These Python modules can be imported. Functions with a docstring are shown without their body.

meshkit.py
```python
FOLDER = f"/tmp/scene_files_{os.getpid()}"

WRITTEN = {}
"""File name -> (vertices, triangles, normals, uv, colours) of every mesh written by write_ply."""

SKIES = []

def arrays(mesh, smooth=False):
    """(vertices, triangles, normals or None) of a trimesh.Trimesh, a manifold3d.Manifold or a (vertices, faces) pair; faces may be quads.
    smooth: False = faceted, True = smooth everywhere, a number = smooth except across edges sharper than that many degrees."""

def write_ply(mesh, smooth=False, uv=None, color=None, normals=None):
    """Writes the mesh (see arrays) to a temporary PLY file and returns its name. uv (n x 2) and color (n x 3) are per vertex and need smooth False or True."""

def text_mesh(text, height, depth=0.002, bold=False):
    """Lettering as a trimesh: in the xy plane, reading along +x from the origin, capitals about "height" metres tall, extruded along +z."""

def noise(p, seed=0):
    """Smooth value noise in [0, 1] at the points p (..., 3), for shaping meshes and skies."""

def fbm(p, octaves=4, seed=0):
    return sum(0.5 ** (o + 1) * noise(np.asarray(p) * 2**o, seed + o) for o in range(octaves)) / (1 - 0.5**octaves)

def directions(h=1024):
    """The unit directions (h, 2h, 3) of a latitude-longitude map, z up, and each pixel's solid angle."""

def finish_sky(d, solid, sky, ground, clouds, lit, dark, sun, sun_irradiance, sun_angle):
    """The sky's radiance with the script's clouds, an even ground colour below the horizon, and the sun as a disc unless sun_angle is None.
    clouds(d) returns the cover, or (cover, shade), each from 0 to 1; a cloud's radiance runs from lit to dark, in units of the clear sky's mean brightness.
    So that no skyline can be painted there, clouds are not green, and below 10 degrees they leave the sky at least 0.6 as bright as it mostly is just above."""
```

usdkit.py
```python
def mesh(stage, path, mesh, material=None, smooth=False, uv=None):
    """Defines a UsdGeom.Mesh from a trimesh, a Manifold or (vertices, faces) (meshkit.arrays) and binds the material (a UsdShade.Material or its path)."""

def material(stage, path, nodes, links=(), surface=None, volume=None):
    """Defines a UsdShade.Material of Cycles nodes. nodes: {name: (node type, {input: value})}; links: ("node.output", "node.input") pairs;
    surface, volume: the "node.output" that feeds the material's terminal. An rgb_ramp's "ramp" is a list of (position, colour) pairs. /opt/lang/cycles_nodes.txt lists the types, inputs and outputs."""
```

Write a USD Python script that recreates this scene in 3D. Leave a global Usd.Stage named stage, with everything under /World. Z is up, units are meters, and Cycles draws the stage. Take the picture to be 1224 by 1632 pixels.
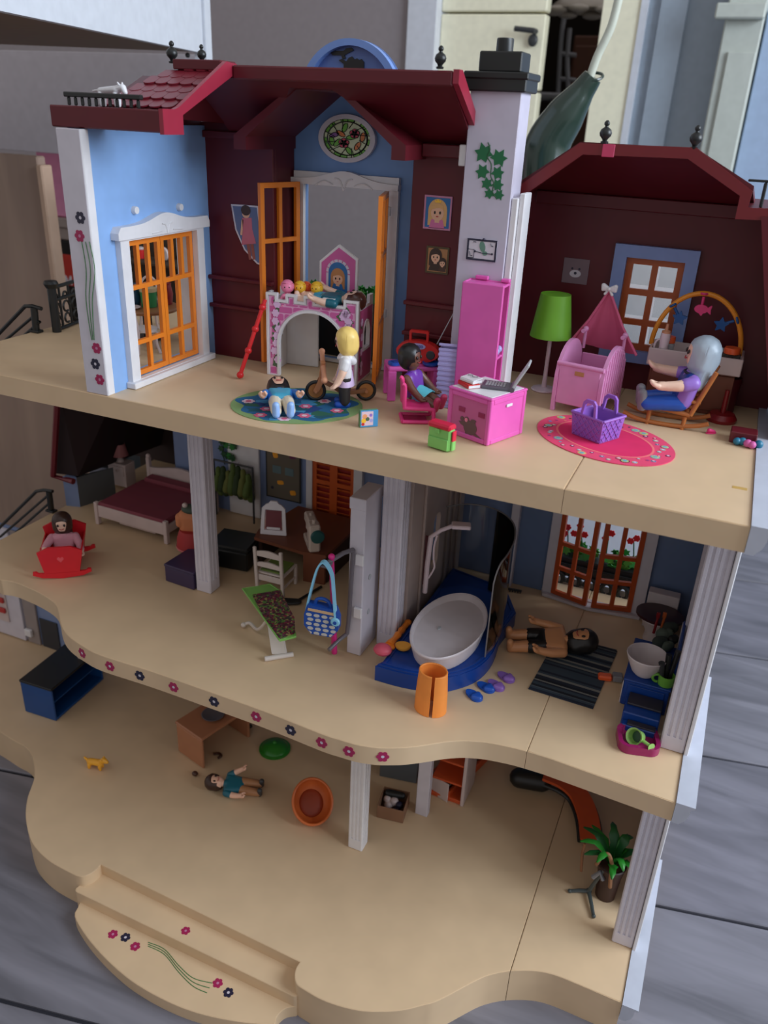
import math, random
import numpy as np, trimesh, manifold3d as m3, usdkit, meshkit
from shapely.geometry import Polygon, Point, box as sbox, LineString
from shapely import affinity
from shapely.ops import unary_union
from pxr import Usd, UsdGeom, UsdLux, UsdShade, Gf, Sdf, Vt
random.seed(5); np.random.seed(5)
stage = Usd.Stage.CreateInMemory()
W = UsdGeom.Xform.Define(stage, '/World')
# ---------------- camera
CR = np.array([[0.9156942, 0.3995452, 0.0432173], [0.2102093, -0.3845406, -0.8988552], [-0.3425144, 0.8321612, -0.4361097]])
CP = np.array([-0.041392, -0.587786, 0.788913])
FPX = 1303.148
cam = UsdGeom.Camera.Define(stage, '/World/camera')
_m = np.eye(4); _m[0, :3] = CR[0]; _m[1, :3] = -CR[1]; _m[2, :3] = -CR[2]; _m[3, :3] = CP
cam.AddTransformOp().Set(Gf.Matrix4d(*_m.ravel().tolist()))
cam.CreateHorizontalApertureAttr(24.0); cam.CreateVerticalApertureAttr(32.0)
cam.CreateFocalLengthAttr(24.0 * FPX / 1224)
cam.CreateFStopAttr(6.5); cam.CreateFocusDistanceAttr(0.80)
cam.CreateClippingRangeAttr(Gf.Vec2f(0.02, 100))
cam.CreateExposureAttr(0.0)
# ---------------- light: grey daylight of the room, two added area lights and one big window to the right of the photographer
dome = UsdLux.DomeLight.Define(stage, '/World/room_daylight')
dome.CreateIntensityAttr(0.14); dome.CreateColorAttr(Gf.Vec3f(1.0, 0.96, 0.96))
def area_light(name, pos, target, w, h, power, col):
    l = UsdLux.RectLight.Define(stage, '/World/' + name)
    z = np.array(pos, float) - np.array(target, float); z /= np.linalg.norm(z)
    x = np.cross([0, 0, 1.0], z); x /= np.linalg.norm(x); y = np.cross(z, x)
    mm = np.eye(4); mm[0, :3] = x; mm[1, :3] = y; mm[2, :3] = z; mm[3, :3] = pos
    l.AddTransformOp().Set(Gf.Matrix4d(*mm.ravel().tolist()))
    l.CreateWidthAttr(w); l.CreateHeightAttr(h); l.CreateIntensityAttr(power); l.CreateColorAttr(Gf.Vec3f(*col))
area_light('window_light', (1.5, 0.02, 1.40), (-0.4, 0.05, 0.6), 1.0, 1.1, 11.0, (0.80, 0.92, 1.06))
area_light('added_overhead_light', (-0.2, -0.62, 1.75), (-0.3, 0.0, 0.4), 1.1, 0.6, 0.55, (0.80, 0.9, 1.05))  # added close light above the front of the house, no real window there
area_light('added_rear_light', (1.7, 0.95, 1.45), (-0.4, 1.1, 0.7), 1.0, 1.2, 4.6, (0.95, 0.97, 1.0))  # added light that lifts the background and the back of the house


def at(u, v, x=None, y=None, z=None):
    """The point of a plane x=, y= or z= that a pixel of the 1224x1632 photograph shows."""
    d = CR.T @ np.array([(u - 612) / FPX, (v - 816) / FPX, 1.0])
    s = (z - CP[2]) / d[2] if z is not None else (y - CP[1]) / d[1] if y is not None else (x - CP[0]) / d[0]
    return CP + s * d

# ---------------- materials
LIB = {}
def s2l(c):
    return tuple(((x / 255) / 12.92 if x / 255 <= .04045 else ((x / 255 + .055) / 1.055) ** 2.4) for x in c)
def mat(name, rgb, rough=0.38, spec=0.5, noise=0.0, scale=60, metal=0.0, trans=0.0, sss=0.0):
    """Moulded plastic (or other plain) surface, colour in sRGB 0..255; noise: mottling of the colour."""
    if name in LIB: return LIB[name]
    c = s2l(rgb)
    n = {'p': ('principled_bsdf', {'base_color': c, 'roughness': rough, 'specular_ior_level': spec, 'metallic': metal})}
    if trans: n['p'][1]['transmission_weight'] = trans
    L = []
    n['g'] = ('geometry', {}); n['n'] = ('noise_texture', {'scale': scale, 'detail': 3})
    a = max(noise, 0.04)
    n['r'] = ('rgb_ramp', {'ramp': [(0.3, tuple(x * (1 - a) for x in c)), (0.7, tuple(min(1, x * (1 + a)) for x in c))]})
    L += [('g.position', 'n.vector'), ('n.fac', 'r.fac'), ('r.color', 'p.base_color')]
    LIB[name] = usdkit.material(stage, '/World/Looks/' + name, n, L, surface='p.BSDF')
    return LIB[name]
def wood(name, c1, c2, sc=(1, 12, 12), rough=.5, dark=None):
    n = {'g': ('geometry', {}), 'm': ('mapping', {'scale': sc}), 'n': ('noise_texture', {'scale': 3.0, 'detail': 5, 'distortion': .6}),
         'r': ('rgb_ramp', {'ramp': [(.3, s2l(c1)), (.68, s2l(c2))]}), 'p': ('principled_bsdf', {'roughness': rough})}
    LIB[name] = usdkit.material(stage, '/World/Looks/' + name, n, [('g.position', 'm.vector'), ('m.vector', 'n.vector'), ('n.fac', 'r.fac'), ('r.color', 'p.base_color')], surface='p.BSDF')
    return LIB[name]
def speckle(name, cols, scale, rough=.6):
    """Printed cloth or card: a few flat colours in blotches."""
    n = {'g': ('texture_coordinate', {}), 'v': ('voronoi_texture', {'scale': scale}), 's': ('separate_color', {}),
         'r': ('rgb_ramp', {'interpolate': False, 'ramp': [(i / len(cols), s2l(c)) for i, c in enumerate(cols)]}), 'p': ('principled_bsdf', {'roughness': rough})}
    LIB[name] = usdkit.material(stage, '/World/Looks/' + name, n, [('g.object', 'v.vector'), ('v.color', 's.color'), ('s.r', 'r.fac'), ('r.color', 'p.base_color')], surface='p.BSDF')
    return LIB[name]
LIB['clear'] = usdkit.material(stage, '/World/Looks/clear', {'t': ('transparent_bsdf', {'color': (.86, .88, .88)}), 'g': ('glossy_bsdf', {'roughness': .06, 'color': (.9, .9, .9)}), 'f': ('fresnel', {'IOR': 1.4}), 'x': ('mix_closure', {})},
    [('f.fac', 'x.fac'), ('t.BSDF', 'x.closure1'), ('g.BSDF', 'x.closure2')], surface='x.closure')
C = dict(cream=(214, 185, 148), white=(226, 224, 226), lilac=(208, 203, 212), maroon=(92, 22, 32), maroond=(70, 20, 27), rim=(150, 36, 58), blue=(138, 176, 226), bluew=(104, 124, 160), orange=(232, 130, 38), rust=(176, 86, 38),  # rim: maroon with the side light on the roof edges mixed in
    black=(28, 30, 30), dgrey=(58, 60, 62), grey=(128, 128, 132), lgrey=(180, 182, 186), pink=(232, 96, 186), pinkl=(240, 160, 214), hot=(238, 40, 112), magenta=(176, 24, 104), red=(214, 32, 36), dred=(130, 22, 28),
    green=(112, 200, 60), lime=(128, 196, 104), dgreen=(34, 78, 44), leaf=(44, 128, 52), sky=(120, 206, 232), aqua=(98, 200, 214), navy=(28, 64, 150), royal=(28, 82, 178), purple=(150, 112, 200), dpurple=(66, 52, 88), lav=(172, 166, 216),
    skin=(236, 186, 158), skinl=(240, 200, 176), tan=(214, 160, 112), brownskin=(104, 66, 50), bronze=(208, 146, 100), hairblk=(26, 24, 24), hairbr=(58, 36, 28), blond=(240, 206, 118), hairgrey=(168, 182, 194), brown=(128, 82, 52), lbrown=(190, 128, 86), chair=(196, 116, 52),
    dbrown=(74, 44, 32), teal=(20, 96, 112), tealb=(30, 110, 140), yellow=(250, 196, 54), amber=(246, 168, 46), beige=(206, 186, 160), card=(176, 132, 94), peach=(236, 160, 112), towel=(246, 150, 74), eye=(30, 18, 16), lip=(176, 60, 62), plum=(108, 42, 82), ink=(36, 34, 58), pinkp=(196, 128, 160), blanket=(150, 78, 92), stem=(70, 120, 70))
def M(k, **kw):
    return LIB.get(k) or mat(k, C[k], **kw)
mat('cream', C['cream'], .5, .6, .035, 25); mat('maroon', C['maroon'], .42, .4, .08, 30); mat('maroond', C['maroond'], .5, .3, .08, 30)

# ---------------- prims
used = {}
def numbered(parent, name):
    k = (parent, name); n = used.get(k, -1) + 1; used[k] = n
    return name if n == 0 else '%s_%03d' % (name, n)
def tag(prim, label=None, cat=None, group=None, kind=None):
    for k, v in (('label', label), ('category', cat), ('group', group), ('kind', kind)):
        if v: prim.SetCustomDataByKey(k, v)
    return prim
def mx(loc=(0, 0, 0), rz=0, rx=0, ry=0, s=1.0):
    T = trimesh.transformations
    return T.translation_matrix(loc) @ T.rotation_matrix(math.radians(rz), [0, 0, 1]) @ T.rotation_matrix(math.radians(ry), [0, 1, 0]) @ T.rotation_matrix(math.radians(rx), [1, 0, 0]) @ np.diag([s, s, s, 1])
def thing(name, label, cat, m=None, group=None, kind=None):
    """An Xform at the thing's base; m: 4x4 placing its local axes."""
    p = '/World/' + numbered('/World', name)
    x = UsdGeom.Xform.Define(stage, p)
    m = np.eye(4) if m is None else (mx(m) if np.ndim(m) == 1 else m)
    x.AddTransformOp().Set(Gf.Matrix4d(*np.asarray(m).T.ravel().tolist()))
    tag(x.GetPrim(), label, cat, group, kind)
    return p
def part(parent, name, mesh, material, smooth=35, label=None, kind=None):
    p = parent + '/' + numbered(parent, name)
    o = usdkit.mesh(stage, p, mesh, M(material) if isinstance(material, str) else material, smooth)
    tag(o.GetPrim(), label, None, None, kind)
    return p
def solo(name, mesh, material, label=None, cat=None, m=None, group=None, kind=None, smooth=35):
    p = part('/World', name, mesh, material, smooth)
    pr = stage.GetPrimAtPath(p)
    if m is not None: UsdGeom.Xformable(pr).AddTransformOp().Set(Gf.Matrix4d(*(mx(m) if np.ndim(m) == 1 else np.asarray(m)).T.ravel().tolist()))
    tag(pr, label, cat, group, kind)
    return p
# ---------------- shapes
cat_ = trimesh.util.concatenate
def J(*a): return cat_([x for x in a])
def X(mesh, m):
    q = mesh.copy(); q.apply_transform(m); return q
def mv(mesh, x=0, y=0, z=0): return X(mesh, mx((x, y, z)))
def bx(x0, x1, y0, y1, z0, z1, b=.0007):
    """Box between two corners with chamfered edges."""
    lo = np.array([min(x0, x1), min(y0, y1), min(z0, z1)]); hi = np.array([max(x0, x1), max(y0, y1), max(z0, z1)])
    b = min(b, (hi - lo).min() * .3); P = []
    for k in range(3):
        l, h = lo + b, hi - b; l[k], h[k] = lo[k], hi[k]
        P += [[(l, h)[i][0], (l, h)[j][1], (l, h)[q][2]] for i in (0, 1) for j in (0, 1) for q in (0, 1)]
    return trimesh.convex.convex_hull(np.array(P))
def rod(p, q, r, r2=None, n=12, cap=True):
    p, q = np.array(p, float), np.array(q, float); r2 = r if r2 is None else r2
    return tube([p, q], [r, r2], n)
def tube(pts, r, n=10, closed=False):
    """Round bar along a polyline; r: a radius or one per point."""
    P = np.array(pts, float); k = len(P); r = np.broadcast_to(np.asarray(r, float), (k,))
    T = np.gradient(P, axis=0) if k > 2 else np.array([P[1] - P[0]] * 2)
    if closed: T = np.roll(P, -1, 0) - np.roll(P, 1, 0)
    T /= np.linalg.norm(T, axis=1)[:, None]
    a = np.array([0, 0, 1.0]) if abs(T[0][2]) < .9 else np.array([1.0, 0, 0])
    u = np.cross(T[0], a); u /= np.linalg.norm(u); V = []
    th = np.linspace(0, 2 * math.pi, n, endpoint=False)
    for i in range(k):
        u = u - T[i] * (u @ T[i]); u /= np.linalg.norm(u); w = np.cross(T[i], u)
        V.append(P[i] + r[i] * (np.cos(th)[:, None] * u + np.sin(th)[:, None] * w))
    V = np.vstack(V); F = []
    for i in range(k if closed else k - 1):
        for j in range(n):
            a_, b_, c_, d_ = i * n + j, i * n + (j + 1) % n, ((i + 1) % k) * n + (j + 1) % n, ((i + 1) % k) * n + j
            F += [[a_, b_, c_], [a_, c_, d_]]
    if not closed:
        V = np.vstack([V, P[:1], P[-1:]]); s, e = len(V) - 2, len(V) - 1
        for j in range(n): F += [[s, (j + 1) % n, j], [e, (k - 1) * n + j, (k - 1) * n + (j + 1) % n]]
    return trimesh.Trimesh(V, F, process=False)
def arc(c, r, a0, a1, n=12, axes=((1, 0, 0), (0, 0, 1)), r2=None):
    a = np.radians(np.linspace(a0, a1, n)); U, V_ = np.array(axes[0], float), np.array(axes[1], float); r2 = r2 or r
    return [np.array(c, float) + r * math.cos(t) * U + r2 * math.sin(t) * V_ for t in a]
def lathe(prof, n=28):
    P = np.array(prof, float); k = len(P); th = np.linspace(0, 2 * math.pi, n, endpoint=False); V, F = [], []
    for r, z in P: V += [[r * math.cos(t), r * math.sin(t), z] for t in th]
    for i in range(k - 1):
        for j in range(n):
            a, b, c, d = i * n + j, i * n + (j + 1) % n, (i + 1) * n + (j + 1) % n, (i + 1) * n + j
            F += [[a, b, c], [a, c, d]]
    m = trimesh.Trimesh(V, F); m.update_faces(m.nondegenerate_faces()); return m
def ext(poly, h, b=0):
    """Extrudes a shapely polygon (or a list of xy points) upwards by h."""
    if not hasattr(poly, 'geom_type'): poly = Polygon(poly)
    if not poly.is_valid: poly = poly.buffer(0)
    gs = getattr(poly, 'geoms', [poly])
    return cat_([trimesh.creation.extrude_polygon(g, h, engine='earcut') for g in gs if g.area > 1e-12])
def ball(c, r, n=2):
    m = trimesh.creation.icosphere(n); m.apply_transform(np.diag([*np.broadcast_to(r, 3), 1])); m.apply_translation(c); return m
def hullof(*sp, n=12):
    """Convex hull of spheres (x, y, z, r)."""
    P = [];
    u = trimesh.creation.icosphere(1).vertices
    for x, y, z, r in sp: P.append(np.array([x, y, z]) + r * u)
    return trimesh.convex.convex_hull(np.vstack(P))
def chain(*sp):
    return [hullof(sp[i], sp[i + 1]) for i in range(len(sp) - 1)]
def man(m):
    m = m.copy(); m.merge_vertices()
    return m3.Manifold(m3.Mesh(m.vertices.astype(np.float32), m.faces.astype(np.uint32)))
def tri(M_):
    q = M_.to_mesh(); return trimesh.Trimesh(q.vert_properties[:, :3], q.tri_verts)
def union(*ms):
    return tri(m3.Manifold.batch_boolean([man(m) for m in ms], m3.OpType.Add))
def cut(a, *bs):
    return tri(man(a) - m3.Manifold.batch_boolean([man(b) for b in bs], m3.OpType.Add))
def fluid(ms, edge=.0022, it=6):
    """One smooth skin over overlapping convex pieces."""
    q = tri(m3.Manifold.batch_boolean([man(m) for m in ms], m3.OpType.Add).refine_to_length(edge))
    q.merge_vertices(); trimesh.smoothing.filter_taubin(q, .5, .52, iterations=it); return q
def plane_m(o, ux, uy):
    """Matrix taking local x, y, z to a plane at o with axes ux, uy and their normal."""
    ux = np.array(ux, float); ux /= np.linalg.norm(ux); uy = np.array(uy, float); uy = uy - ux * (ux @ uy); uy /= np.linalg.norm(uy)
    m = np.eye(4); m[:3, 0], m[:3, 1], m[:3, 2], m[:3, 3] = ux, uy, np.cross(ux, uy), o; return m
FRONT = lambda o: plane_m(o, (1, 0, 0), (0, 0, 1))      # local x right, y up, z towards the viewer (-y)
RIGHT = lambda o: plane_m(o, (0, 1, 0), (0, 0, 1))      # faces +x
def flower(r, hole=True):
    p = unary_union([Point(r * .62 * math.cos(t), r * .62 * math.sin(t)).buffer(r * .36, 8) for t in np.radians(np.arange(6) * 60)] + [Point(0, 0).buffer(r * .55)])
    return p.difference(Point(0, 0).buffer(r * .28)) if hole else p
def oval(a, b, c=(0, 0), n=16): return affinity.translate(affinity.scale(Point(0, 0).buffer(1, n), a, b), *c)
def rrect(w, h, r, c=(0, 0)): return affinity.translate(sbox(-w / 2 + r, -h / 2 + r, w / 2 - r, h / 2 - r).buffer(r, 6), *c)
def spline(P, n=8, closed=False):
    P = np.array(P, float); out = []; k = len(P)
    for i in range(k if closed else k - 1):
        p0, p1, p2, p3 = (P[(i + j) % k] if closed else P[min(max(i + j, 0), k - 1)] for j in (-1, 0, 1, 2))
        for t in np.linspace(0, 1, n, endpoint=False):
            out.append(.5 * (2 * p1 + (p2 - p0) * t + (2 * p0 - 5 * p1 + 4 * p2 - p3) * t * t + (3 * p1 - p0 - 3 * p2 + p3) * t ** 3))
    if not closed: out.append(P[-1])
    return np.array(out)
F1, F2, F3, TH = 0.0, 0.27, 0.54, 0.0208      # tops of the three dollhouse floors, slab thickness
mat('girl_blue', (48, 120, 196)); mat('cream_cloth', (226, 214, 190)); mat('sky_sole', (150, 186, 240)); mat('tealgrey', (70, 160, 190)); mat('lilac_cloth', (214, 190, 226)); mat('dgrey_leg', (44, 42, 42)); mat('violet_top', (110, 58, 160)); mat('hot_shoe', (206, 66, 110)); mat('tan_leg', (168, 118, 80))
speckle('pink_pattern', [(214, 130, 150), (236, 190, 196), (150, 60, 84)], 300)
mat('shingle_red', (124, 30, 46)); mat('chim_white', (196, 190, 206))
mat('orange_red', (236, 96, 46)); mat('hairbr2', (74, 44, 36), .18); mat('rug_pink', (214, 96, 130), .7); mat('rug_pale', (226, 196, 206), .7); mat('peach_wood', (206, 146, 112), .5); mat('pink_plastic', (224, 96, 178)); mat('pink_hot', (224, 62, 130)); mat('red_plastic', (206, 36, 34)); mat('dslot', (150, 30, 86)); mat('dgrey_p', (92, 86, 96)); mat('hot_red', (206, 30, 62))
mat('rug_coral2', (206, 110, 110), .7); mat('cloth_green', (84, 104, 48), .8); mat('cloth_dgreen', (48, 66, 34), .8); mat('cloth_olive', (104, 110, 52), .8); mat('rimd', (110, 30, 40)); mat('desk_brown', (120, 66, 42), .5); mat('desk_dark', (58, 34, 26), .6); mat('mirror_white', (236, 234, 240)); mat('machine_white', (206, 190, 178)); mat('tealgrey2', (96, 120, 124), .6); mat('seat_green', (108, 134, 58)); mat('lime_board', (124, 178, 84)); mat('board_leg', (206, 194, 184)); mat('rail_grey', (104, 98, 104), .35); mat('magenta_p', (206, 38, 124)); mat('bag_blue', (24, 74, 160)); mat('bag_dot', (190, 186, 180), .6); mat('strap_blue', (136, 200, 228))
mat('screen_edge', (120, 118, 120), .2); mat('towel_orange', (244, 146, 62), .55); mat('slip_blue', (28, 84, 180)); mat('slip_purple', (140, 100, 180)); mat('basin_white', (210, 200, 202)); mat('mug_green', (112, 176, 66)); mat('mug_lime', (150, 196, 104)); mat('sage', (86, 100, 88), .8); mat('sage_d', (56, 66, 60), .8); mat('magenta_tray', (150, 28, 92), .25); mat('bush_green', (74, 140, 44))
mat('pinkwhite', (224, 206, 212))
mat('mobile_blue', (20, 84, 150)); mat('mobile_pink', (226, 56, 122)); mat('orange_arch', (236, 150, 44)); mat('teal_soft', (90, 130, 144))
mat('tan_desk', (176, 118, 84), .45); mat('shelf_orange', (206, 84, 36), .5); mat('fern_green', (40, 132, 40)); mat('fern_dark', (28, 92, 42)); mat('tripod_grey', (70, 78, 78), .35); mat('cup_blue', (22, 74, 136)); mat('olive', (82, 70, 44), .6); mat('chair_white', (206, 194, 188))
mat('cornice_white', (188, 192, 204))
# ================= THE ROOM
ZR = -0.048
wood('oak_grey', (96, 95, 102), (132, 130, 139), (1.2, 9, 9), .5)
wood('oak_grey_b', (93, 92, 100), (126, 124, 134), (1.6, 8, 8), .5)
wood('birch', (150, 126, 112), (172, 146, 128), (5, 5, .7), .6)
mat('wall_paint', (150, 142, 144), .8, .2); mat('cream_paint', (248, 244, 216), .55, .3); mat('white_paint', (214, 218, 226), .5, .3); mat('bluegrey_paint', (160, 172, 184), .6, .3); mat('greenish_white', (186, 192, 184), .6, .3)
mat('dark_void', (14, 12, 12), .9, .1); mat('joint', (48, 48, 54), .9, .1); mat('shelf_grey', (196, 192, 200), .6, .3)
fl = thing('floor', 'grey wood-look plank floor around the dollhouse', None, kind='structure')
dx_ = np.array([1, .2]) / math.hypot(1, .2); rzp = math.degrees(math.atan2(.2, 1))
part(fl, 'underfloor', mv(bx(-3, 2.5, -2.2, 3.2, -.012, -.0035), 0, 0, ZR), 'joint')
PW = .293 * math.cos(math.radians(rzp))
k = 0
for i in range(-4, 9):
    yc = -.11 + .293 * i
    for j in range(-3, 3):
        L = 1.25; off = (i * .47 + .2) % 1.25
        a = np.array([.05, yc]) + dx_ * (j * L + off)
        m = mx((a[0], a[1], ZR), rzp)
        part(fl, 'plank', X(bx(.001, L - .001, .0022, PW - .0022, -.008, 0, .0012), m), 'oak_grey' if (i + j) % 2 else 'oak_grey_b'); k += 1
# ---- far wall with an open door
YW = 1.6
bw = thing('wall_back', 'warm grey wall behind the dollhouse with a doorway', None, kind='structure')
xa, xb = at(652, 50, y=YW)[0], at(868, 30, y=YW)[0]; xc = at(957, 50, y=YW)[0]; xd = at(1020, 50, y=YW)[0]; xe = at(1148, 60, y=YW)[0]
part(bw, 'wall_panel', bx(-3, xa, YW, YW + .08, ZR, 1.9), 'wall_paint')
xs_ = [xd + (xe - xd) * k for k in (0, .22, .55, 1)]
part(bw, 'wall_panel', bx(xd, 1.9, YW, YW + .08, ZR, 1.9), 'bluegrey_paint')
part(bw, 'trim', bx(xd - .004, xd + .012, YW - .018, YW, ZR, 1.9), 'white_paint')
part(bw, 'trim', bx(xs_[1], xs_[2], YW - .016, YW, ZR, 1.9), 'bluegrey_paint')
xj = at(697, 50, y=YW)[0]
part(bw, 'door_jamb', bx(xa, xj, YW - .015, YW + .08, ZR, 1.9), 'white_paint')
part(bw, 'door_jamb', bx(xc, xd, YW - .012, YW + .1, ZR, 1.9), 'cream_paint')
dr = thing('door_1', 'cream door leaf with black lever handle', None, kind='structure')
for z0, z1 in ((ZR, .585), (.59, .855), (.86, 1.02), (1.025, 1.5)):
    part(dr, 'door_panel', bx(xj, xb - .002, YW + .02, YW + .06, z0, z1, .003), 'cream_paint')
h = at(838, 47, y=YW + .01); part(dr, 'door_handle', J(tube([h + (.025, 0, -.004), h + (.024, -.02, -.004), h + (-.022, -.02, 0)], .006), mv(ball((0, 0, 0), (.012, .006, .014)), *(h + (.02, 0, -.022)))), 'dgrey')
# the next room seen through the doorway
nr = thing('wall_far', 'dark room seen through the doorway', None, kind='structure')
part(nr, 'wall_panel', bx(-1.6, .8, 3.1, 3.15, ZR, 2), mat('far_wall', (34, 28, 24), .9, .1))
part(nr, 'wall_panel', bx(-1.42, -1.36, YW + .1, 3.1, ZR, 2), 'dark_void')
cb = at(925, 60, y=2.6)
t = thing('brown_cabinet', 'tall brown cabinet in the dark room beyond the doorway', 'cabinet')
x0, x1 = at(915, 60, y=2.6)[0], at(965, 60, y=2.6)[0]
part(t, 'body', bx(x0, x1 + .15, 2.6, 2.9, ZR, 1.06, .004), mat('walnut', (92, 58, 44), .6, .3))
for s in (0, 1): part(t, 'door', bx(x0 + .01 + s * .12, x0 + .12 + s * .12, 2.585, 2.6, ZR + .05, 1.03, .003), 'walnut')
t = thing('white_metal_chair', 'pale metal high-backed chair in the dark room beyond the doorway', 'chair')
def P(u, v, y=2.2): return at(u, v, y=y)
part(t, 'back_frame', tube(spline([P(888, 190), P(892, 100), P(897, 40), P(905, 8)], 6), .007), 'grey')
part(t, 'back_frame', tube(spline([P(908, 178), P(904, 100), P(908, 45)], 6), .007), 'grey')
for v in (85, 125): part(t, 'slat', rod(P(890, v), P(918, v + 3), .006), 'grey')
part(t, 'leg', rod(P(888, 150), P(888, 150) * [1, 1, 0] + [0, 0, ZR], .008), 'grey'); part(t, 'leg', rod(P(908, 160), P(908, 160) * [1, 1, 0] + [0, 0, ZR], .008), 'grey')
part(t, 'seat', X(bx(-.16, .06, -.1, .1, -.02, 0, .006), mx(P(908, 150))), 'grey')
t = thing('glass_bowl_lamp', 'scalloped clear bowl lamp at the top of the doorway', 'lamp', mx(at(935, 8, y=1.9)))
part(t, 'bowl', lathe([(.01, .03), (.05, .025), (.085, 0), (.09, -.012), (.086, -.014), (.05, .018)], 24), mat('frosted', (196, 186, 176), .3))
for k in range(8): part(t, 'scallop', ball((.086 * math.cos(k * .785), .086 * math.sin(k * .785), -.016), (.026, .026, .009)), 'frosted')
part(t, 'cord', rod((0, 0, .02), (0, 0, .35), .004), 'grey')
# ---- right: pale cupboard and blue panel beside the wall
t = thing('white_cupboard', 'tall greenish white cupboard at the right behind the dollhouse', 'cupboard')
YC = 1.5
x0, x1, x2 = at(1150, 60, y=YC)[0], at(1212, 60, y=YC)[0], at(1218, 60, y=YC)[0]
part(t, 'body', bx(x0, x1, YC, YC + .095, ZR, 1.12, .003), 'greenish_white')
part(t, 'door', bx(x0 + (x1 - x0) * .24, x1 - .002, YC - .008, YC, ZR + .02, .94, .002), 'greenish_white')
a = at(1158, 32, y=YC); part(t, 'cornice', bx(x0 - .02, x1, YC - .03, YC - .0005, a[2], a[2] + .028, .003), 'greenish_white')
t = thing('blue_wardrobe', 'pale blue wardrobe beside the tall white cupboard, at the right edge', 'wardrobe')
part(t, 'body', bx(x1 + .002, x1 + .5, YC + .03, YC + .095, ZR, 1.02, .003), mat('pale_blue_paint', (160, 180, 208), .6, .3)); part(t, 'door', bx(x1 + .004, x1 + .25, YC + .022, YC + .0297, ZR + .03, 1.0, .002), 'pale_blue_paint')
# ---- green vase with pale tube
t = thing('green_vase', 'large dark green curved glass vase holding a long pale stem', 'vase')
Yv = .72
def V(u, v, y=Yv): return at(u, v, y=y)
sp = spline([V(868, 300), V(872, 235), V(897, 190), V(925, 150), V(945, 122)], 7)
rr = np.interp(np.linspace(0, 1, len(sp)), [0, .25, .55, .8, 1], [.036, .034, .028, .017, .0135])
part(t, 'body', tube(sp, rr, 24), mat('green_glass', (40, 58, 50), .18, .6))
part(t, 'lip', tube(arc(sp[-1], .0135, 0, 360, 20, ((1, 0, 0), (0, .9, .4)))[:-1], .002, 6, True), 'green_glass')
part(t, 'foot', lathe([(.0, ZR), (.05, ZR), (.05, ZR + .01), (.03, .4), (.034, sp[0][2])], 20).apply_transform(mx((sp[0][0], sp[0][1], 0))), 'green_glass')
part(t, 'stem', tube(spline([V(938, 130), V(952, 90), V(975, 40), V(990, -20)], 6), .0058, 12), mat('pale_stem', (196, 200, 184), .5), label='long pale grey-green stem')
part(t, 'leaf', tube(spline([V(930, 142), V(936, 125), V(937, 118)], 4), .003, 8), 'pale_stem')
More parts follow.
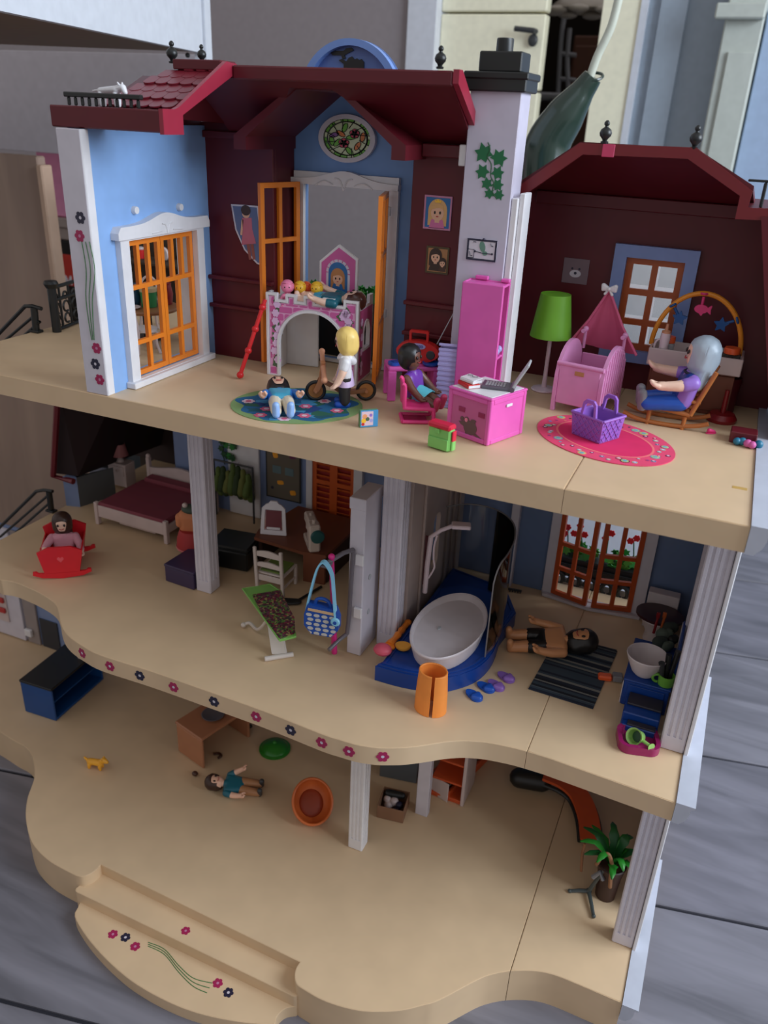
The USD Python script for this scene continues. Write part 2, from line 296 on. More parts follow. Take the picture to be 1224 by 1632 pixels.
# ---- left: white raised bed with shelf back, birch board
t = thing('loft_bed', 'white raised bed frame with grey shelf back, top left', 'bed')
d = np.array([-.242, .97, 0]); d /= np.linalg.norm(d); nrm = np.array([d[1], -d[0], 0])
e = at(330, 103, y=.74); e2 = e - d * .62
def quadbox(a, b, thick, z0, z1):
    q = np.cross([0, 0, 1], (b - a) / np.linalg.norm(b - a)); pts = [p + s * q * thick / 2 for p in (a, b) for s in (1, -1)]
    return trimesh.convex.convex_hull(np.array([[p[0], p[1], z] for p in pts for z in (z0, z1)]))
z0 = at(310, 85, y=.72)[2]
part(t, 'side_rail', quadbox(e - d * .03, e2, .012, z0, 1.25), 'white_paint')
part(t, 'corner_post', quadbox(e, e - d * .028, .02, z0 - .012, 1.25), 'white_paint')
part(t, 'bolt_hole', mv(ball((0, 0, 0), (.004, .004, .004)), *at(299, 88, y=.71)), 'dgrey')
part(t, 'bed_base', trimesh.convex.convex_hull(np.array([[p[0], p[1], z] for p in (e - d * .02 - nrm * .007, e2 - nrm * .007, e2 - nrm * .6, e - d * .02 - nrm * .7) for z in (z0 + .002, z0 + .012)])), mat('bed_ply', (140, 118, 100), .7, .2))
za, zb = at(0, 52, y=.78)[2], at(0, 238, y=.78)[2]
part(t, 'back_panel', bx(-2.2, e[0] - .03, .78, .80, zb, z0 + .002), 'shelf_grey')
YBd = .46; xw = at(60, 262, y=YBd)[0]; zbd = at(20, 246, y=YBd)[2]
t = thing('birch_board', 'upright birch plywood board left of the dollhouse', 'board')
part(t, 'panel', bx(-2.4, xw, YBd, YBd + .018, ZR, zbd, .002), 'birch')
part(t, 'edge_strip', bx(xw + .0003, xw + .012, YBd - .006, YBd + .018, ZR, zbd - .012, .002), mat('birch_edge', (196, 164, 140), .6))
# things behind the board
def slabbox(u0, v0, u1, v1, y, d_, name, material, label, c, tilt=0):
    a, b = at(u0, v1, y=y), at(u1, v0, y=y)
    return solo(name, bx(a[0], b[0], y, y + d_, a[2], b[2], .002), material, label, c)
b3 = at(140, 388, y=.9); zg = b3[2]; a2, b2 = at(78, 388, y=.9), at(140, 352, y=.9); a, b = at(70, 356, y=.9), at(140, 236, y=.9)
t = thing('pink_storage_box', 'tall pink box on the grey carton behind the dollhouse corner', 'box')
part(t, 'body', bx(a[0], b[0] + .02, .9, 1.0, b2[2] + .0006, b[2] + .04, .004), mat('pink_card', (246, 160, 198), .6))
part(t, 'lid', bx(a[0] - .002, b[0] + .022, .898, 1.002, b[2] + .0405, b[2] + .07, .004), 'pink_card')
t = thing('grey_carton', 'grey cardboard carton below the pink box', 'carton')
part(t, 'body', bx(a2[0], b2[0] + .03, .9, 1.0, zg + .0006, b2[2], .003), mat('grey_card', (176, 160, 150), .8)); part(t, 'flap', bx(a2[0], b2[0] + .03, .8955, .8995, b2[2] - .02, b2[2], .001), 'grey_card')
t = thing('game_box', 'red and black game box with white lettering, behind the terrace railing', 'game box'); a3, b3 = at(86, 620, y=.9), at(140, 388, y=.9)
part(t, 'body', bx(a3[0], b3[0] + .05, .9, 1.0, ZR, b3[2] - .0, .003), 'black')
r0, r1 = at(90, 452, y=.9), at(140, 410, y=.9)
part(t, 'red_panel', bx(r0[0] - .01, r1[0] + .05, .898, .9, r0[2], r1[2], .0005), mat('box_red', (206, 58, 44), .5), label='red band of the box')
L0 = at(95, 451, y=.897); part(t, 'lettering', X(meshkit.text_mesh('EM', .019, .0008, True), FRONT(L0)), 'white', label='white letters EM')
# ================= THE DOLLHOUSE
DH = thing('dollhouse', 'open three-storey toy mansion with cream floors, maroon roof and white chimney', 'dollhouse')
def px(lst, z): return [tuple(at(u, v, z=z)[:2]) for u, v in lst]
def slab(poly, z0, z1, bead=.0009):
    poly = poly if hasattr(poly, 'geom_type') else Polygon(poly)
    a = mv(ext(poly, z1 - z0 - bead * .5), 0, 0, z0)
    b = mv(ext(poly.buffer(-bead), bead * .5), 0, 0, z1 - bead * .5)
    c = np.array(poly.exterior.coords)[:-1]; ring = [(x, y, z1 - bead) for x, y in c]
    q = poly.buffer(-bead * .9).exterior
    return J(a, b, tube([(x, y, z1 - bead * .95) for x, y in list(q.coords)[:-1]], bead * .95, 6, True))
SX = -.132
# top floor
p3 = Polygon([(-.80, -.0105), (0, -.0105), (0, .345), (-.80, .345)])
cutl, cutr = sbox(-2, -2, SX - .0002, 2), sbox(SX + .0002, -2, 2, 2)
part(DH, 'floor_slab', slab(p3.intersection(cutl), F3 - TH, F3), 'cream'); part(DH, 'floor_slab', slab(p3.intersection(cutr), F3 - TH, F3), 'cream')
# middle floor
o2 = [(0, 924), (20, 927), (39, 934), (59, 943), (78, 954), (89, 964), (93.5, 976), (96, 990), (101, 1003), (111, 1015), (131, 1029), (160, 1044), (240, 1069.5), (330, 1101), (420, 1133), (511, 1169), (540, 1178.5), (570, 1187), (601, 1191.5), (630, 1192), (655, 1190.5), (685, 1186.5), (710, 1182.5), (735, 1180.7), (757, 1181.3), (782, 1184.2), (824, 1193), (870, 1206.5)]
q2 = px(o2, F2); y0 = q2[-1][1]
S2 = spline(q2, 4)
p2 = Polygon([(-.857, q2[0][1] + .02)] + [tuple(q) for q in S2] + [(0, -.001), (0, .34), (-.72, .34), (-.72, .42), (-.857, .42)]).buffer(0)
part(DH, 'floor_slab', slab(p2.intersection(cutl), F2 - TH, F2), 'cream'); part(DH, 'floor_slab', slab(p2.intersection(cutr), F2 - TH, F2), 'cream')
# ground floor with the two entrance steps
o1l = [(0, 1166), (22, 1180), (38, 1188.6), (48, 1199), (53, 1211), (55, 1226), (54.5, 1240), (50, 1254), (44.6, 1269), (41.5, 1286), (41.2, 1303.5), (44.6, 1324), (51.5, 1343), (65, 1360), (82, 1374), (103, 1386), (120, 1394.5)]
o1n = [(120, 1394.5), (131, 1397), (143, 1393), (153, 1386), (160.5, 1377.5)]
o1m = [(478, 1533), (472, 1542), (469.5, 1553), (471, 1565), (476, 1571.5), (483, 1576)]
o1r = [(483, 1576), (510, 1591.7), (542, 1603.4), (576, 1610.8), (610, 1612), (641.8, 1609.7), (673.6, 1602), (700, 1593.8), (760, 1562), (785.5, 1552.4), (814, 1547.3), (845, 1546.7), (870.5, 1550), (898, 1558.8), (940.5, 1576.8)]
g = [tuple(q) for q in spline(px(o1l, 0), 4)] + [tuple(q) for q in spline(px(o1n, 0), 4)] + [tuple(q) for q in spline(px(o1m, 0), 4)] + [tuple(q) for q in spline(px(o1r, 0), 4)]
SX1 = -.1115
p1 = Polygon([(-1.15, g[0][1] + .04)] + g + [(0, 0), (0, .345), (-1.15, .345)]).buffer(0)
c1l, c1r = sbox(-2, -2, SX1 - .0003, 2), sbox(SX1 + .0003, -2, 2, 2)
part(DH, 'floor_slab', slab(p1.intersection(c1l), -.048, F1), 'cream'); part(DH, 'floor_slab', slab(p1.intersection(c1r), -.048, F1), 'cream')
zt, zl = -.016, -.032
na, nb = px([(160.5, 1377.5), (478, 1533)], 0); ta, tb = px([(126, 1417), (470, 1582)], zt)
tread = Polygon([(na[0], na[1] + .01), ta, tb, (nb[0], nb[1] + .01)]).buffer(.004, 4)
part(DH, 'step', slab(tread, -.048, zt), 'cream')
tr_px = [(131, 1424), (129, 1434), (124, 1446), (119, 1459.6), (132, 1484), (152, 1510), (176, 1535), (202.6, 1558), (228, 1575), (253, 1589), (283, 1603), (314, 1614), (346, 1622), (380, 1628), (410, 1631), (437, 1632), (440, 1622), (448, 1612), (458, 1606), (472, 1604)]
tray = [tuple(q) for q in spline(px(tr_px, zl), 3)]
part(DH, 'step', slab(Polygon([(ta[0], ta[1] + .006)] + tray + [(tb[0], tb[1] + .006)]).buffer(0), -.048, zl), 'cream')
# flower stickers
def sticker(u, v, r, col, **k):
    """A printed flower lying on the plane x=, y= or z= that the pixel shows."""
    p = at(u, v, **k)
    if 'z' in k: m = mx(p, 12)
    else: m = FRONT(p)
    part(DH, 'flower_sticker', X(ext(flower(r), .0003), m), 'hot_d' if col else 'ink')
    part(DH, 'sticker_centre', X(ext(Point(0, 0).buffer(r * .26), .0002), m), 'pinkp' if col else 'lilac')
mat('hot_d', (164, 34, 84)); M('ink'); M('pinkp'); M('lilac')
for u, v, c in ((180, 1489, 1), (200, 1494, 0), (215.5, 1508.5, 1), (347, 1567, 1), (364, 1582, 0)): sticker(u, v, .0056, c, z=zl)
sticker(296, 1483.5, .0052, 1, z=zt)
st = [(232, 1507, zl), (262, 1517), (285, 1545), (310, 1568), (340, 1576)]
for k in range(3):
    pts = [at(u, v + k * 3 - 4 + (i * k * 1.2), z=zl) + (0, 0, .0002) for i, (u, v) in enumerate([(236, 1506), (262, 1517), (285, 1543), (308, 1563), (338 - k * 4, 1571)])]
    part(DH, 'stem_sticker', tube(spline(pts, 6), .0004, 5), 'stem')
# flowers along the curved front edge of the middle floor: lie on the edge, facing outwards
edge = np.array(p2.exterior.coords)
def edge_sticker(u, v, col):
    z = F2 - TH * .5; best = None
    for i in range(len(edge) - 1):
        a, b = edge[i], edge[i + 1]
        for s in np.linspace(0, 1, 14):
            q = a + (b - a) * s; d = CR @ (np.array([q[0], q[1], z]) - CP)
            e = abs(612 + FPX * d[0] / d[2] - u) + (q[1] > .12) * 500
            if best is None or e < best[0]: best = (e, q, b - a)
    q, d = best[1], best[2]
    if d[0] < 0: d = -d
    m = plane_m((q[0], q[1], z), (d[0], d[1], 0), (0, 0, 1)); m[:3, 3] += m[:3, 2] * .0001
    part(DH, 'flower_sticker', X(ext(flower(.0062), .0003), m), 'hot_d' if col else 'ink'); part(DH, 'sticker_centre', X(ext(Point(0, 0).buffer(.0016), .0002), m), 'lilac')
for u, c in ((131, 1), (175, 1), (223, 0), (276, 1), (342, 0), (409, 1), (464, 0), (513, 1), (556, 1), (610, 1)): edge_sticker(u, 0, c)
# pillars (fluted)
def pillar(x0, x1, y0, y1, z0, z1):
    b = bx(x0, x1, y0, y1, z0, z1, .0012)
    w = (x1 - x0) / 4
    gs = [rod((x0 + w * (k + 1), y0 - .0002, z0 + .016), (x0 + w * (k + 1), y0 - .0002, z1 - .012), .0016, n=8) for k in range(3)]
    gy = [rod((x1 + .0002, y0 + (y1 - y0) * f, z0 + .016), (x1 + .0002, y0 + (y1 - y0) * f, z1 - .012), .0014, n=8) for f in (.33, .66)]
    return cut(b, *gs, *gy)
PY = .0647
part(DH, 'pillar', pillar(-.0218, -.0002, PY, PY + .018, F2, F3 - TH), 'lilac'); part(DH, 'pillar', pillar(-.0218, -.0002, PY, PY + .018, F1, F2 - TH), 'lilac')
a = at(313, 941, z=F2); part(DH, 'pillar', pillar(a[0], a[0] + .0205, a[1], a[1] + .02, F2, F3 - TH), 'lilac')
a = at(599, 1026, z=F2); part(DH, 'pillar', pillar(a[0], a[0] + .0225, a[1], a[1] + .02, F2, F3 - TH), 'lilac')
a = at(556.5, 1346, z=0); part(DH, 'pillar', pillar(a[0], a[0] + .0185, a[1] - .004, a[1] + .013, F1, F2 - TH), 'white')
# white cornices along the right edges
def cornice(y0, y1, z, x=0.0):
    pr = Polygon([(0, -TH), (.006, -TH), (.0105, -TH * .72), (.0125, -TH * .4), (.0125, -TH * .1), (.016, 0), (.016, .0016), (0, .0016)])
    m = plane_m((x + .0002, y0, z), (1, 0, 0), (0, 0, 1)); return X(mv(ext(pr, y1 - y0), 0, 0, -(y1 - y0)), m)
part(DH, 'cornice', cornice(-.012, .345, F3), 'cornice_white'); part(DH, 'cornice', cornice(-.002, .2, F2), 'cornice_white'); part(DH, 'cornice', cornice(-.003, .2, F1), 'cornice_white')
for z0, z1 in ((F2, F3 - TH), (F1, F2 - TH)): part(DH, 'corner_strip', bx(.0003, .004, PY - .002, PY + .016, z0, z1), 'white')
# small keyhole slot in the top floor
a = at(1179, 778, z=F3); part(DH, 'slot', bx(a[0] - .006, a[0] + .006, a[1] - .003, a[1] + .003, F3 - .002, F3 + .0002), mat('slot', (196, 158, 86)))

# ---------- top floor, left room: blue side wall with orange double door
XW = -.566
part(DH, 'corner_post', bx(-.591, XW + .0005, -.0095, -.0005, F3, .768), 'lilac')
part(DH, 'wall_trim', bx(XW - .006, XW + .001, -.0092, .0005, F3, .768), 'white')
for (u, v, c) in ((128, 347, 0), (127, 376, 1), (154, 555, 1), (152, 580, 0), (159, 605, 1)):
    sticker(u, v, .0054, c, y=-.0096)
for k in range(3):
    part(DH, 'stem_sticker', tube(spline([at(u + k * 2, v, y=-.0099) for u, v in ((130 + 4 * k, 385), (137 + 5 * k, 430), (137 + 3 * k, 480), (146, 542))], 6), .00035, 5), 'stem')
def side(poly, th, x): return X(ext(poly, th), RIGHT((x, 0, 0)))     # extrude a (y, z) outline towards +x
dy0, dy1, dz0, dz1 = .033, .1375, .547, .676
part(DH, 'wall', side(Polygon([(-.0005, F3), (.168, F3), (.168, .772), (-.0005, .772)], [[(dy0, dz0), (dy1, dz0), (dy1, dz1), (dy0, dz1)]]), .02, XW - .02), 'blue', label='pale blue side wall')
crown = [(.016, .678)] + [(.016, .684), (.02, .689)] + [(y, .689 + .008 * math.exp(-((y - .085) / .024) ** 2)) for y in np.linspace(.03, .142, 21)] + [(.153, .689), (.156, .684), (.156, .678)]
df = Polygon([(.021, F3 + .0005), (.149, F3 + .0005), (.149, .684)] + [(.149, .686), (.021, .686)], [[(dy0, dz0), (dy1, dz0), (dy1, dz1), (dy0, dz1)]])
fr = part(DH, 'door_frame', side(df, .006, XW), 'white'); part(fr, 'reveal', bx(XW - .0199, XW - .0046, dy1 - .0014, dy1 - .0001, dz0 + .001, dz1 - .001, .0002), 'white')
part(fr, 'cornice', side(Polygon(crown[:1] + crown[1:]), .009, XW), 'white')
def vees(y, z, s):   # raised scroll ornament
    return J(*[tube(spline([(XW + .0092, y + k * s * .9, z + .004 * s / .01), (XW + .0092, y + k * s * .3, z + .002), (XW + .0092, y, z - .006)], 5), .0007, 6) for k in (-1, 1)], *[tube([(XW + .0092, y + k * s, z - .003), (XW + .0092, y + k * s * 2.6, z - .004)], .0006, 6) for k in (-1, 1)])
part(fr, 'scroll', vees(.086, .684, .009), 'white'); part(fr, 'sill', bx(XW, XW + .011, .018, .153, F3 + .0004, F3 + .0065), 'white')
for yy in (.05, .117): part(DH, 'wall_peg', X(lathe([(0, .004), (.0032, .004), (.0036, .002), (.0036, 0)], 16), RIGHT((XW, yy, .701 if yy < .1 else .699))), 'white')
def leaf(w, h, fr_=.0055, cols=(3, 2, 2), rows=(.36, .42, .22), bar=.0042):
    """Door leaf outline: frame with rows of panes."""
    out = sbox(0, 0, w, h); z = h - fr_; hh = h - 2 * fr_ - bar * (len(rows) - 1); hs = []
    for c, r in zip(cols, rows):
        z1 = z - hh * r; ww = (w - 2 * fr_ - bar * (c - 1)) / c
        for i in range(c): hs.append(sbox(fr_ + i * (ww + bar), z1, fr_ + i * (ww + bar) + ww, z))
        z = z1 - bar
    return out.difference(unary_union(hs))
w_ = (dy1 - dy0) / 2 - .0007
for k in (0, 1):
    lf = part(DH, 'door_leaf', X(ext(leaf(w_, dz1 - dz0 - .002, .0048, (3, 2, 2), (.33, .44, .23)), .004), RIGHT((XW - .0042, dy0 + .0005 + k * (w_ + .0005), dz0 + .001))), 'orange')
# ---------- back wall (inside of the mansard) with dormer alcove
YB, YA = .168, .212
xl, xr = at(437, 400, y=YB)[0], at(651, 400, y=YB)[0]
ZC = .7755
part(DH, 'wall', bx(XW - .02, xl, YB, YB + .006, F3, ZC), 'maroon'); part(DH, 'wall', bx(xr, -.245, YB, YB + .006, F3, ZC), 'maroon')
part(DH, 'wall', bx(xl - .006, xl - .0004, YB + .0062, YA - .0002, F3, .80), 'maroon'); part(DH, 'wall', bx(xr + .0004, xr + .006, YB + .0062, YA - .0002, F3, .80), 'maroon')
zs = [at(390, 446, y=YB)[2], at(385, 490, y=YB)[2]]
for z in zs:
    part(DH, 'ledge', bx(XW, xl, YB - .007, YB, z - .002, z + .002), 'maroon'); part(DH, 'ledge', bx(xr, -.285, YB - .007, YB, z - .002, z + .002), 'maroon')
dl, drr, dt = at(487, 300, y=YA)[0], at(622, 306, y=YA)[0], at(560, 298, y=YA)[2]
gt = at(553, 150, y=YA)[2]; gl = at(455, 215, y=YA)[2]
wallp = Polygon([(xl - .01, F3), (xr + .01, F3), (xr + .01, gl - .004), ((xl + xr) / 2 + .02, gt), ((xl + xr) / 2 - .02, gt), (xl - .01, gl)], [[(dl, F3 + .004), (drr, F3 + .004), (drr, dt), (dl, dt)]])
part(DH, 'wall', X(ext(wallp, .006), FRONT((0, YA + .006, 0))), mat('blue_mid', (112, 150, 204)), label='blue dormer wall')
cw = (dl + drr) / 2; cl_, cr_ = at(459, 280, y=YA)[0], at(640, 290, y=YA)[0]
ct = at(550, 274, y=YA)[2]
dfm = Polygon([(dl - .011, F3 + .001), (drr + .011, F3 + .001), (drr + .011, dt + .012), (dl - .011, dt + .012)], [[(dl, F3 + .004), (drr, F3 + .004), (drr, dt), (dl, dt)]])
fr = part(DH, 'door_frame', X(ext(dfm, .005), FRONT((0, YA - .0002, 0))), 'white')
hb = ct - .008
cr = [(cl_, hb - .004), (cl_, hb)] + [(x, hb + .009 * math.exp(-((x - cw) / .026) ** 2)) for x in np.linspace(cl_ + .006, cr_ - .006, 21)] + [(cr_, hb), (cr_, hb - .004), (drr + .011, dt), (dl - .011, dt)]
part(fr, 'cornice', X(ext(Polygon(cr), .008), FRONT((0, YA - .0002, 0))), 'white')
ysc = YA - .0086
part(fr, 'scroll', J(*[tube(spline([(cw + k * .010, ysc, hb + .002), (cw + k * .004, ysc, hb), (cw, ysc, hb - .009)], 5), .0008, 6) for k in (-1, 1)], *[tube(spline([(cw + k * .012, ysc, hb - .004), (cw + k * .022, ysc, hb - .001), (cw + k * .032, ysc, hb - .006)], 5), .0007, 6) for k in (-1, 1)]), 'white')
def open_leaf(hinge, ang, w, h):
    return X(ext(leaf(w, h, .005, (2, 2, 2), (.30, .38, .32)), .004), mx((hinge[0], hinge[1], F3 + .006), ang) @ FRONT((0, 0, 0)))
hl = at(487, 300, y=YA - .012); tl = at(424, 299, y=YB - .018)
ang = math.degrees(math.atan2(tl[1] - hl[1], tl[0] - hl[0])); wl = math.hypot(*(tl - hl)[:2])
part(DH, 'door_leaf', open_leaf((dl, YA - .012), ang, wl, dt - F3 - .004), 'orange', label='orange door leaf swung into the room')
part(DH, 'door_leaf', open_leaf((drr + .004, YA - .012), -72, .062, dt - F3 - .006), 'orange')
for z in (.60, .70): part(DH, 'hinge', mv(lathe([(.0, 0), (.003, 0), (.003, .008), (0, .008)], 12), drr + .004, YA - .013, z), 'white')
# stained-glass oval
oc = at(555, 221, y=YA - .001); a_, b_ = .0300, .0265
mo = FRONT((oc[0], YA - .0003, oc[2])) @ np.diag([.885, .69, 1, 1])
ow = part(DH, 'oval_window', X(ext(oval(a_ + .005, b_ + .005).difference(oval(a_ - .001, b_ - .001)), .005), mo), 'lilac')
mat('glass_pale', (216, 226, 186), .3); mat('glass_green', (118, 190, 70), .3); mat('glass_rose', (206, 62, 92), .3); mat('glass_purple', (138, 96, 160), .3); mat('glass_orange', (222, 130, 70), .3)  # pale pane colour is bright to stand in for light from behind
lead = lambda pts, r=.0007: tube([(x, y, .0032) for x, y in pts], r, 5)
pane = lambda poly, m_: part(ow, 'pane', X(mv(ext(poly, .0012), 0, 0, .0015), mo), m_)
base = oval(a_ - .001, b_ - .001); inner = oval(a_ * .82, b_ * .8)
pane(inner, 'glass_pale')
lz = []
for k in range(20):
    t0, t1 = 2 * math.pi * k / 20, 2 * math.pi * (k + 1) / 20
    q = [(a_ * .95 * math.cos(t), b_ * .95 * math.sin(t)) for t in np.linspace(t0 + .02, t1 - .02, 4)] + [(a_ * .83 * math.cos(t), b_ * .81 * math.sin(t)) for t in np.linspace(t1 - .02, t0 + .02, 4)]
    pane(Polygon(q), 'glass_green' if k % 3 else 'glass_pale')
def rose(x, y, r):
    for rr_, n_ in ((r, 5),):
        for k in range(5):
            c_ = (x + r * .5 * math.cos(k * 1.257 + .3), y + r * .5 * math.sin(k * 1.257 + .3))
            part(ow, 'pane', X(mv(ext(Point(c_).buffer(r * .5, 6), .0006), 0, 0, .0028), mo), 'glass_rose')
            lz.append(lead([(c_[0] + r * .5 * math.cos(t), c_[1] + r * .5 * math.sin(t)) for t in np.linspace(0, 6.28, 12)], .0005))
for x, y, an, m_ in ((-.016, .004, 20, 'glass_purple'), (-.008, .006, -30, 'glass_orange'), (-.003, .014, 70, 'glass_green'), (.005, .002, 10, 'glass_green'), (-.012, -.006, 50, 'glass_green'), (.013, -.009, 60, 'glass_orange'), (.019, .003, 80, 'glass_orange'), (.003, -.016, 130, 'glass_green'), (-.019, -.004, 100, 'glass_green')):
    q = affinity.translate(affinity.rotate(oval(.0062, .003), an), x, y)
    part(ow, 'pane', X(mv(ext(q, .0005), 0, 0, .0027), mo), m_); lz.append(lead(np.array(q.exterior.coords)[::6], .0005))
rose(.009, .007, .0062); rose(-.004, -.006, .0066)
for f in (.98, .82): lz.append(lead([(a_ * f * math.cos(t), b_ * f * math.sin(t)) for t in np.linspace(0, 6.29, 40)], .0008))
for k in range(12):
    t = k * math.pi / 6 + .2; lz.append(lead([(a_ * .5 * math.cos(t + .2), b_ * .5 * math.sin(t + .2)), (a_ * .97 * math.cos(t), b_ * .97 * math.sin(t))], .0005))
part(ow, 'leading', X(cat_(lz), mo), 'black')
# ---------- roof over the left room
YR, ZR_ = .10, .8215
xL = -.489
xRk = at(742, 190, y=.135)[0]
ridge = bx(xL + .0045, xRk - .0003, YR - .004, YR, at(500, 131, y=YR)[2], ZR_ + .001, .0012)
part(DH, 'roof_beam', ridge, 'maroon')
xRk = at(742, 190, y=.135)[0]
shell = lambda P2, x0, x1: X(mv(ext(Polygon(P2), x1 - x0), 0, 0, 0), plane_m((x0, 0, 0), (0, 1, 0), (0, 0, 1)))
RB = [(YR - .002, ZR_), (YB + .012, ZC), (YB + .012, ZC - .007), (YB - .004, ZC - .007), (YR - .002, ZR_ - .009)]
dcx0, dcx1 = xl, xr
rs = shell(RB, xL - .045, xRk - .0004)
dorm = X(ext(Polygon([(xl + .002, .70), (xr - .002, .70), (xr - .002, gl), ((xl + xr) / 2 + .02, gt + .001), ((xl + xr) / 2 - .02, gt + .001), (xl + .002, gl)]), .30), FRONT((0, .36, 0)))
part(DH, 'roof', cut(rs, dorm), 'maroon')
# dormer inner roof
gab = Polygon([(xl - .012, gl - .012), (xl - .012, gl), ((xl + xr) / 2 - .022, gt + .004), ((xl + xr) / 2 + .022, gt + .004), (xr + .012, gl), (xr + .012, gl - .012), (xr - .001, gl - .012), (xr - .001, gl - .001), ((xl + xr) / 2 + .02, gt), ((xl + xr) / 2 - .02, gt), (xl + .001, gl - .001), (xl + .001, gl - .012)])
part(DH, 'dormer_roof', X(ext(gab, YA - .118), FRONT((0, YA, 0))), 'maroon')
part(DH, 'roof_eave', bx(xr + .0125, -.283, YB - .012, YB - .0003, ZC - .018, ZC - .0075), 'maroon'); part(DH, 'roof_eave', bx(XW + .0005, xl - .0125, YB - .006, YB - .0003, ZC - .014, ZC - .0075), 'maroon')
# right rake of the roof
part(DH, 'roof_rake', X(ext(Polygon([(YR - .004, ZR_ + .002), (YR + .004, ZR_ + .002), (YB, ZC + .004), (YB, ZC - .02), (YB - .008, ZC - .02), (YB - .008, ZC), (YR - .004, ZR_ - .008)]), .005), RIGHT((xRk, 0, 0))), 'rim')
# left front slope with ledge and shingles
XL0 = -.60
yE, zE = .028, .786
part(DH, 'roof_ledge', bx(XL0, xL + .0005, -.004, .0225, .7685, zE - .001, .001), 'maroon')
part(DH, 'roof_rake', X(ext(Polygon([(-.004, .7675), (.022, .7675), (.022, zE - .004), (YR - .004, ZR_ - .008), (YR + .002, ZR_ - .008), (YR + .004, ZR_ + .002), (YR - .012, ZR_ + .003), (.018, zE + .002), (.012, zE), (-.004, zE)]), .004), RIGHT((xL, 0, 0))), 'rim')  # side light on this cut edge is put into the lighter maroon
sl = plane_m((XL0 + .02, yE, zE - .001), (1, 0, 0), (0, YR - yE, ZR_ - zE)); SLn = math.hypot(YR - yE, ZR_ - zE)
rf = part(DH, 'roof', X(mv(ext(Polygon([(.0, 0), (xL - XL0 - .021, 0), (xL - XL0 - .021, SLn + .003), (.046, SLn + .003)]), .003), 0, 0, -.003), sl), 'maroon')
hp_ = [(XL0 + .02, yE, zE - .002), (XL0 + .066, YR + .002, ZR_), (XL0 + .066, YB, ZC + .002), (XL0 + .02, YB + .01, zE - .002)]
part(DH, 'roof', trimesh.convex.convex_hull(np.array(hp_ + [(x + .006, y, z - .003) for x, y, z in hp_])), 'maroon')
wT = .0128
for r in range(6):
    for k in range(8):
        x0 = .004 + (k + .5 * (r % 2)) * wT; y0 = r * SLn / 6
        left = r * .0082 - .004
        if x0 + wT > xL - XL0 - .018 or x0 < left: continue
        tile = sbox(x0, y0 + .004, x0 + wT - .0004, y0 + SLn / 6 + .003).union(affinity.translate(affinity.scale(Point(0, 0).buffer(1, 6), wT / 2 - .0002, .0045), x0 + wT / 2 - .0002, y0 + .0045))
        mt = sl @ mx((0, 0, .0004 + .0006 * (r % 2) ), 0) @ mx((0, y0, 0)) @ mx((0, 0, 0), rx=-4) @ mx((0, -y0, .0006))
        part(rf, 'shingle', X(ext(tile, .0013), mt), 'shingle_red')
part(DH, 'roof_cap', bx(xL - .052, xL - .002, YR - .012, YR + .012, ZR_ - .004, ZR_ + .004), 'maroon')
part(DH, 'roof_filler', side(Polygon([(.0232, .7722), (.166, .7722), (.166, .776), (YR, .812), (.031, .782)]), .015, XW - .0175), 'maroon')
def finial(u, v, y, s=1.0):
    b = at(u, v, y=y)
    part(DH, 'finial', mv(lathe([(0, 0), (.004 * s, 0), (.0045 * s, .002 * s), (.0025 * s, .003 * s), (.003 * s, .0045 * s), (.0062 * s, .008 * s), (.0068 * s, .011 * s), (.0055 * s, .0145 * s), (.002 * s, .017 * s), (.0018 * s, .018 * s), (.003 * s, .0195 * s), (.003 * s, .0215 * s), (.0015 * s, .0235 * s), (0, .024 * s)], 20), *b), 'black', 40)
finial(275, 101, YR, .74); finial(322, 100, YR + .03, .62); finial(701, 110, YR, .68); 
# balcony railing on the ledge
b0, b1 = at(106, 178, y=-.001), at(228, 178, y=-.001); zr0, zr1 = zE - .001, at(150, 150, y=-.001)[2]
rl = part(DH, 'balcony_railing', bx(b0[0], b1[0], -.003, .001, zr1 - .0028, zr1 + .001), 'black')
for k in range(11):
    x = b0[0] + .004 + (b1[0] - b0[0] - .008) * k / 10
    part(rl, 'baluster', bx(x - .0014, x + .0014, -.0022, .0002, zr0 + .0002, zr1 - .0028), 'black')
# blue round pediment behind the ridge with a dark bird emblem
pc = at(562, 118, y=.235); rp = abs(at(633, 110, y=.235)[0] - pc[0]) * 1.16
zb_ = .80; rz_ = at(562, 62, y=.235)[2] - zb_
mp = FRONT((pc[0], .24, zb_))
half = oval(rp, rz_).intersection(sbox(-1, 0, 1, 1))
pd = part(DH, 'pediment', X(ext(half.difference(oval(rp - .007, rz_ - .006)), .014), mp), mat('pediment_blue', (116, 150, 214))); part(pd, 'panel', X(ext(half, .006), mp), mat('pediment_in', (96, 124, 186)))
def sg(u, v): q = at(u, v, y=.233); return (q[0] - pc[0], q[2] - zb_)
bird = unary_union([Polygon([sg(*p) for p in ((527, 84), (535, 81), (548, 81), (552, 77), (560, 76), (564, 80), (556, 84), (549, 88), (551, 93), (546, 94), (544, 88), (530, 88))]), Polygon([sg(*p) for p in ((540, 96), (545, 94), (552, 98), (556, 92), (561, 90), (565, 95), (569, 93), (573, 96), (576, 94), (580, 99), (580, 112), (548, 112), (548, 102))])])
part(pd, 'emblem', X(mv(ext(bird, .0015), 0, 0, .006), mp), 'black', label='dark bird emblem')
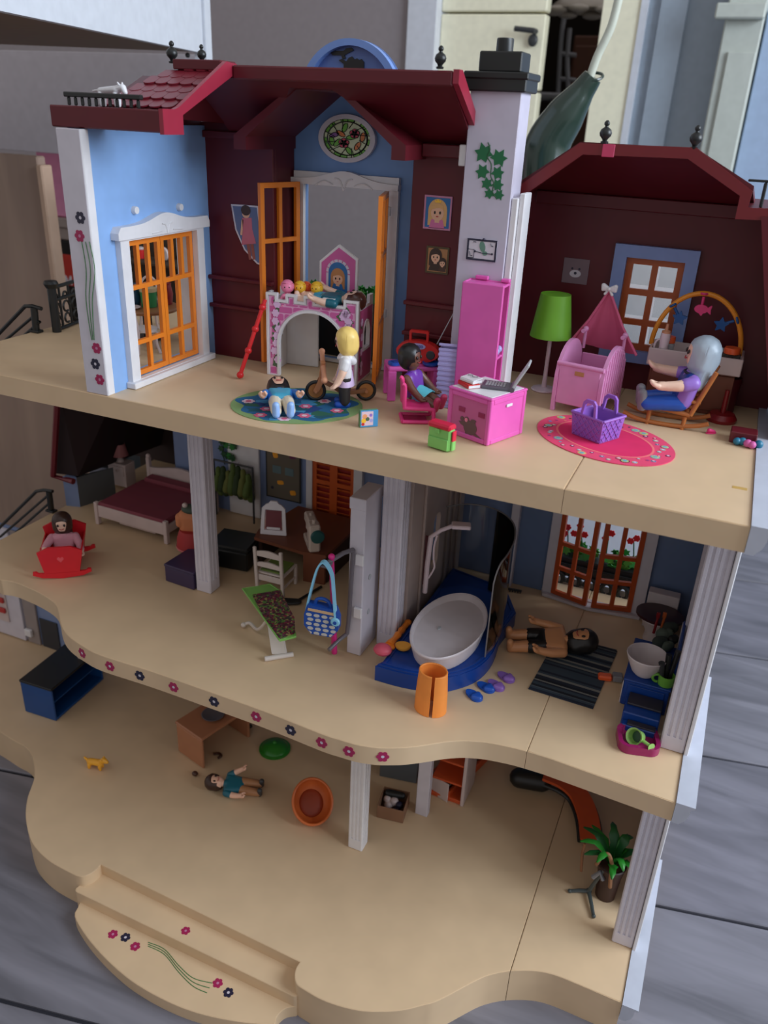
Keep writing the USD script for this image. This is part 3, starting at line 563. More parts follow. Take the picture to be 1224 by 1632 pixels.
# ---------- chimney
CY = .145
c0, c1 = at(735, 330, y=CY)[0], at(815, 310, y=CY)[0]
ch = part(DH, 'chimney', bx(c0, c1, CY, CY + .03, F3 + .0005, at(790, 146, y=CY)[2] + .002), 'chim_white')
zc = at(790, 146, y=CY)[2]
part(ch, 'cap', J(bx(c0 - .004, c1 + .004, CY - .004, CY + .034, zc, zc + .012, .001), bx(c0 - .0055, c1 + .0055, CY - .0055, CY + .0355, zc + .009, zc + .0145, .001)), 'black')
zc2 = zc + .0145; part(ch, 'cap', bx(c0 + .005, c1 - .003, CY + .001, CY + .028, zc2, zc2 + .015, .001), 'black')
part(ch, 'flue', mv(lathe([(0, .010), (.0066, .010), (.007, .009), (.007, 0)], 20), (c0 + c1) / 2, CY + .014, zc2 + .015), 'black')
part(ch, 'bracket', bx(c0 - .007, c0 - .0003, CY + .003, CY + .02, .752, .769), 'white')
n0 = at(815, 316, y=CY)[2]; part(ch, 'corner_strip', bx(c1 + .0003, c1 + .006, CY + .002, CY + .028, F3 + .0005, n0), 'white'); part(ch, 'corner_strip', bx(c1 + .0062, c1 + .011, CY + .006, CY + .028, F3 + .0005, n0 + .004), 'white')
iv = [(771, 244, 1.5, 20), (795, 252, 1.35, -30), (769, 274, 1.15, 30), (793, 276, 1.05, -20), (776, 293, .95, 10), (793, 295, .95, -25), (780, 309, .85, 10), (795, 311, .85, -30)]
lf = Polygon([(0, -.005), (.0022, -.0024), (.005, -.0028), (.0036, .0004), (.0048, .0032), (.0018, .0028), (0, .006), (-.0018, .0028), (-.0048, .0032), (-.0036, .0004), (-.005, -.0028), (-.0022, -.0024)])
for u, v, s, r in iv:
    part(ch, 'ivy_leaf', X(ext(affinity.rotate(affinity.scale(lf, s, s), r, origin=(0, 0)), .0004), FRONT(at(u, v, y=CY - .0001))), mat('ivy', (24, 104, 62), .5))
part(ch, 'ivy_stem', tube(spline([at(u, v, y=CY - .0003) for u, v in ((778, 227), (781, 238), (777, 250), (783, 262), (782, 280), (787, 292), (785, 305), (791, 316))], 5), .0005, 5), 'dgreen')
# ---------- right room of the top floor
YW2, ZW2 = .285, .728
X0, X1 = -.262, -.012
wq = lambda u, v: at(u, v, y=YW2)
w0, w1 = wq(997, 410), wq(1093, 520)
wl_, wr_, wt_, wb_ = at(1000, 412, y=YW2)[0], at(1094, 415, y=YW2)[0], at(1045, 413, y=YW2)[2], at(1040, 552, y=YW2)[2] - .006
part(DH, 'wall', X(ext(Polygon([(X0 - .03, F3), (X1 + .02, F3), (X1 + .02, ZW2), (X0 - .03, ZW2)], [[(wl_, wb_), (wr_, wb_), (wr_, wt_), (wl_, wt_)]]), .006), FRONT((0, YW2 + .006, 0))), 'maroon')
fo = FRONT((0, YW2, 0))
wf = part(DH, 'window_frame', X(ext(sbox(wl_ - .0125, wb_ - .012, wr_ + .012, wt_ + .012).difference(sbox(wl_, wb_, wr_, wt_)), .007), fo), mat('frame_blue', (128, 152, 206)))
lw = wr_ - wl_; lh = wt_ - wb_
part(wf, 'sash', X(ext(leaf(lw, lh, .0065, (2, 2, 2), (.36, .36, .28), .006), .004), FRONT((wl_, YW2 + .004, wb_))), 'rust')
for k in range(6):
    part(wf, 'pane', X(ext(sbox(.005 + (k % 2) * lw / 2, .004 + (k // 2) * lh / 3, .004 + (k % 2 + 1) * lw / 2 - .004, (k // 2 + 1) * lh / 3), .0006), FRONT((wl_, YW2 + .0035, wb_))), 'clear')
ew = [at(1213, 345, y=.186), at(1226, 668, y=.186)]; ew[1] = ew[0] + (ew[1] - ew[0]) * (F3 + .0004 - ew[0][2]) / (ew[1][2] - ew[0][2])
part(DH, 'wall', trimesh.convex.convex_hull(np.array([p + o for p in ew for o in (np.zeros(3), np.array([.006, 0, 0]), np.array([0, .11, 0]), np.array([.006, .11, 0]))])), 'maroon', label='maroon sloping right end wall')
part(DH, 'roof_foot', bx(-.023, -.0008, .166, .184, F3 + .0002, F3 + .0105), 'maroon'); 
RY = .19
G = [(818, 303), (925, 228), (1110, 235), (1198, 305)]
g2 = [(at(u, v, y=RY)[0], at(u, v, y=RY)[2]) for u, v in G]
k1 = (at(1200, 305, y=RY)[0], at(1200, 305, y=RY)[2]); k2 = at(1196, 331, y=RY); k3 = (.02, at(1224, 329, y=RY)[2] + .001)
th_ = .0088
out = [(g2[0][0] - .002, g2[0][1] - .012), g2[0], g2[1], g2[2], k1, (k1[0] - .001, k2[2]), k3, (k3[0], k3[1] - .0095), (k1[0] - .009, k2[2] - .0095), (k1[0] - .009, k1[1] - .004), (g2[2][0] - .005, g2[2][1] - th_), (g2[1][0] + .004, g2[1][1] - th_), (g2[0][0] + .004, g2[0][1] - th_)]
part(DH, 'roof_gable', X(ext(Polygon(out), .006), FRONT((0, RY + .003, 0))), mat('gable_red', (112, 22, 30)))
inner = [(g2[0][0], g2[0][1]), g2[1], g2[2], k1, (k1[0] - .001, ZW2 - .006), (k1[0] - .006, ZW2 - .006), (k1[0] - .006, k1[1] - .002), (g2[2][0] - .002, g2[2][1] - .003), (g2[1][0] + .002, g2[1][1] - .003), (g2[0][0] + .003, g2[0][1] - .003)]
# back slope behind the gable and hips
xm0, xm1 = g2[1][0], g2[2][0]; zt_ = g2[1][1] - .003
V8 = np.array([(xm0, RY, zt_), (xm1, RY, zt_), (k1[0] + .004, YW2 + .008, ZW2 - .004), (g2[0][0] - .006, YW2 + .008, ZW2 - .004), (k1[0], RY, k1[1]), (g2[0][0], RY, g2[0][1])])
rv = np.vstack([V8, V8 + (0, 0, .004)])
tf = [[0, 1, 2], [0, 2, 3], [1, 4, 2], [0, 3, 5]]
part(DH, 'roof', trimesh.Trimesh(rv, tf + [[i + 6 for i in reversed(f_)] for f_ in tf] + [[0, 1, 7], [0, 7, 6], [1, 4, 10], [1, 10, 7], [4, 2, 8], [4, 8, 10], [2, 3, 9], [2, 9, 8], [3, 5, 11], [3, 11, 9], [5, 0, 6], [5, 6, 11]], process=False), 'maroon', False)
part(DH, 'roof_ledge', bx(k1[0] - .002, .03, RY, YW2 + .02, k3[1] - .012, k3[1] - .003), 'maroon')
part(DH, 'roof_eave', bx(g2[0][0], k1[0] - .004, YW2 - .004, YW2 + .004, ZW2 - .012, ZW2), 'maroon')
finial(963, 229, RY, .76); finial(1106, 238, RY, .76)
a = at(971, 232, y=RY - .003); part(DH, 'roof_clip', bx(a[0] - .0052, a[0] + .0052, RY - .0042, RY - .003, a[2] - .009, a[2] + .001), mat('clip_pink', (200, 62, 100)))
a = at(1208, 330, y=RY + .01); rl = part(DH, 'balcony_railing', J(bx(a[0] - .012, a[0] + .03, RY + .008, RY + .011, a[2] + .019, a[2] + .021), ), 'black')
for k in range(3): part(rl, 'baluster', bx(a[0] + .002 + k * .012 - .0014, a[0] + .0034 + k * .012, RY + .008, RY + .011, k3[1] - .003, a[2] + .019), 'black')
# ---------- middle floor: back wall
Y2 = .30
bwp = Polygon([(-.735, F2), (-.235, F2), (-.235, F3 - TH), (-.735, F3 - TH)])
s0, s1 = at(497, 740, y=Y2), at(572, 850, y=Y2)
part(DH, 'wall', bx(-.735, -.235, Y2, Y2 + .006, F2, F3 - TH), mat('wall_blue2', (122, 140, 178)), label='blue back wall of the middle floor')
a, b = at(371, 860, y=Y2), at(415, 700, y=Y2)
dd = part(DH, 'door', bx(a[0], b[0] - .001, Y2 - .004, Y2, F2 + .001, .42), 'white', label='plain white door')
for u, v in ((376, 742), (400, 748)):
    q = at(u, v, y=Y2 - .004); part(dd, 'tile_sticker', bx(q[0] - .005, q[0] + .005, Y2 - .0046, Y2 - .004, q[2] - .006, q[2] + .006), 'lilac')
# shutters
sx0, sx1 = at(501, 800, y=Y2)[0], at(566, 800, y=Y2)[0]; sz0 = at(540, 848, y=Y2)[2]; sz1 = .425
fr = part(DH, 'window_frame', X(ext(sbox(sx0 - .009, sz0 - .006, sx1 + .012, sz1 + .01).difference(sbox(sx0, sz0, sx1, sz1)), .007), FRONT((0, Y2, 0))), 'white')
mat('shutter', (206, 92, 34)); mat('shutter_dark', (150, 40, 34))
part(fr, 'back_panel', bx(sx0, sx1, Y2 - .0012, Y2 - .0002, sz0, sz1), 'shutter_dark')
sw = (sx1 - sx0) / 2
for k in (0, 1):
    x0 = sx0 + k * sw
    sh = part(DH, 'shutter', X(ext(sbox(x0, sz0, x0 + sw, sz1).difference(unary_union([sbox(x0 + .006, sz0 + .008, x0 + sw - .005, sz0 + .068), sbox(x0 + .006, sz0 + .074, x0 + sw - .005, sz1 - .006)])), .004), FRONT((0, Y2 - .0014, 0))), 'shutter')
    for j in range(7): part(sh, 'slat', X(bx(x0 + .006, x0 + sw - .005, -.0008, .0008, -.002, .002, .0003), mx((0, Y2 - .0038, sz0 + .013 + j * .0085), rx=35)), 'shutter')
    for j in range(7): part(sh, 'slat', X(bx(x0 + .006, x0 + sw - .005, -.0008, .0008, -.002, .002, .0003), mx((0, Y2 - .0038, sz0 + .079 + j * .0085), rx=35)), 'shutter')
part(fr, 'sill', bx(sx0 - .012, sx1 + .014, Y2 - .014, Y2, sz0 - .012, sz0 - .006), mat('sill_w', (190, 120, 80)))
# partition between sewing room and bathroom
pa, pb_ = at(552, 1040, z=F2), at(575, 1045.5, z=F2)
pz = at(575, 796, y=pa[1])[2]
pt = part(DH, 'partition', bx(pa[0], pb_[0], pa[1], .108, F2 + .0003, pz, .001), 'lilac', label='white half-height partition end')
part(pt, 'cap', bx(pa[0] - .0008, pb_[0] + .0008, pa[1] - .001, .1085, pz - .012, pz + .0006), 'lilac')
for z in (.318, .36): part(pt, 'peg_hole', X(lathe([(0, .0006), (.003, .0006), (.003, 0)], 14), RIGHT((pb_[0] + .0002, pa[1] + .016, z))), 'lgrey')
px_ = at(650, 1000, y=.118)[0]
wp = Polygon([(.118, F2), (Y2, F2), (Y2, F3 - TH), (.118, F3 - TH)], [[tuple(q) for q in np.array(rrect(.022, .07, .009, (.20, F2 + .085)).exterior.coords)]])
part(DH, 'wall', X(ext(wp, .005), RIGHT((-.305, 0, 0))), mat('taupe', (176, 158, 150)), label='taupe bathroom side wall with a rounded opening')
part(DH, 'wall_rib', J(*[bx(-.3, -.297, y, y + .006, F2, F3 - TH) for y in (.15, .235, .255, .275)]), 'taupe')
# bathroom back wall with orange garden gate doors
g0, g1, g2_, g3_ = at(868, 900, y=.292)[0], at(1046, 930, y=.292)[0], at(818, 880, y=.292)[0], at(1110, 900, y=.292)[0]
gx0, gx1 = at(881, 940, y=.292)[0], at(1017, 967, y=.292)[0] + .006
gx1 = at(1030, 880, y=.292)[0] - .004
part(DH, 'wall', J(bx(-.235, gx0 - .002, .292, .298, F2, F3 - TH), bx(gx1 + .002, 0, .292, .298, F2, F3 - TH), bx(gx0 - .002, gx1 + .002, .292, .298, .40, F3 - TH)), 'bluew')
part(DH, 'corner_strip', bx(g2_ - .006, g2_ + .004, .282, .292, F2, F3 - TH), 'lilac'); part(DH, 'window_frame', bx(-.2995, g2_ - .008, .289, .2925, .405, F3 - TH), mat('night_blue', (30, 36, 48), .25))
fr = part(DH, 'door_frame', X(ext(sbox(gx0 - .012, F2, gx1 + .014, .43).difference(sbox(gx0, F2 + .005, gx1, .415)), .006), FRONT((0, .2915, 0))), 'lilac')
part(fr, 'threshold', trimesh.convex.convex_hull(np.vstack([[(x, y, z) for z in (F2 + .0003, F2 + .004)] for x, y in ((gx0 - .014, .292), (gx1 + .016, .292), (gx1 + .012, .280), ((gx0 + gx1) / 2, .272), (gx0 - .01, .280))])), 'lilac')
gm = (gx0 + gx1) / 2; gw = gm - gx0 - .001
for k in (0, 1):
    m = mx(((gx0, gx1)[k], .288, F2 + .005), (-14, 14)[k]) @ FRONT((0, 0, 0))
    q = leaf(gw, .128, .0055, (2, 2, 2), (.47, .26, .27), .0048)
    if k: q = affinity.scale(q, -1, 1, origin=(0, 0))
    part(DH, 'door_leaf', X(ext(q, .004), m), mat('gate_orange', (184, 78, 34)))
# right end wall of the bathroom
part(DH, 'wall', bx(-.006, -.0005, .205, .292, F2, F3 - TH), 'lilac')
part(DH, 'corner_strip', bx(-.0215, -.006, .19, .206, F2, F3 - TH), 'lilac')
# ---------- ground floor: back walls
part(DH, 'wall', bx(-.80, -.0005, .335, .341, F1, F2 - TH), 'wall_blue2')
part(DH, 'wall', bx(-.006, -.0005, .11, .335, F1, F2 - TH), 'lilac')
# ================= TOY FIGURES (in millimetres, feet at z = 0, facing -y)
def rotx(sp, deg, z0, y0=0):
    c, s = math.cos(math.radians(deg)), math.sin(math.radians(deg))
    return [(x, y0 + (y - y0) * c - (z - z0) * s, z0 + (y - y0) * s + (z - z0) * c, r) for x, y, z, r in sp]
def rotz_pts(sp, deg):
    c, s = math.cos(math.radians(deg)), math.sin(math.radians(deg))
    return [(x * c - y * s, x * s + y * c, z, r) for x, y, z, r in sp]
def fluidq(ms, edge=2.2, it=5): return fluid(ms, edge, it)
def figure(name, label, m, skin='skin', top=None, sleeve='long', skirt=None, legs=None, shoes=None, hair=('hairblk', 'bob'), hip=0, arms=(15, 15), spread=0, head_yaw=0, brim=False, mouth='lip', shorts=None, s=1.0, hood=None, collar=None, vest=None, group=None):
    t = thing(name, label, 'toy figure', m @ np.diag([.001 * s, .001 * s, .001 * s, 1]), group)
    H = 29
    legsp = [[(sx * 5.9, .2, 27.5, 5.6), (sx * 6.0, -.2, 15, 5.1), (sx * 6.2, .2, 5.5, 4.6)] for sx in (-1, 1)]
    foot = [[(sx * 6.3, 2.3, 3.3, 3.2), (sx * 6.6, -6.5, 2.9, 2.8)] for sx in (-1, 1)]
    legsp = [rotx(l, -hip, H) for l in legsp]; foot = [rotx(l, -hip, H) for l in foot]
    torso = [(-5.4, 0, 30, 5.9), (5.4, 0, 30, 5.9), (-8.4, 0, 44.5, 4.8), (8.4, 0, 44.5, 4.8)]
    head = [(0, .2, 58.6, 8.7), (0, 0, 64, 9.7)]
    armsp = []
    for sx, a in zip((-1, 1), arms):
        ar = [(sx * 12.6, 0, 44.6, 4.3), (sx * (14.6 + spread * .5), -.6, 35.5, 3.8), (sx * (14.8 + spread), -2, 27.5, 3.2)]
        hd = [(sx * (14.8 + spread), -3, 23.8, 3.1)]
        cl = [[(sx * (14.8 + spread) + k * 1.9, -3.4, 23.0, 1.9), (sx * (14.8 + spread) + k * 2.7, -5.0, 20.4, 1.5), (sx * (14.8 + spread) + k * 1.7, -6.8, 18.8, 1.15)] for k in (-1, 1)]
        armsp.append((rotx(ar, -a, 44.6), rotx(hd, -a, 44.6), [rotx(c, -a, 44.6) for c in cl]))
    rh = lambda sp: rotz_pts(sp, head_yaw)
    ms = [hullof(*torso), hullof((0, 0, 48, 4.3), (0, 0, 55, 4.3)), hullof(*rh(head))]
    for l, f_ in zip(legsp, foot): ms += chain(*l) + [hullof(*f_)]
    for ar, hd, cl in armsp:
        ms += chain(*ar) + [hullof(ar[-1], hd[0])]
        for c in cl: ms += [hullof(hd[0][:3] + (2.4,), c[0])] + chain(*c)
    part(t, 'body', fluidq(ms, 2.0, 4), skin, True)
    inf = lambda sp, d: [(x, y, z, r + d) for x, y, z, r in sp]
    hy = mx((0, 0, 0), head_yaw)
    for sx in (-1, 1): part(t, 'eye', X(ball((sx * 3.5, -9.25, 61.6), (1.15, .7, 1.6)), hy), 'eye')
    part(t, 'mouth', X(tube(spline([(-2.6, -8.6, 57.6), (0, -9.0, 56.6), (2.6, -8.6, 57.6)], 5), .42, 6), hy), mouth)
    if top:
        tt = [hullof(*inf(torso, .55)), hullof((0, 0, 47.5, 5.4), (0, 0, 45, 6))]
        part(t, 'top', fluidq(tt, 2.2, 3), top, True)
        if sleeve:
            for ar, hd, cl in armsp:
                a = inf(ar, .55)
                if sleeve == 'short': a = [a[0], tuple(np.array(a[0]) * .45 + np.array(a[1]) * .55)]
                part(t, 'sleeve', fluidq(chain(*a), 2.0, 2), sleeve if sleeve in C else top, True)
    if vest: part(t, 'vest', fluidq([hullof(*[(x * .86, y - .9, z + .3, r + .2) for x, y, z, r in torso])], 2.2, 2), vest, True)
    if skirt:
        zb, col = skirt
        rng = [(9.6, 34), (10.4, 31)] + [(10.4 + (31 - z) * .26, z) for z in np.linspace(29, zb, 5)]
        sk = lathe([(max(r - 2, 1), z) for r, z in rng[:1]] + rng + [(rng[-1][0] - .8, zb)] + [(r - .9, z) for r, z in rng[::-1]], 32)
        sk.apply_transform(np.diag([1, .72, 1, 1]))
        if hip: sk.apply_transform(trimesh.transformations.rotation_matrix(math.radians(-hip * .8), [1, 0, 0], [0, 0, 31]))
        part(t, 'skirt', sk, col)
    if legs:
        part(t, 'trousers', fluidq([hullof((-5.4, 0, 30, 6.3), (5.4, 0, 30, 6.3))] + [q for l in legsp for q in chain(*inf(l, .5))], 2.2, 3), legs, True)
    if shorts:
        part(t, 'shorts', fluidq([hullof((-5.4, 0, 30, 6.4), (5.4, 0, 30, 6.4))] + [hullof(*inf([l[0], tuple(np.array(l[0]) * .4 + np.array(l[1]) * .6)], .7)) for l in legsp], 2.2, 2), shorts, True)
    if shoes:
        for f_ in foot: part(t, 'shoe', fluidq([hullof(*inf(f_, .5))], 1.8, 2), shoes, True)
    if hood: part(t, 'hood', fluidq([hullof((-6, 3.5, 47, 3.4), (6, 3.5, 47, 3.4), (0, 7, 43, 4)), hullof((-7, -3, 47.5, 2.2), (0, -5.5, 46, 2.2)), hullof((7, -3, 47.5, 2.2), (0, -5.5, 46, 2.2)), hullof((-6, 3.5, 47, 3.4), (-7, -3, 47.5, 2.2)), hullof((6, 3.5, 47, 3.4), (7, -3, 47.5, 2.2))], 2, 2), hood, True)
    if collar: part(t, 'collar', tube([(6.6 * math.cos(a), 5.6 * math.sin(a), 48.3) for a in np.linspace(0, 2 * math.pi, 20)[:-1]], .9, 8, True), collar)
    col, st = hair
    hb = [(0, 1.2, 64.2, 11.3)]
    if st in ('bob', 'long'): hb += [(0, 2.6, 57, 10.4), (-5, 1.5, 56, 6.2), (5, 1.5, 56, 6.2)]
    hm = [hullof(*hb)]
    if st == 'long': hm += [hullof((0, 4.5, 60, 9), (-6, 4.2, 43, 4.5), (6, 4.2, 43, 4.5))]
    if st == 'cap': hm = [hullof((0, .6, 64.6, 11.2), (0, 2, 60, 10.2))]
    hw = fluidq(hm, 2.2, 3)
    fc = hullof((-3.6, -12, 53, 5.6), (3.6, -12, 53, 5.6), (-3.4, -12, 62.5, 5.2), (3.4, -12, 62.5, 5.2))
    hw = cut(hw, fc)
    if st in ('bob', 'long'):     # combed grooves
        gr = []
        for k in range(9):
            a = math.radians(-10 + 25 * k); c_, s_ = math.cos(a), math.sin(a)
            gr.append(tube(spline([(4 * c_, 1.2 + 4 * s_, 75.4), (9 * c_, 1.5 + 9 * s_, 71.6), (11.6 * c_, 2 + 11.2 * s_, 63), (11.6 * c_, 2.8 + 11.2 * s_, 52)], 3), .68, 5))
        hw = cut(hw, *gr)
    part(t, 'hair', X(hw, hy), col, 50)
    return t
def lay(feet, head, z, roll=0, rise=0.0):
    """Lying on the back from the feet point towards the head point; roll turns it about its length."""
    f_ = np.array([feet[0], feet[1], z]); d = np.array([head[0] - feet[0], head[1] - feet[1], rise]); d /= np.linalg.norm(d)
    up = np.array([0, 0, 1.0]); up -= d * (d @ up); up /= np.linalg.norm(up)
    m = np.eye(4); m[:3, 2] = d; m[:3, 1] = -up; m[:3, 0] = np.cross(-up, d); m[:3, 3] = f_
    return m @ mx((0, 0, 0), roll)
ZT = F3 + .0008
# girl on the flowery rug
figure('toy_figure', 'figure in blue top lying on its back on the round flowery rug, soles forward', lay(at(452, 655, z=F3 + .009), at(440, 606, z=F3 + .009), F3 + .0068, 0, .0078), skin='skin', top='girl_blue', sleeve='long', legs='cream_cloth', shoes='sky_sole', hair=('hairblk', 'bob'), arms=(12, 12), spread=2, vest='tealgrey')
# blond woman beside the scooter, facing left
b = at(544, 647, z=F3); figure('toy_figure', 'blond figure in white hoodie and lilac skirt standing by the scooter', mx((b[0] + .002, b[1] + .002, F3 + .0003), -62), skin='skinl', top='white', sleeve='short', skirt=(21, 'lilac_cloth'), legs='dgrey_leg', shoes='royal', hair=('blond', 'bob'), arms=(8, 14), hood='white')
# seated girl at the pink desk, facing right
figure('toy_figure', 'dark-skinned figure with black hair in aqua dress sitting at the pink desk', mx((-.2985, .0985, F3 + .0185), 84) @ mx(rx=-12) @ mx((0, 0, -.029)), skin='brownskin', top='violet_top', sleeve=None, skirt=(17, 'aqua'), shoes='hot_shoe', hair=('hairblk', 'cap'), hip=62, arms=(28, 28), head_yaw=0)
# grandmother in the rocking chair, facing left
GM = mx((-.0705, .190, F3 + .0245), -78) @ mx((0, 0, 0), rx=-12) @ mx((0, 0, -.029 * 1.36))
figure('toy_figure', 'grey-haired figure in lilac blouse with blue apron sitting in the wooden rocking chair', GM, skin='skinl', top='purple', sleeve='short', legs='royal', shoes='grey', hair=('hairgrey', 'long'), hip=72, arms=(74, 62), spread=0, vest='navy', collar='ink', s=1.36)
# figure in the red cradle
figure('toy_figure', 'brown-haired figure in pink patterned top sitting in the red cradle', mx((-.7133, .0442, F2), 37) @ mx((0, .043, .019)) @ mx(rx=-6) @ mx((0, 0, -.029 * 1.08)), skin='skinl', top='pink_pattern', sleeve='long', legs='blanket', hair=('hairbr', 'long'), hip=92, arms=(62, 40), spread=4, s=1.08)
# man on the bathroom mat
f_, h_ = at(806, 1022, z=F2 + .008), at(958, 1034, z=F2 + .008)
figure('toy_figure', 'bare-chested figure in black shorts lying on the striped bathroom mat', lay(f_, h_, F2 + .0088, 16, .0105), skin='bronze', shorts='hairblk', hair=('hairblk', 'bob'), arms=(8, 12), spread=1, s=1.33)
# man on the ground floor
f_, h_ = at(419, 1256, z=.008), at(327, 1250, z=.008)
figure('toy_figure', 'figure in teal shirt and tan trousers lying on the ground floor', lay(f_, h_, .0068, -16, .0072), skin='skin', top='teal', sleeve='short', legs='tan_leg', shoes='dgrey', hair=('hairbr', 'cap'), arms=(10, 30), spread=2)
# ================= TOP FLOOR, LEFT ROOM
mat('stone_pink', (206, 96, 160), .5); mat('mortar_pink', (232, 168, 208), .5); mat('baby_pink', (240, 132, 168)); mat('mallow', (226, 190, 226))
fa = at(427, 596, z=F3); fb = at(568.5, 614.5, z=F3); cang = math.degrees(math.atan2(fb[1] - fa[1], fb[0] - fa[0])); CWd = math.hypot(*(fb - fa)[:2]); CHt = .0845
CM = mx((fa[0], fa[1], F3 + .0003), cang)
t = thing('toy_castle_bed', 'pink and white toy castle loft bed with arch and battlements', 'play castle', CM)
gaps = [(.123, .216), (.333, .414), (.537, .617), (.747, .84)]
def castle_outline(w, h, gaps, arch, d=0.0, md=.0062):
    p = sbox(d, 0 if not d else .001, w - d, h - d)
    p = p.difference(unary_union([sbox(w * a - d, h - md - d, w * b + d, h + .01) for a, b in gaps]))
    ac, r, sp = arch
    return p.difference(unary_union([sbox(ac - r - d, -.01, ac + r + d, sp), Point(ac, sp).buffer(r + d, 12)]))
ar = (CWd * .5, .0352, .033)
fo = FRONT((0, 0, 0))
part(t, 'front_panel', X(ext(castle_outline(CWd, CHt, gaps, ar), .003), FRONT((0, .003, 0))), 'white')
cardp = castle_outline(CWd, CHt, gaps, ar, .0032)
fc_ = part(t, 'front_card', X(mv(ext(cardp, .0004), 0, 0, 0), FRONT((0, -.0001, 0))), 'mortar_pink')
rim = castle_outline(CWd, CHt, gaps, ar).difference(castle_outline(CWd, CHt, gaps, ar, .0024))
part(t, 'panel_rim', X(ext(rim, .0016), FRONT((0, -.0001, 0))), 'white')
random.seed(3)
def stones(parent, region, w, h, m, seed):
    rnd = random.Random(seed); y = .002; r = 0
    while y < h:
        hh = .0068 + rnd.random() * .002; x = -rnd.random() * .01
        while x < w:
            ww = .009 + rnd.random() * .007
            q = affinity.translate(sbox(x + .0006, y + .0006, x + ww - .0006, y + hh - .0006).buffer(-.0015).buffer(.0015, 3), rnd.uniform(-.0003, .0003), rnd.uniform(-.0006, .0006)).intersection(region)
            for g_ in getattr(q, 'geoms', [q]):
                if g_.area > 6e-6: part(parent, 'stone', X(mv(ext(g_, .00025), 0, 0, .0004), m), 'stone_pink')
            x += ww
        y += hh
stones(fc_, cardp.buffer(-.0008), CWd, CHt, FRONT((0, -.0001, 0)), 4)
def vine(parent, pts, m, n=14, seed=1, z=.0009):
    rnd = random.Random(seed)
    for i in range(n):
        k = rnd.random() * (len(pts) - 1); a = np.array(pts[int(k)]) * (1 - k % 1) + np.array(pts[min(int(k) + 1, len(pts) - 1)]) * (k % 1)
        q = affinity.translate(affinity.rotate(Polygon([(0, -.0042), (.0022, -.001), (.0016, .003), (0, .0046), (-.0016, .003), (-.0022, -.001)]), rnd.uniform(0, 180)), a[0] + rnd.uniform(-.002, .002), a[1])
        part(parent, 'printed_leaf', X(mv(ext(q, .00012), 0, 0, z - .0002 + i * 1e-5), m), 'dleaf')
    for i in range(n // 2):
        k = (i + .5) / (n // 2) * (len(pts) - 1); a = np.array(pts[int(k)]) * (1 - k % 1) + np.array(pts[min(int(k) + 1, len(pts) - 1)]) * (k % 1)
        part(parent, 'printed_flower', X(mv(ext(affinity.translate(flower(.0042, False), a[0] + rnd.uniform(-.002, .002), a[1]), .0001), 0, 0, z + .0001), m), 'mallow')
mat('dleaf', (78, 104, 74), .6)
vine(fc_, [(.013, .078), (.009, .06), (.012, .045), (.008, .03), (.011, .012)], FRONT((0, -.0001, 0)), 16, 2)
vine(fc_, [(CWd - .018, .066), (CWd - .012, .074), (CWd - .010, .060), (CWd - .014, .052)], FRONT((0, -.0001, 0)), 12, 7)
dp = .047
so = lambda x: RIGHT((x, 0, 0))
sidep = sbox(.001, 0, dp, .077).union(sbox(.001, .077, .012, CHt)).union(sbox(dp - .012, .077, dp, CHt)).difference(unary_union([sbox(.016, .034, .035, .048), oval(.0095, .013, (.0255, .048))]))
for x_, nm in ((CWd - .003, 1), (0, 0)):
    part(t, 'side_panel', X(ext(sidep, .003), so(x_)), 'white')
sc = sbox(.0035, .003, dp - .003, .074).difference(unary_union([sbox(.014, .031, .037, .048), oval(.0117, .015, (.0255, .048))]))
sp_ = part(t, 'side_card', X(mv(ext(sc, .0004), 0, 0, 0), so(CWd + .0001)), mat('side_pink', (186, 80, 132), .5))
vine(sp_, [(.008, .070), (.010, .045), (.008, .02), (.012, .008)], so(CWd + .0001), 10, 9)
part(t, 'window_rim', X(ext(unary_union([sbox(.0145, .0315, .0365, .048), oval(.0112, .0145, (.0255, .048))]).difference(unary_union([sbox(.0165, .034, .0345, .048), oval(.0092, .0125, (.0255, .048))])), .0012), so(CWd + .0001)), 'white')
part(t, 'bed_platform', bx(.003, CWd - .003, .003, dp, .066, .070), 'white')
part(t, 'back_panel', bx(.003, CWd * .40, dp - .003, dp, 0, .066), 'white'); part(t, 'back_panel', bx(CWd * .40, CWd - .003, dp - .003, dp, .060, .074), 'white')
# headboard with a printed girl
hq = [np.array(at(u, v, y=fa[1] + dp - .004)) for u, v in ((504, 466), (504, 417), (534, 391), (564, 414), (564, 470))]
hx0, hw_ = hq[0][0], hq[4][0] - hq[0][0]; hz0 = F3 + .06; hp = Polygon([(0, 0), (0, hq[1][2] - hz0), (hw_ / 2, hq[2][2] - hz0), (hw_, hq[3][2] - hz0 - .0004), (hw_, 0)])
HM = np.linalg.inv(CM) @ FRONT((hx0, fa[1] + dp + .006, hz0))
hd_ = part(t, 'headboard', X(ext(hp, .003), HM), 'white')
part(hd_, 'card', X(mv(ext(hp.buffer(-.0024), .0004), 0, 0, .003), HM), 'stone_pink')
ac_ = (hw_ / 2, .042); zz = .0034
part(hd_, 'stone_arch', X(mv(ext(unary_union([Point(ac_).buffer(.0135, 16), sbox(ac_[0] - .0135, .020, ac_[0] + .0135, ac_[1])]), .0002), 0, 0, zz), HM), mat('arch_white', (214, 206, 220), .5))
part(hd_, 'sky', X(mv(ext(unary_union([Point(ac_).buffer(.0108, 16), sbox(ac_[0] - .0108, .020, ac_[0] + .0108, ac_[1])]), .0002), 0, 0, zz + .0002), HM), mat('print_blue', (44, 108, 168), .5))
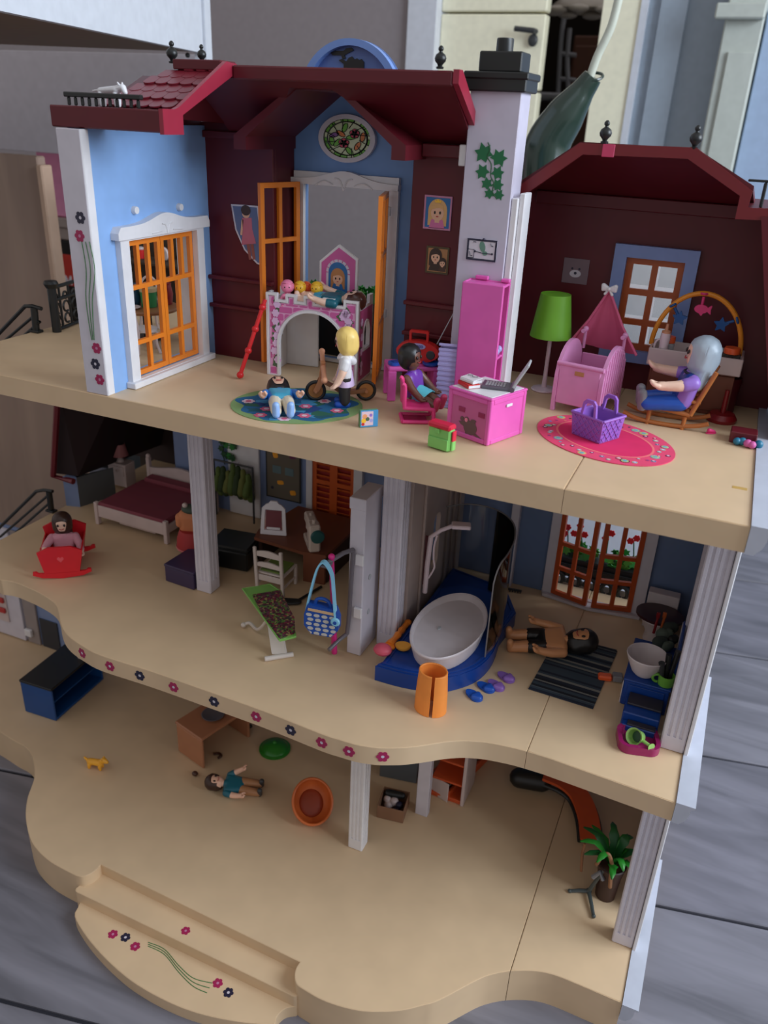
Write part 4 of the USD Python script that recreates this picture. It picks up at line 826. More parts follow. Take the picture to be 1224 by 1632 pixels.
for k in range(9):
    a = math.radians(k * 22.5); c_, s_ = math.cos(a), math.sin(a)
    part(hd_, 'arch_joint', X(tube([(ac_[0] + .0112 * c_, ac_[1] + .0112 * s_, zz + .0003), (ac_[0] + .0136 * c_, ac_[1] + .0136 * s_, zz + .0003)], .0004, 4), HM), 'stone_pink')
def printed_girl(parent, m, c, s, hair, dress, z, clip=None):
    """A printed portrait of a round-faced doll with long hair, flat layers of colour."""
    def f_(poly, mat_, nm, dz):
        q = affinity.translate(affinity.scale(poly, s, s, origin=(0, 0)), *c)
        if clip is not None: q = q.intersection(clip)
        if q.area > 1e-8: part(parent, nm, X(mv(ext(q, .0001), 0, 0, z + dz), m), mat_)
    f_(oval(1, 1.1, (0, .15)).union(sbox(-1, -1.3, 1, .2)), hair, 'printed_hair', 0)
    f_(Polygon([(-.6, -.7), (.6, -.7), (1.0, -2.0), (-1.0, -2.0)]), dress, 'printed_dress', .0001)
    f_(oval(.68, .74, (0, -.1)).union(sbox(-.25, -1, .25, -.7)), 'peach_face', 'printed_face', .0002)
    f_(Polygon([(-.7, .2), (-.5, .7), (0, .9), (.5, .7), (.7, .2), (.2, .42), (-.1, .38)]), hair, 'printed_fringe', .0003)
    for k in (-1, 1): f_(oval(.1, .15, (k * .28, -.05)), 'eye', 'printed_eye', .0003)
    f_(oval(.14, .06, (0, -.42)), 'lip', 'printed_mouth', .0003)
mat('peach_face', (226, 178, 148), .5); mat('print_tan', (186, 128, 78), .5); mat('print_blond', (216, 170, 112), .5); mat('print_pink', (208, 112, 160), .5)
printed_girl(hd_, HM, (ac_[0], .037), .0080, 'print_tan', 'print_blue', zz + .0005)
# red pole leaning on the castle
p0, p1 = at(382, 600, z=F3 + .003), at(428, 478, y=fa[1] - .004)
p1 = p1.copy(); p1[0] -= .004
t = thing('red_pole', 'knobbed red plastic pole leaning against the pink castle', 'pole')
part(t, 'rod', rod(p0, p1, .0021), 'red')
for f_ in (.02, .34, .62, .9): part(t, 'knob', ball(p0 + (p1 - p0) * f_, .0036), 'red')
# babies and the figure lying on the castle bed
def baby(label, u, v, y, z0, body, head, s=1.0, rz=0, hairc=None):
    b = at(u, v, y=y)
    t = thing('baby_figure', label, 'toy figure', mx((b[0], y, z0), rz) @ np.diag([.001 * s, .001 * s, .001 * s, 1]))
    part(t, 'body', fluid([hullof((0, 0, 4.5, 4.2), (0, 0, 10, 3.2))] + [hullof((sx * 3, -1, 10, 1.7), (sx * 5.2, -3.5, 7, 1.5)) for sx in (-1, 1)] + [hullof((sx * 2.4, -1, 2.6, 2.2), (sx * 3.6, -7, 2.2, 1.8)) for sx in (-1, 1)], 1.3, 4), body, True)
    h = part(t, 'head', ball((0, -.3, 17.2), (5.6, 5.4, 5.6)), head, True)
    for sx in (-1, 1): part(h, 'eye', ball((sx * 1.9, -5.2, 17.6), (.55, .4, .8), 1), 'eye')
    part(t, 'hair' if hairc else 'cap', cut(ball((0, .3, 17.7), (6.1, 5.9, 6.0)), mv(trimesh.creation.box((14, 9, 11)), 0, -5.2, 15.2)), hairc or head, True)
    return t
PZ = F3 + .0705
baby('pink baby doll sitting on the castle bed beside the battlement', 458, 450, fa[1] + .012, PZ, 'baby_pink', 'baby_pink', 1.12, 25)
baby('yellow-haired baby doll with peach body behind the pink one', 478, 450, fa[1] + .022, PZ, 'skin', 'yellow', 1.05, 15, 'yellow')
baby('orange baby doll between the two yellow ones', 488, 450, fa[1] + .031, PZ, 'orange_red', 'orange_red', .98, 0)
baby('yellow baby doll in front of the castle headboard', 505, 450, fa[1] + .026, PZ, 'yellow', 'yellow', 1.08, 0)
figure('toy_figure', 'figure with smooth brown hair lying on top of the castle bed', lay((fa[0] + .0265, fa[1] + .0165, 0), (fa[0] + .10, fa[1] + .0225, 0), PZ + .0075, 8, .0062), skin='skinl', top='teal', sleeve='short', shorts='tealgrey', hair=('hairbr2', 'cap'), hip=4, arms=(14, 8), s=.98)
# flowery round rug
RM = mx((-.4009, .0584, F3 + .0002), math.degrees(.5156))
t = thing('flower_rug', 'round blue and green rug with pink flowers under the lying figure', 'rug', RM)
A, B = .0616, .0517
part(t, 'rug_base', ext(oval(A, B, n=24), .0006), mat('rug_green', (128, 158, 100), .8))
rnd = random.Random(8)
wav = [(A * .88 * (1 + .07 * math.sin(9 * a + 1) + .05 * math.sin(5 * a)) * math.cos(a), B * .88 * (1 + .07 * math.sin(9 * a + 1) + .05 * math.sin(5 * a)) * math.sin(a)) for a in np.linspace(0, 2 * math.pi, 72)[:-1]]
pond = Polygon(wav); part(t, 'printed_pond', mv(ext(pond, .00012), 0, 0, .0006), mat('rug_blue', (28, 96, 140), .8))
cols_ = [mat('rug_teal', (22, 84, 96), .8), mat('rug_sky', (62, 138, 180), .8), mat('rug_dgreen', (40, 98, 78), .8), mat('rug_deep', (24, 62, 120), .8)]
for k in range(34):
    a, r = rnd.random() * 6.28, math.sqrt(rnd.random()) * .82
    c_ = (A * r * math.cos(a), B * r * math.sin(a)); q = Polygon([(c_[0] + rr_ * math.cos(w_a) * 1.5, c_[1] + rr_ * math.sin(w_a)) for w_a, rr_ in ((j * .785, rnd.uniform(.003, .0085)) for j in range(8))]).intersection(pond)
    if q.area > 1e-6: part(t, 'printed_wave', mv(ext(q, .00006), 0, 0, .00072 + k * 3e-6), cols_[k % 4])
im = np.linalg.inv(RM)
def onrug(u, v, z): q = im @ np.append(at(u, v, z=z), 1); return q[0], q[1]
for i, (u, v) in enumerate(((396, 640), (425, 652), (415, 662), (453, 668), (485, 663), (487, 648), (517, 640), (537, 655), (445, 632), (470, 628), (505, 627))):
    c_ = onrug(u, v, F3 + .0007); s_ = .0064
    part(t, 'printed_flower', mv(ext(affinity.translate(flower(s_, False), *c_), .0001), 0, 0, .00086), 'rug_pink' if i % 3 else 'rug_pale'); part(t, 'printed_centre', mv(ext(Point(c_).buffer(s_ * .4, 6), .0001), 0, 0, .0010), 'rug_pale' if i % 3 else 'rug_pink')
# wooden scooter
wf, wr = at(503, 627, y=.0795), at(583, 629, y=.105)
wf[2] = wr[2] = F3 + .0102
t = thing('wooden_scooter', 'brown wooden toy scooter with black tyres behind the blond figure', 'scooter')
d = (wr - wf); d[2] = 0; d /= np.linalg.norm(d); nn = np.array([d[1], -d[0], 0])
def wheel(c, r, w):
    m = plane_m(c, d, (0, 0, 1))
    tyre = tube([(m @ [r * .84 * math.cos(a), r * .84 * math.sin(a), 0, 1])[:3] for a in np.linspace(0, 2 * math.pi, 28)[:-1]], r * .17, 8, True)
    h = part(t, 'wheel', tyre, 'black'); part(h, 'disc', X(mv(lathe([(0, .0012), (r * .2, .0016), (r * .25, .0008), (r * .72, .0008), (r * .72, -.0008), (0, -.0008)], 24)), m), mat('wheel_wood', (176, 116, 58), .5)); part(h, 'hub', X(mv(lathe([(0, .0045), (.0016, .0045), (.0016, -.0045), (0, -.0045)], 10)), m), 'lbrown')
wheel(wf, .0100, .003); wheel(wr, .0100, .003)
up = np.array([0, 0, 1.0])
pl = [wf + d * .006 + up * .010, wf + d * .017 + up * .004, wf + d * .024 - up * .001, wr - d * .012 - up * .001, wr + up * .001]
for k in (-1, 1): part(t, 'fork', trimesh.convex.convex_hull(np.vstack([q + nn * k * .003 + nn * .0007 * j + d * .0028 * i for q in (wf, wf + d * .006 + up * .013) for i in (-1, 1) for j in (-1, 1)])), 'lbrown')
part(t, 'deck', trimesh.util.concatenate([trimesh.convex.convex_hull(np.vstack([q + nn * .0035 * i + up * .0018 * j for q in pl[n_:n_ + 2] for i in (-1, 1) for j in (-1, 1)])) for n_ in range(len(pl) - 1)]), mat('scooter_wood', (150, 100, 66), .5))
st0, st1 = wf + d * .005 + up * .012, at(515, 577, y=.0765)
part(t, 'steering_post', rod(st0, st1, .0022), 'lbrown')
ha, hb_ = at(513, 560, y=.093), at(517, 606, y=.063); hc = (ha + hb_) / 2
part(t, 'handlebar', tube([ha, ha * .8 + hb_ * .2, hc, ha * .2 + hb_ * .8, hb_], [.0026, .0022, .0024, .0022, .0028]), 'peach_wood')
part(t, 'grip', mv(ball((0, 0, 0), .0031), *ha), 'peach_wood'); part(t, 'grip', mv(ball((0, 0, 0), .0032), *hb_), 'peach_wood')
# small picture book standing on the floor edge
a, b = at(574, 682, z=F3), at(602, 680, z=F3); an = math.degrees(math.atan2(b[1] - a[1], b[0] - a[0]))
t = thing('picture_book', 'tiny standing picture book with a scenic cover, in front of the rug', 'book', mx((a[0], a[1], F3 + .0003), an))
w_ = math.hypot(*(b - a)[:2])
part(t, 'block', bx(.0005, w_ - .0003, .0008, .0032, .0004, .0148), 'white'); part(t, 'spine', bx(-.0006, .0004, 0, .004, 0, .0155), mat('book_green', (84, 128, 84)))
part(t, 'back_cover', bx(0, w_, .0033, .004, 0, .0155), 'book_green'); cv = part(t, 'front_cover', bx(0, w_, 0, .0007, 0, .0155), mat('cover_blue', (70, 150, 206)))
pr = lambda poly, m_: part(cv, 'printed_shape', X(ext(poly, .0001), FRONT((0, -.00002, 0))), m_)
pr(sbox(.001, .0015, w_ * .72, .0145), 'rug_pale'); 
for x, z, r, m_ in ((.004, .010, .0022, 'peach'), (.003, .006, .0022, 'yellow'), (.0065, .0075, .0018, 'dleaf'), (.0025, .003, .0014, 'red'), (.0095, .011, .0014, 'purple'), (.010, .006, .0016, 'lav')): part(cv, 'printed_shape', X(mv(ext(Point(x, z).buffer(r, 6), .0001), 0, 0, .0001), FRONT((0, -.00002, 0))), m_)
# pink low table with radio
ta_ = at(617, 640, z=F3); TA = 32
t = thing('pink_side_table', 'low pink table carrying the red radio, by the maroon wall', 'table', mx((ta_[0], ta_[1], F3 + .0003), TA))
TW, TD, TH_ = .052, .030, .0335
part(t, 'tabletop', bx(0, TW, 0, TD, TH_ - .004, TH_, .001), 'pink_plastic')
for x in (0, TW - .008): part(t, 'side_leg', trimesh.convex.convex_hull(np.array([(x + i * .008, y, z) for i in (0, 1) for y, z in ((0, 0), (.008, 0), (0, TH_ - .004), (TD, TH_ - .004), (TD, 0))])) if x else J(bx(0, .008, 0, .004, 0, TH_ - .004)), 'pink_plastic')
part(t, 'rear_leg', bx(.0, .008, TD - .006, TD, 0, TH_ - .004), 'pink_plastic'); part(t, 'apron', bx(.008, TW - .008, TD - .004, TD - .001, TH_ - .012, TH_ - .004), 'pink_plastic')
TM = mx((ta_[0], ta_[1], F3 + .0003 + TH_), TA)
RMx = TM @ mx((.0315, .019, .0003), -22)
t = thing('red_radio', 'red toy radio with carry handle and long aerial on the pink table', 'radio', RMx)
bd = oval(.021, .0105, (0, .0108)); bd = bd.intersection(sbox(-1, 0, 1, 1))
part(t, 'body', X(mv(ext(bd, .010)), FRONT((0, .005, 0))), 'red_plastic')
part(t, 'carry_handle', X(ext(rrect(.019, .012, .002, (0, .025)).difference(rrect(.0145, .0075, .001, (0, .0248))), .004), FRONT((0, .002, 0))), 'red_plastic')
for x in (-.012, .013): part(t, 'speaker_grille', X(lathe([(0, .0006), (.0038, .0006), (.0044, 0)], 18), FRONT((x, -.0051, .009))), 'dgrey')
lb = part(t, 'label_plate', X(ext(oval(.0078, .003), .0006), FRONT((0, -.0051, .0165))), 'lav')
tm = meshkit.text_mesh('RADIO', .0024, .0003, True); part(lb, 'lettering', X(mv(tm, -tm.bounds[1][0] / 2, -.0012, .0006), FRONT((0, -.0051, .0165))), 'navy')
part(t, 'aerial', rod((.017, .004, .018), (.036, .012, .062), .0006, .0004, 6), 'lgrey')
t = thing('blue_tray', 'blue toy keyboard tray on the pink table in front of the radio', 'tray', TM @ mx((.012, .012, .0003), 25))
part(t, 'base', ext(rrect(.022, .011, .004), .0028), 'royal'); part(t, 'key_row', bx(-.008, .008, -.003, .003, .0028, .0034), 'navy')
t = thing('blue_plate', 'small blue dish on the pink table at the right of the radio', 'dish', TM @ mx((.042, .0065, .0003)))
part(t, 'rim', lathe([(0, 0), (.006, 0), (.0085, .002), (.0085, .003), (.007, .0018), (0, .0012)], 24), 'royal')
# lavender woven basket
b = at(716, 590, z=F3); b = np.array([-.2785, .131, F3])
t = thing('lavender_basket', 'lavender woven laundry basket beside the tall pink shelf', 'basket', mx((b[0], b[1], F3 + .0003), 12) @ np.diag([.8, .8, 1, 1]))
hb0 = .056
part(t, 'basket_wall', J(bx(-.0115, .0115, -.0095, -.0085, 0, hb0), bx(-.0115, .0115, .0085, .0095, 0, hb0), bx(-.0115, -.0105, -.0085, .0085, 0, hb0), bx(.0105, .0115, -.0085, .0085, 0, hb0), bx(-.0105, .0105, -.0085, .0085, 0, .001)), 'lav')
for k in range(13): part(t, 'weave_band', J(bx(-.0121, .0121, -.0102, -.0095, .003 + k * .0047, .0055 + k * .0047), bx(.0115, .0121, -.0095, .0095, .003 + k * .0047, .0055 + k * .0047)), 'lav')
# tall pink shelf
S = .1225
x0 = at(731, 520, y=S)[0]; x1 = at(797, 520, y=S)[0]; zt = at(765, 452, y=S)[2]; dS = .022
t = thing('pink_shelf_unit', 'tall narrow pink shelf unit in front of the white chimney', 'shelf unit', mx((x0, S, F3 + .0003)))
w_, h_ = x1 - x0, zt - F3
part(t, 'front_panel', bx(0, w_, 0, .003, 0, h_, .001), 'pink_plastic'); part(t, 'back_panel', bx(.0, w_, dS - .002, dS, 0, h_, .001), 'pink_plastic')
for z in (0, .028, .052, h_ - .003): part(t, 'shelf_board', bx(.002, w_ - .0005, .003, dS - .002, z, z + .0022), 'pink_plastic')
part(t, 'left_panel', bx(0, .0025, .003, dS - .002, 0, h_), 'pink_plastic'); part(t, 'top_rim', bx(.006, .018, dS - .004, dS, h_, h_ + .0035), 'pink_plastic'); part(t, 'top_rim', bx(w_ - .008, w_, dS - .006, dS, h_, h_ + .003), 'pink_plastic')
solo('white_crumpled_cloth', fluid([ball((0, 0, 0), .004), ball((.002, .002, .002), .0034), ball((-.002, -.001, .003), .003)], .0012, 2), 'lav', 'small lilac crumpled cloth on a shelf of the tall pink unit', 'cloth', mx((x0 + w_ - .0048, S + .011, F3 + .0003 + .0585)), smooth=True)
# pink desk cabinet
d0, d1, d2 = at(710, 688, z=F3), at(776, 712, z=F3), at(808, 685, z=F3)
DA = math.degrees(math.atan2(d1[1] - d0[1], d1[0] - d0[0])); DW = math.hypot(*(d1 - d0)[:2]); DD = .050; DHt = .0415
DM = mx((d0[0], d0[1], F3 + .0003), DA)
t = thing('pink_desk', 'pink desk cabinet with a printed mouse, holding the laptop', 'desk', DM)
part(t, 'body', bx(.0012, DW - .0012, .0012, DD, .001, DHt - .003, .0006), mat('desk_front', (198, 92, 150)))
for x in (0, DW - .0042): part(t, 'corner_post', bx(x, x + .0042, 0, .0042, 0, DHt - .002), 'pink_plastic'); part(t, 'corner_post', bx(x, x + .0042, DD - .004, DD + .0002, 0, DHt - .002), 'pink_plastic')
for z in (0, DHt - .0062): part(t, 'rail', bx(.0042, DW - .0042, -.0001, .003, z, z + .0042), 'pink_plastic'); part(t, 'rail', bx(DW - .003, DW, .0042, DD - .004, z, z + .0042), 'pink_plastic')
part(t, 'side_panel', bx(DW - .0014, DW - .0008, .003, DD - .003, .002, DHt - .004, .0002), 'pink_plastic'); part(t, 'desktop', bx(-.0004, DW + .0004, -.0004, DD + .0004, DHt - .002, DHt), 'pink_plastic'); part(t, 'white_top', bx(.002, DW - .0015, .002, DD - .003, DHt, DHt + .0005, .0002), 'white')
for x in (.012, .0335): part(t, 'slot', bx(x, x + .0068, .0006, .0013, .0225, .0268, .0002), 'dslot')
part(t, 'white_clip', bx(DW - .0006, DW + .0004, .022, .030, .030, .0325, .0003), 'white')
ms = FRONT((0, .0011, 0)); body_ = unary_union([oval(.0072, .0062, (.026, .0105)), Polygon([(.013, .0135), (.022, .0155), (.025, .0125), (.022, .009), (.015, .0115)]), oval(.002, .002, (.0165, .0165)), oval(.0026, .0028, (.0215, .0165)), sbox(.021, .004, .0235, .008), Polygon([(.032, .007), (.039, .0042), (.039, .0036), (.030, .005)]), oval(.003, .0012, (.029, .0175)), oval(.003, .001, (.0285, .0155))])
mo_ = part(t, 'mouse_print', X(ext(body_, .0003), ms), mat('mouse_grey', (106, 74, 80), .5), label='printed grey mouse'); part(mo_, 'ear', X(mv(ext(oval(.0016, .0018, (.0212, .0165)), .0002), 0, 0, .0003), ms), 'baby_pink')
DT = DM @ mx((0, 0, DHt + .0006))
t = thing('laptop', 'grey toy laptop with raised screen on the pink desk', 'laptop', DT @ mx((.029, .030, 0), 30))
part(t, 'base', bx(-.013, .013, -.010, .010, 0, .0026, .0006), 'dgrey_p'); 
for i in range(4):
    for j in range(7): part(t, 'key', bx(-.010 + j * .0025, -.0080 + j * .0025, -.006 + i * .0032, -.0038 + i * .0032, .0026, .0031, .0002), 'lgrey')
sx_ = plane_m((.0135, -.010, .0022), (0, 1, 0), (math.sin(math.radians(28)), 0, math.cos(math.radians(28))))
part(t, 'screen', X(bx(0, .020, 0, .025, -.001, .001, .0004), sx_), 'lgrey'); part(t, 'hinge', rod((.0135, -.0105, .0018), (.0135, .0105, .0018), .0022), 'dgrey_p')
t = thing('red_book', 'red book under a white paper stack on the pink desk', 'book', DT @ mx((.0115, .0125, 0), -20))
part(t, 'cover', bx(-.009, .009, -.006, .006, 0, .0035, .0005), 'red_plastic'); part(t, 'pages', bx(-.0085, .0093, -.0056, .0056, .0006, .0029, .0001), 'white')
t = thing('paper_stack', 'white curled paper with grey scribble on top of the red book', 'paper', DT @ mx((.0115, .0140, .0037), -8))
part(t, 'sheet', J(bx(-.008, .0085, -.005, .006, 0, .0022, .0003)), 'white'); part(t, 'sheet', X(bx(-.0085, .008, -.005, .006, 0, .001, .0003), mx((0, .001, .0024), 0, 6)), 'white')
part(t, 'scribble', tube(spline([(-.006, .002, .0041), (-.002, .004, .0045), (.001, .0015, .0042), (.005, .004, .0046)], 6), .0003, 5), 'dgrey_p')
# pink cantilever chair
cb_ = at(658, 676, z=F3)
cm = mx((cb_[0] + .003, cb_[1] + .002, F3 + .0003), 28)
t = thing('pink_chair', 'hot pink cantilever chair under the seated girl', 'chair', cm)
for y in (0, .021): part(t, 'side_frame', tube(spline([(-.013, y, .0018), (.012, y, .0018), (.0145, y, .004), (.0145, y, .011), (.012, y, .0135), (-.010, y, .0145), (-.012, y, .017), (-.0125, y, .034), (-.015, y, .037)], 5), .0018, 8), 'pink_hot')
part(t, 'foot_bar', rod((-.013, 0, .0018), (-.013, .021, .0018), .0018), 'pink_hot'); part(t, 'front_bar', rod((.0145, 0, .008), (.0145, .021, .008), .0016), 'pink_hot')
part(t, 'seat', bx(-.011, .012, .001, .020, .0132, .0152), 'pink_hot'); part(t, 'base_plate', bx(-.011, .010, .003, .018, .0006, .0016), mat('pink_deep', (176, 40, 90)))
part(t, 'backrest', X(bx(-.001, .001, .001, .020, 0, .021), mx((-.0125, 0, .0155), 0, 0, -4)), 'pink_hot')
# green and red satchel
b = at(698, 718, z=F3)
t = thing('toy_satchel', 'lime green toy satchel with red flap standing before the pink desk', 'satchel', mx((b[0] - .0005, b[1] + .001, F3 + .0003), -14))
part(t, 'body', bx(-.011, .0105, 0, .009, 0, .0195, .0014), 'lime'); part(t, 'pocket', bx(-.010, .0095, -.0012, 0, .001, .0105, .0006), 'lime'); part(t, 'flap', bx(-.0115, .011, -.0014, .0095, .0182, .0232, .0018), 'hot_red')
part(t, 'side_pocket', bx(.0105, .0125, .002, .0075, .001, .010, .0006), 'lime'); part(t, 'buckle', bx(-.003, .001, -.0024, -.0012, .015, .0185, .0003), 'lime'); part(t, 'strap', bx(.011, .0125, .002, .0075, .009, .018, .0005), 'hot_red')
# pictures on the walls
def picture(name, label, c, tl, br, y, bg, th=.0008, frame=None):
    a, b = at(*tl, y=y), at(*br, y=y); w, h = b[0] - a[0], a[2] - b[2]
    t = thing(name, label, c, FRONT((a[0], y - .0003, b[2])))
    part(t, 'sheet', mv(sheet_box(w, h, th), 0, 0, 0), bg)
    if frame: part(t, 'border', mv(ext(sbox(0, 0, w, h).difference(sbox(.0016, .0016, w - .0016, h - .0016)), .0003), 0, 0, th), frame)
    return t, w, h
def sheet_box(w, h, th): return bx(0, w, 0, h, 0, th, .0001)
t, w, h = picture('princess_picture', 'portrait card of a blond girl on blue, above the pink table', 'picture', (678, 310), (718, 368), YB, 'print_blue', .0008, 'pinkp')
printed_girl(t, np.eye(4), (w * .5, h * .52), w * .34, 'print_blond', 'print_pink', .0009, sbox(.0012, .0012, w - .0012, h - .0012))
part(t, 'crown', mv(ext(Polygon([(w * .4, h * .80), (w * .38, h * .88), (w * .45, h * .84), (w * .5, h * .91), (w * .55, h * .84), (w * .62, h * .88), (w * .6, h * .80)]), .0001), 0, 0, .0013), 'yellow')
t, w, h = picture('dark_hair_picture', 'small card with two dark-haired heads below the blond portrait', 'picture', (681, 391), (714, 438), YB, mat('print_ochre', (170, 122, 80), .6), .0008, mat('olive', (82, 70, 44), .6))
printed_girl(t, np.eye(4), (w * .42, h * .62), w * .28, 'hairbr', 'hairbr', .0009, sbox(.0012, .0012, w - .0012, h - .0012)); printed_girl(t, np.eye(4), (w * .74, h * .42), w * .17, 'hairbr', 'dbrown', .0013, sbox(.0012, .0012, w - .0012, h - .0012))
t, w, h = picture('plant_drawing', 'pinned line drawing of a green sprout on the white chimney', 'drawing', (746, 379), (790, 418), CY, 'lilac', .0006, 'ink')
part(t, 'pin', mv(ball((w * .55, h * 1.0, .0012), .0012), 0, 0, 0), 'ink')
L = lambda pts, r=.0003: tube([(x * w, y * h, .0009) for x, y in pts], r, 4)
part(t, 'ink_line', J(L([(.28, .42), (.55, .36), (.86, .36)]), L([(.2, .85), (.26, .86), (.3, .84)]), L([(.78, .85), (.82, .74), (.88, .72)]), L([(.05, .1), (.05, .5), (.25, .5), (.25, .12), (.05, .1)]), L([(.1, .4), (.13, .2), (.2, .2)])), 'ink'); part(t, 'sprout', mv(ext(affinity.translate(affinity.rotate(oval(.0026, .0046), 15), w * .52, h * .66).union(affinity.translate(oval(.0024, .0018), w * .62, h * .36)), .0002), 0, 0, .0007), mat('sprout', (98, 138, 120), .6))
for x, y in ((.28, .42), (.86, .36)): part(t, 'dot', mv(ext(Point(x * w, y * h).buffer(.0009, 6), .0003), 0, 0, .0007), 'ink')
# crescent poster on the left
q = [at(u, v, y=YB) for u, v in ((369, 325), (412, 328), (418, 380), (424, 426), (410, 420), (390, 398), (376, 366))]
o = (q[0][0], YB - .0004, q[3][2]); PM = FRONT(o)
pl_ = Polygon([(p[0] - o[0], p[2] - o[2]) for p in q])
t = thing('dancer_poster', 'curved blue poster of a girl in a pink dress on the maroon wall', 'poster', PM)
part(t, 'sheet', ext(pl_, .0006), mat('poster_blue', (96, 112, 150), .6)); part(t, 'border', mv(ext(pl_.difference(pl_.buffer(-.0016)), .0002), 0, 0, .0006), 'lilac')
def pp(u, v): p = at(u, v, y=YB); return (p[0] - o[0], p[2] - o[2])
dress = Polygon([pp(*p) for p in ((387, 347), (402, 347), (403, 365), (409, 388), (386, 390), (388, 366))])
part(t, 'printed_dress', mv(ext(dress, .0002), 0, 0, .0007), mat('poster_rose', (196, 108, 126), .6))
part(t, 'printed_arm', mv(ext(Polygon([pp(*p) for p in ((386, 350), (389, 350), (387, 375), (384, 374))]), .0002), 0, 0, .0007), 'peach_face')
for a in (0, 6): part(t, 'printed_leg', mv(ext(Polygon([pp(*p) for p in ((394 + a, 389), (399 + a, 389), (402 + a, 413), (398 + a, 414))]), .0002), 0, 0, .0007), mat('poster_leg', (150, 84, 74), .6))
c_ = pp(393, 340); part(t, 'printed_face', mv(ext(Point(c_).buffer(.0046, 8), .0002), 0, 0, .0008), 'peach_face'); part(t, 'printed_hair', mv(ext(oval(.0056, .005, (c_[0], c_[1] + .003)), .0002), 0, 0, .0009), 'hairbr')
t, w, h = picture('bear_drawing', 'pale card with a simple bear face on the right maroon wall', 'drawing', (900, 410), (935, 454), YW2, mat('bear_card', (128, 108, 116), .6), .0006)
for x, y, r in ((.36, .6, .0011), (.64, .6, .0011), (.5, .42, .0014)): part(t, 'printed_dot', mv(ext(Point(x * w, y * h).buffer(r, 6), .0002), 0, 0, .0006), 'ink')
part(t, 'printed_muzzle', mv(ext(oval(w * .22, h * .15, (w * .5, h * .4)), .0001), 0, 0, .0006), 'lilac')
# ================= TOP FLOOR, RIGHT ROOM
# green lamp
b = at(862, 622, z=F3); LM = mx((-.207, .232, F3 + .0003))
t = thing('floor_lamp', 'white floor lamp with bright green shade behind the crib', 'lamp', LM)
part(t, 'base', lathe([(0, 0), (.0125, 0), (.013, .001), (.012, .0022), (.003, .0035), (0, .0035)], 28), 'pinkwhite'); part(t, 'pole', lathe([(.0026, .0034), (.0021, .02), (.0020, .066)], 14), 'pinkwhite')
part(t, 'shade', lathe([(.0208, .056), (.0148, .098), (.0140, .098), (.0200, .056), (.0208, .056)], 36), mat('lamp_green', (112, 176, 44), .5)); part(t, 'shade_top', mv(lathe([(0, 0), (.0145, 0), (.0145, .0008), (0, .0008)], 28), 0, 0, .0966), 'lamp_green')
# pink crib
c0, c1, c2 = at(876, 653, z=F3), at(946, 669, z=F3), at(1003, 640, z=F3)
CA = math.degrees(math.atan2(c1[1] - c0[1], c1[0] - c0[0])); cw = .0475; cd = .062
KM = mx((c0[0], c0[1], F3 + .0003), CA)
t = thing('pink_crib', 'pale pink toy crib with curved slatted ends and pink canopy', 'crib', KM)
mat('crib_pink', (222, 150, 196)); mat('canopy_pink', (204, 92, 128), .6)
hC = .064
pr = [(.0, 0), (.005, 0), (.005, .014)] + [(.005, .014), (cd - .005, .014), (cd - .005, 0), (cd, 0), (cd, .030)] + [(cd * .5 + cd * .5 * math.cos(a), .030 + (hC - .030) * math.sin(a)) for a in np.linspace(.15, math.pi - .15, 14)] + [(0, .030)]
for x in (0, cw - .0035):
    e_ = part(t, 'end_panel', X(ext(Polygon(pr), .0035), RIGHT((x, 0, 0))), 'crib_pink')
    for k in range(9):
        y = .006 + k * (cd - .012) / 8; part(e_, 'slat', bx(x + (.0033 if x else -.0008), x + (.0045 if x else .0002), y - .0016, y + .0016, .015, .030 + (hC - .030) * math.sqrt(max(0, 1 - ((y - cd / 2) / (cd / 2)) ** 2)) - .003, .0004), 'crib_pink')
f_ = part(t, 'side_panel', bx(.0035, cw - .0035, .001, .0035, .008, .0455), 'crib_pink'); part(t, 'top_rail', rod((.001, .002, .0465), (cw - .001, .002, .0465), .0022), 'crib_pink')
part(t, 'side_panel', bx(.0035, cw - .0035, cd - .0035, cd - .001, .008, .0455), 'crib_pink'); part(t, 'mattress', bx(.0036, cw - .0036, .0036, cd - .0036, .010, .018), 'crib_pink')
part(t, 'gold_plate', bx(cw * .5 - .0045, cw * .5 + .0045, .0004, .001, .0375, .0415, .0002), mat('gold_print', (186, 132, 84)))
for x in (.004, cw - .004): part(t, 'canopy_post', J(rod((x, cd - .004, .05), (x, cd - .004, .068), .0016), mv(ball((0, 0, 0), .0028), x, cd - .004, .069), rod((x, cd - .012, .068), (x, cd - .004, .068), .002)), 'crib_pink')
ap = (np.linalg.inv(KM) @ np.append(at(972, 462, y=.232), 1))[:3]
q0, q1 = np.array([-.010, cd - .004, .055]), np.array([cw + .010, cd - .004, .053])
V_, F_ = [], []
n_ = 14
for k in range(n_ + 1):
    s = k / n_; bse = q0 * (1 - s) + q1 * s + np.array([0, math.sin(math.pi * s) * .018 + .001 * math.cos(s * 25), -.006 * math.sin(math.pi * s)])
    for j in range(9):
        f = j / 8; V_.append(ap * (1 - f) + bse * f + np.array([0, 0, -.004 * math.sin(math.pi * f)]))
for k in range(n_):
    for j in range(8): a = k * 9 + j; F_ += [[a, a + 1, a + 10], [a, a + 10, a + 9]]
cn = trimesh.Trimesh(V_, F_, process=False); n2 = cn.copy(); n2.apply_translation((0, .0012, .0003)); n2.invert()
part(t, 'canopy', J(cn, n2), 'canopy_pink', True)
for q in (q0, q1): part(t, 'canopy_edge', tube([ap + (0, -.0006, 0), (ap + q) / 2 + (0, -.0006, -.004), q + (0, -.0006, -.001)], .0013, 8), 'canopy_pink')
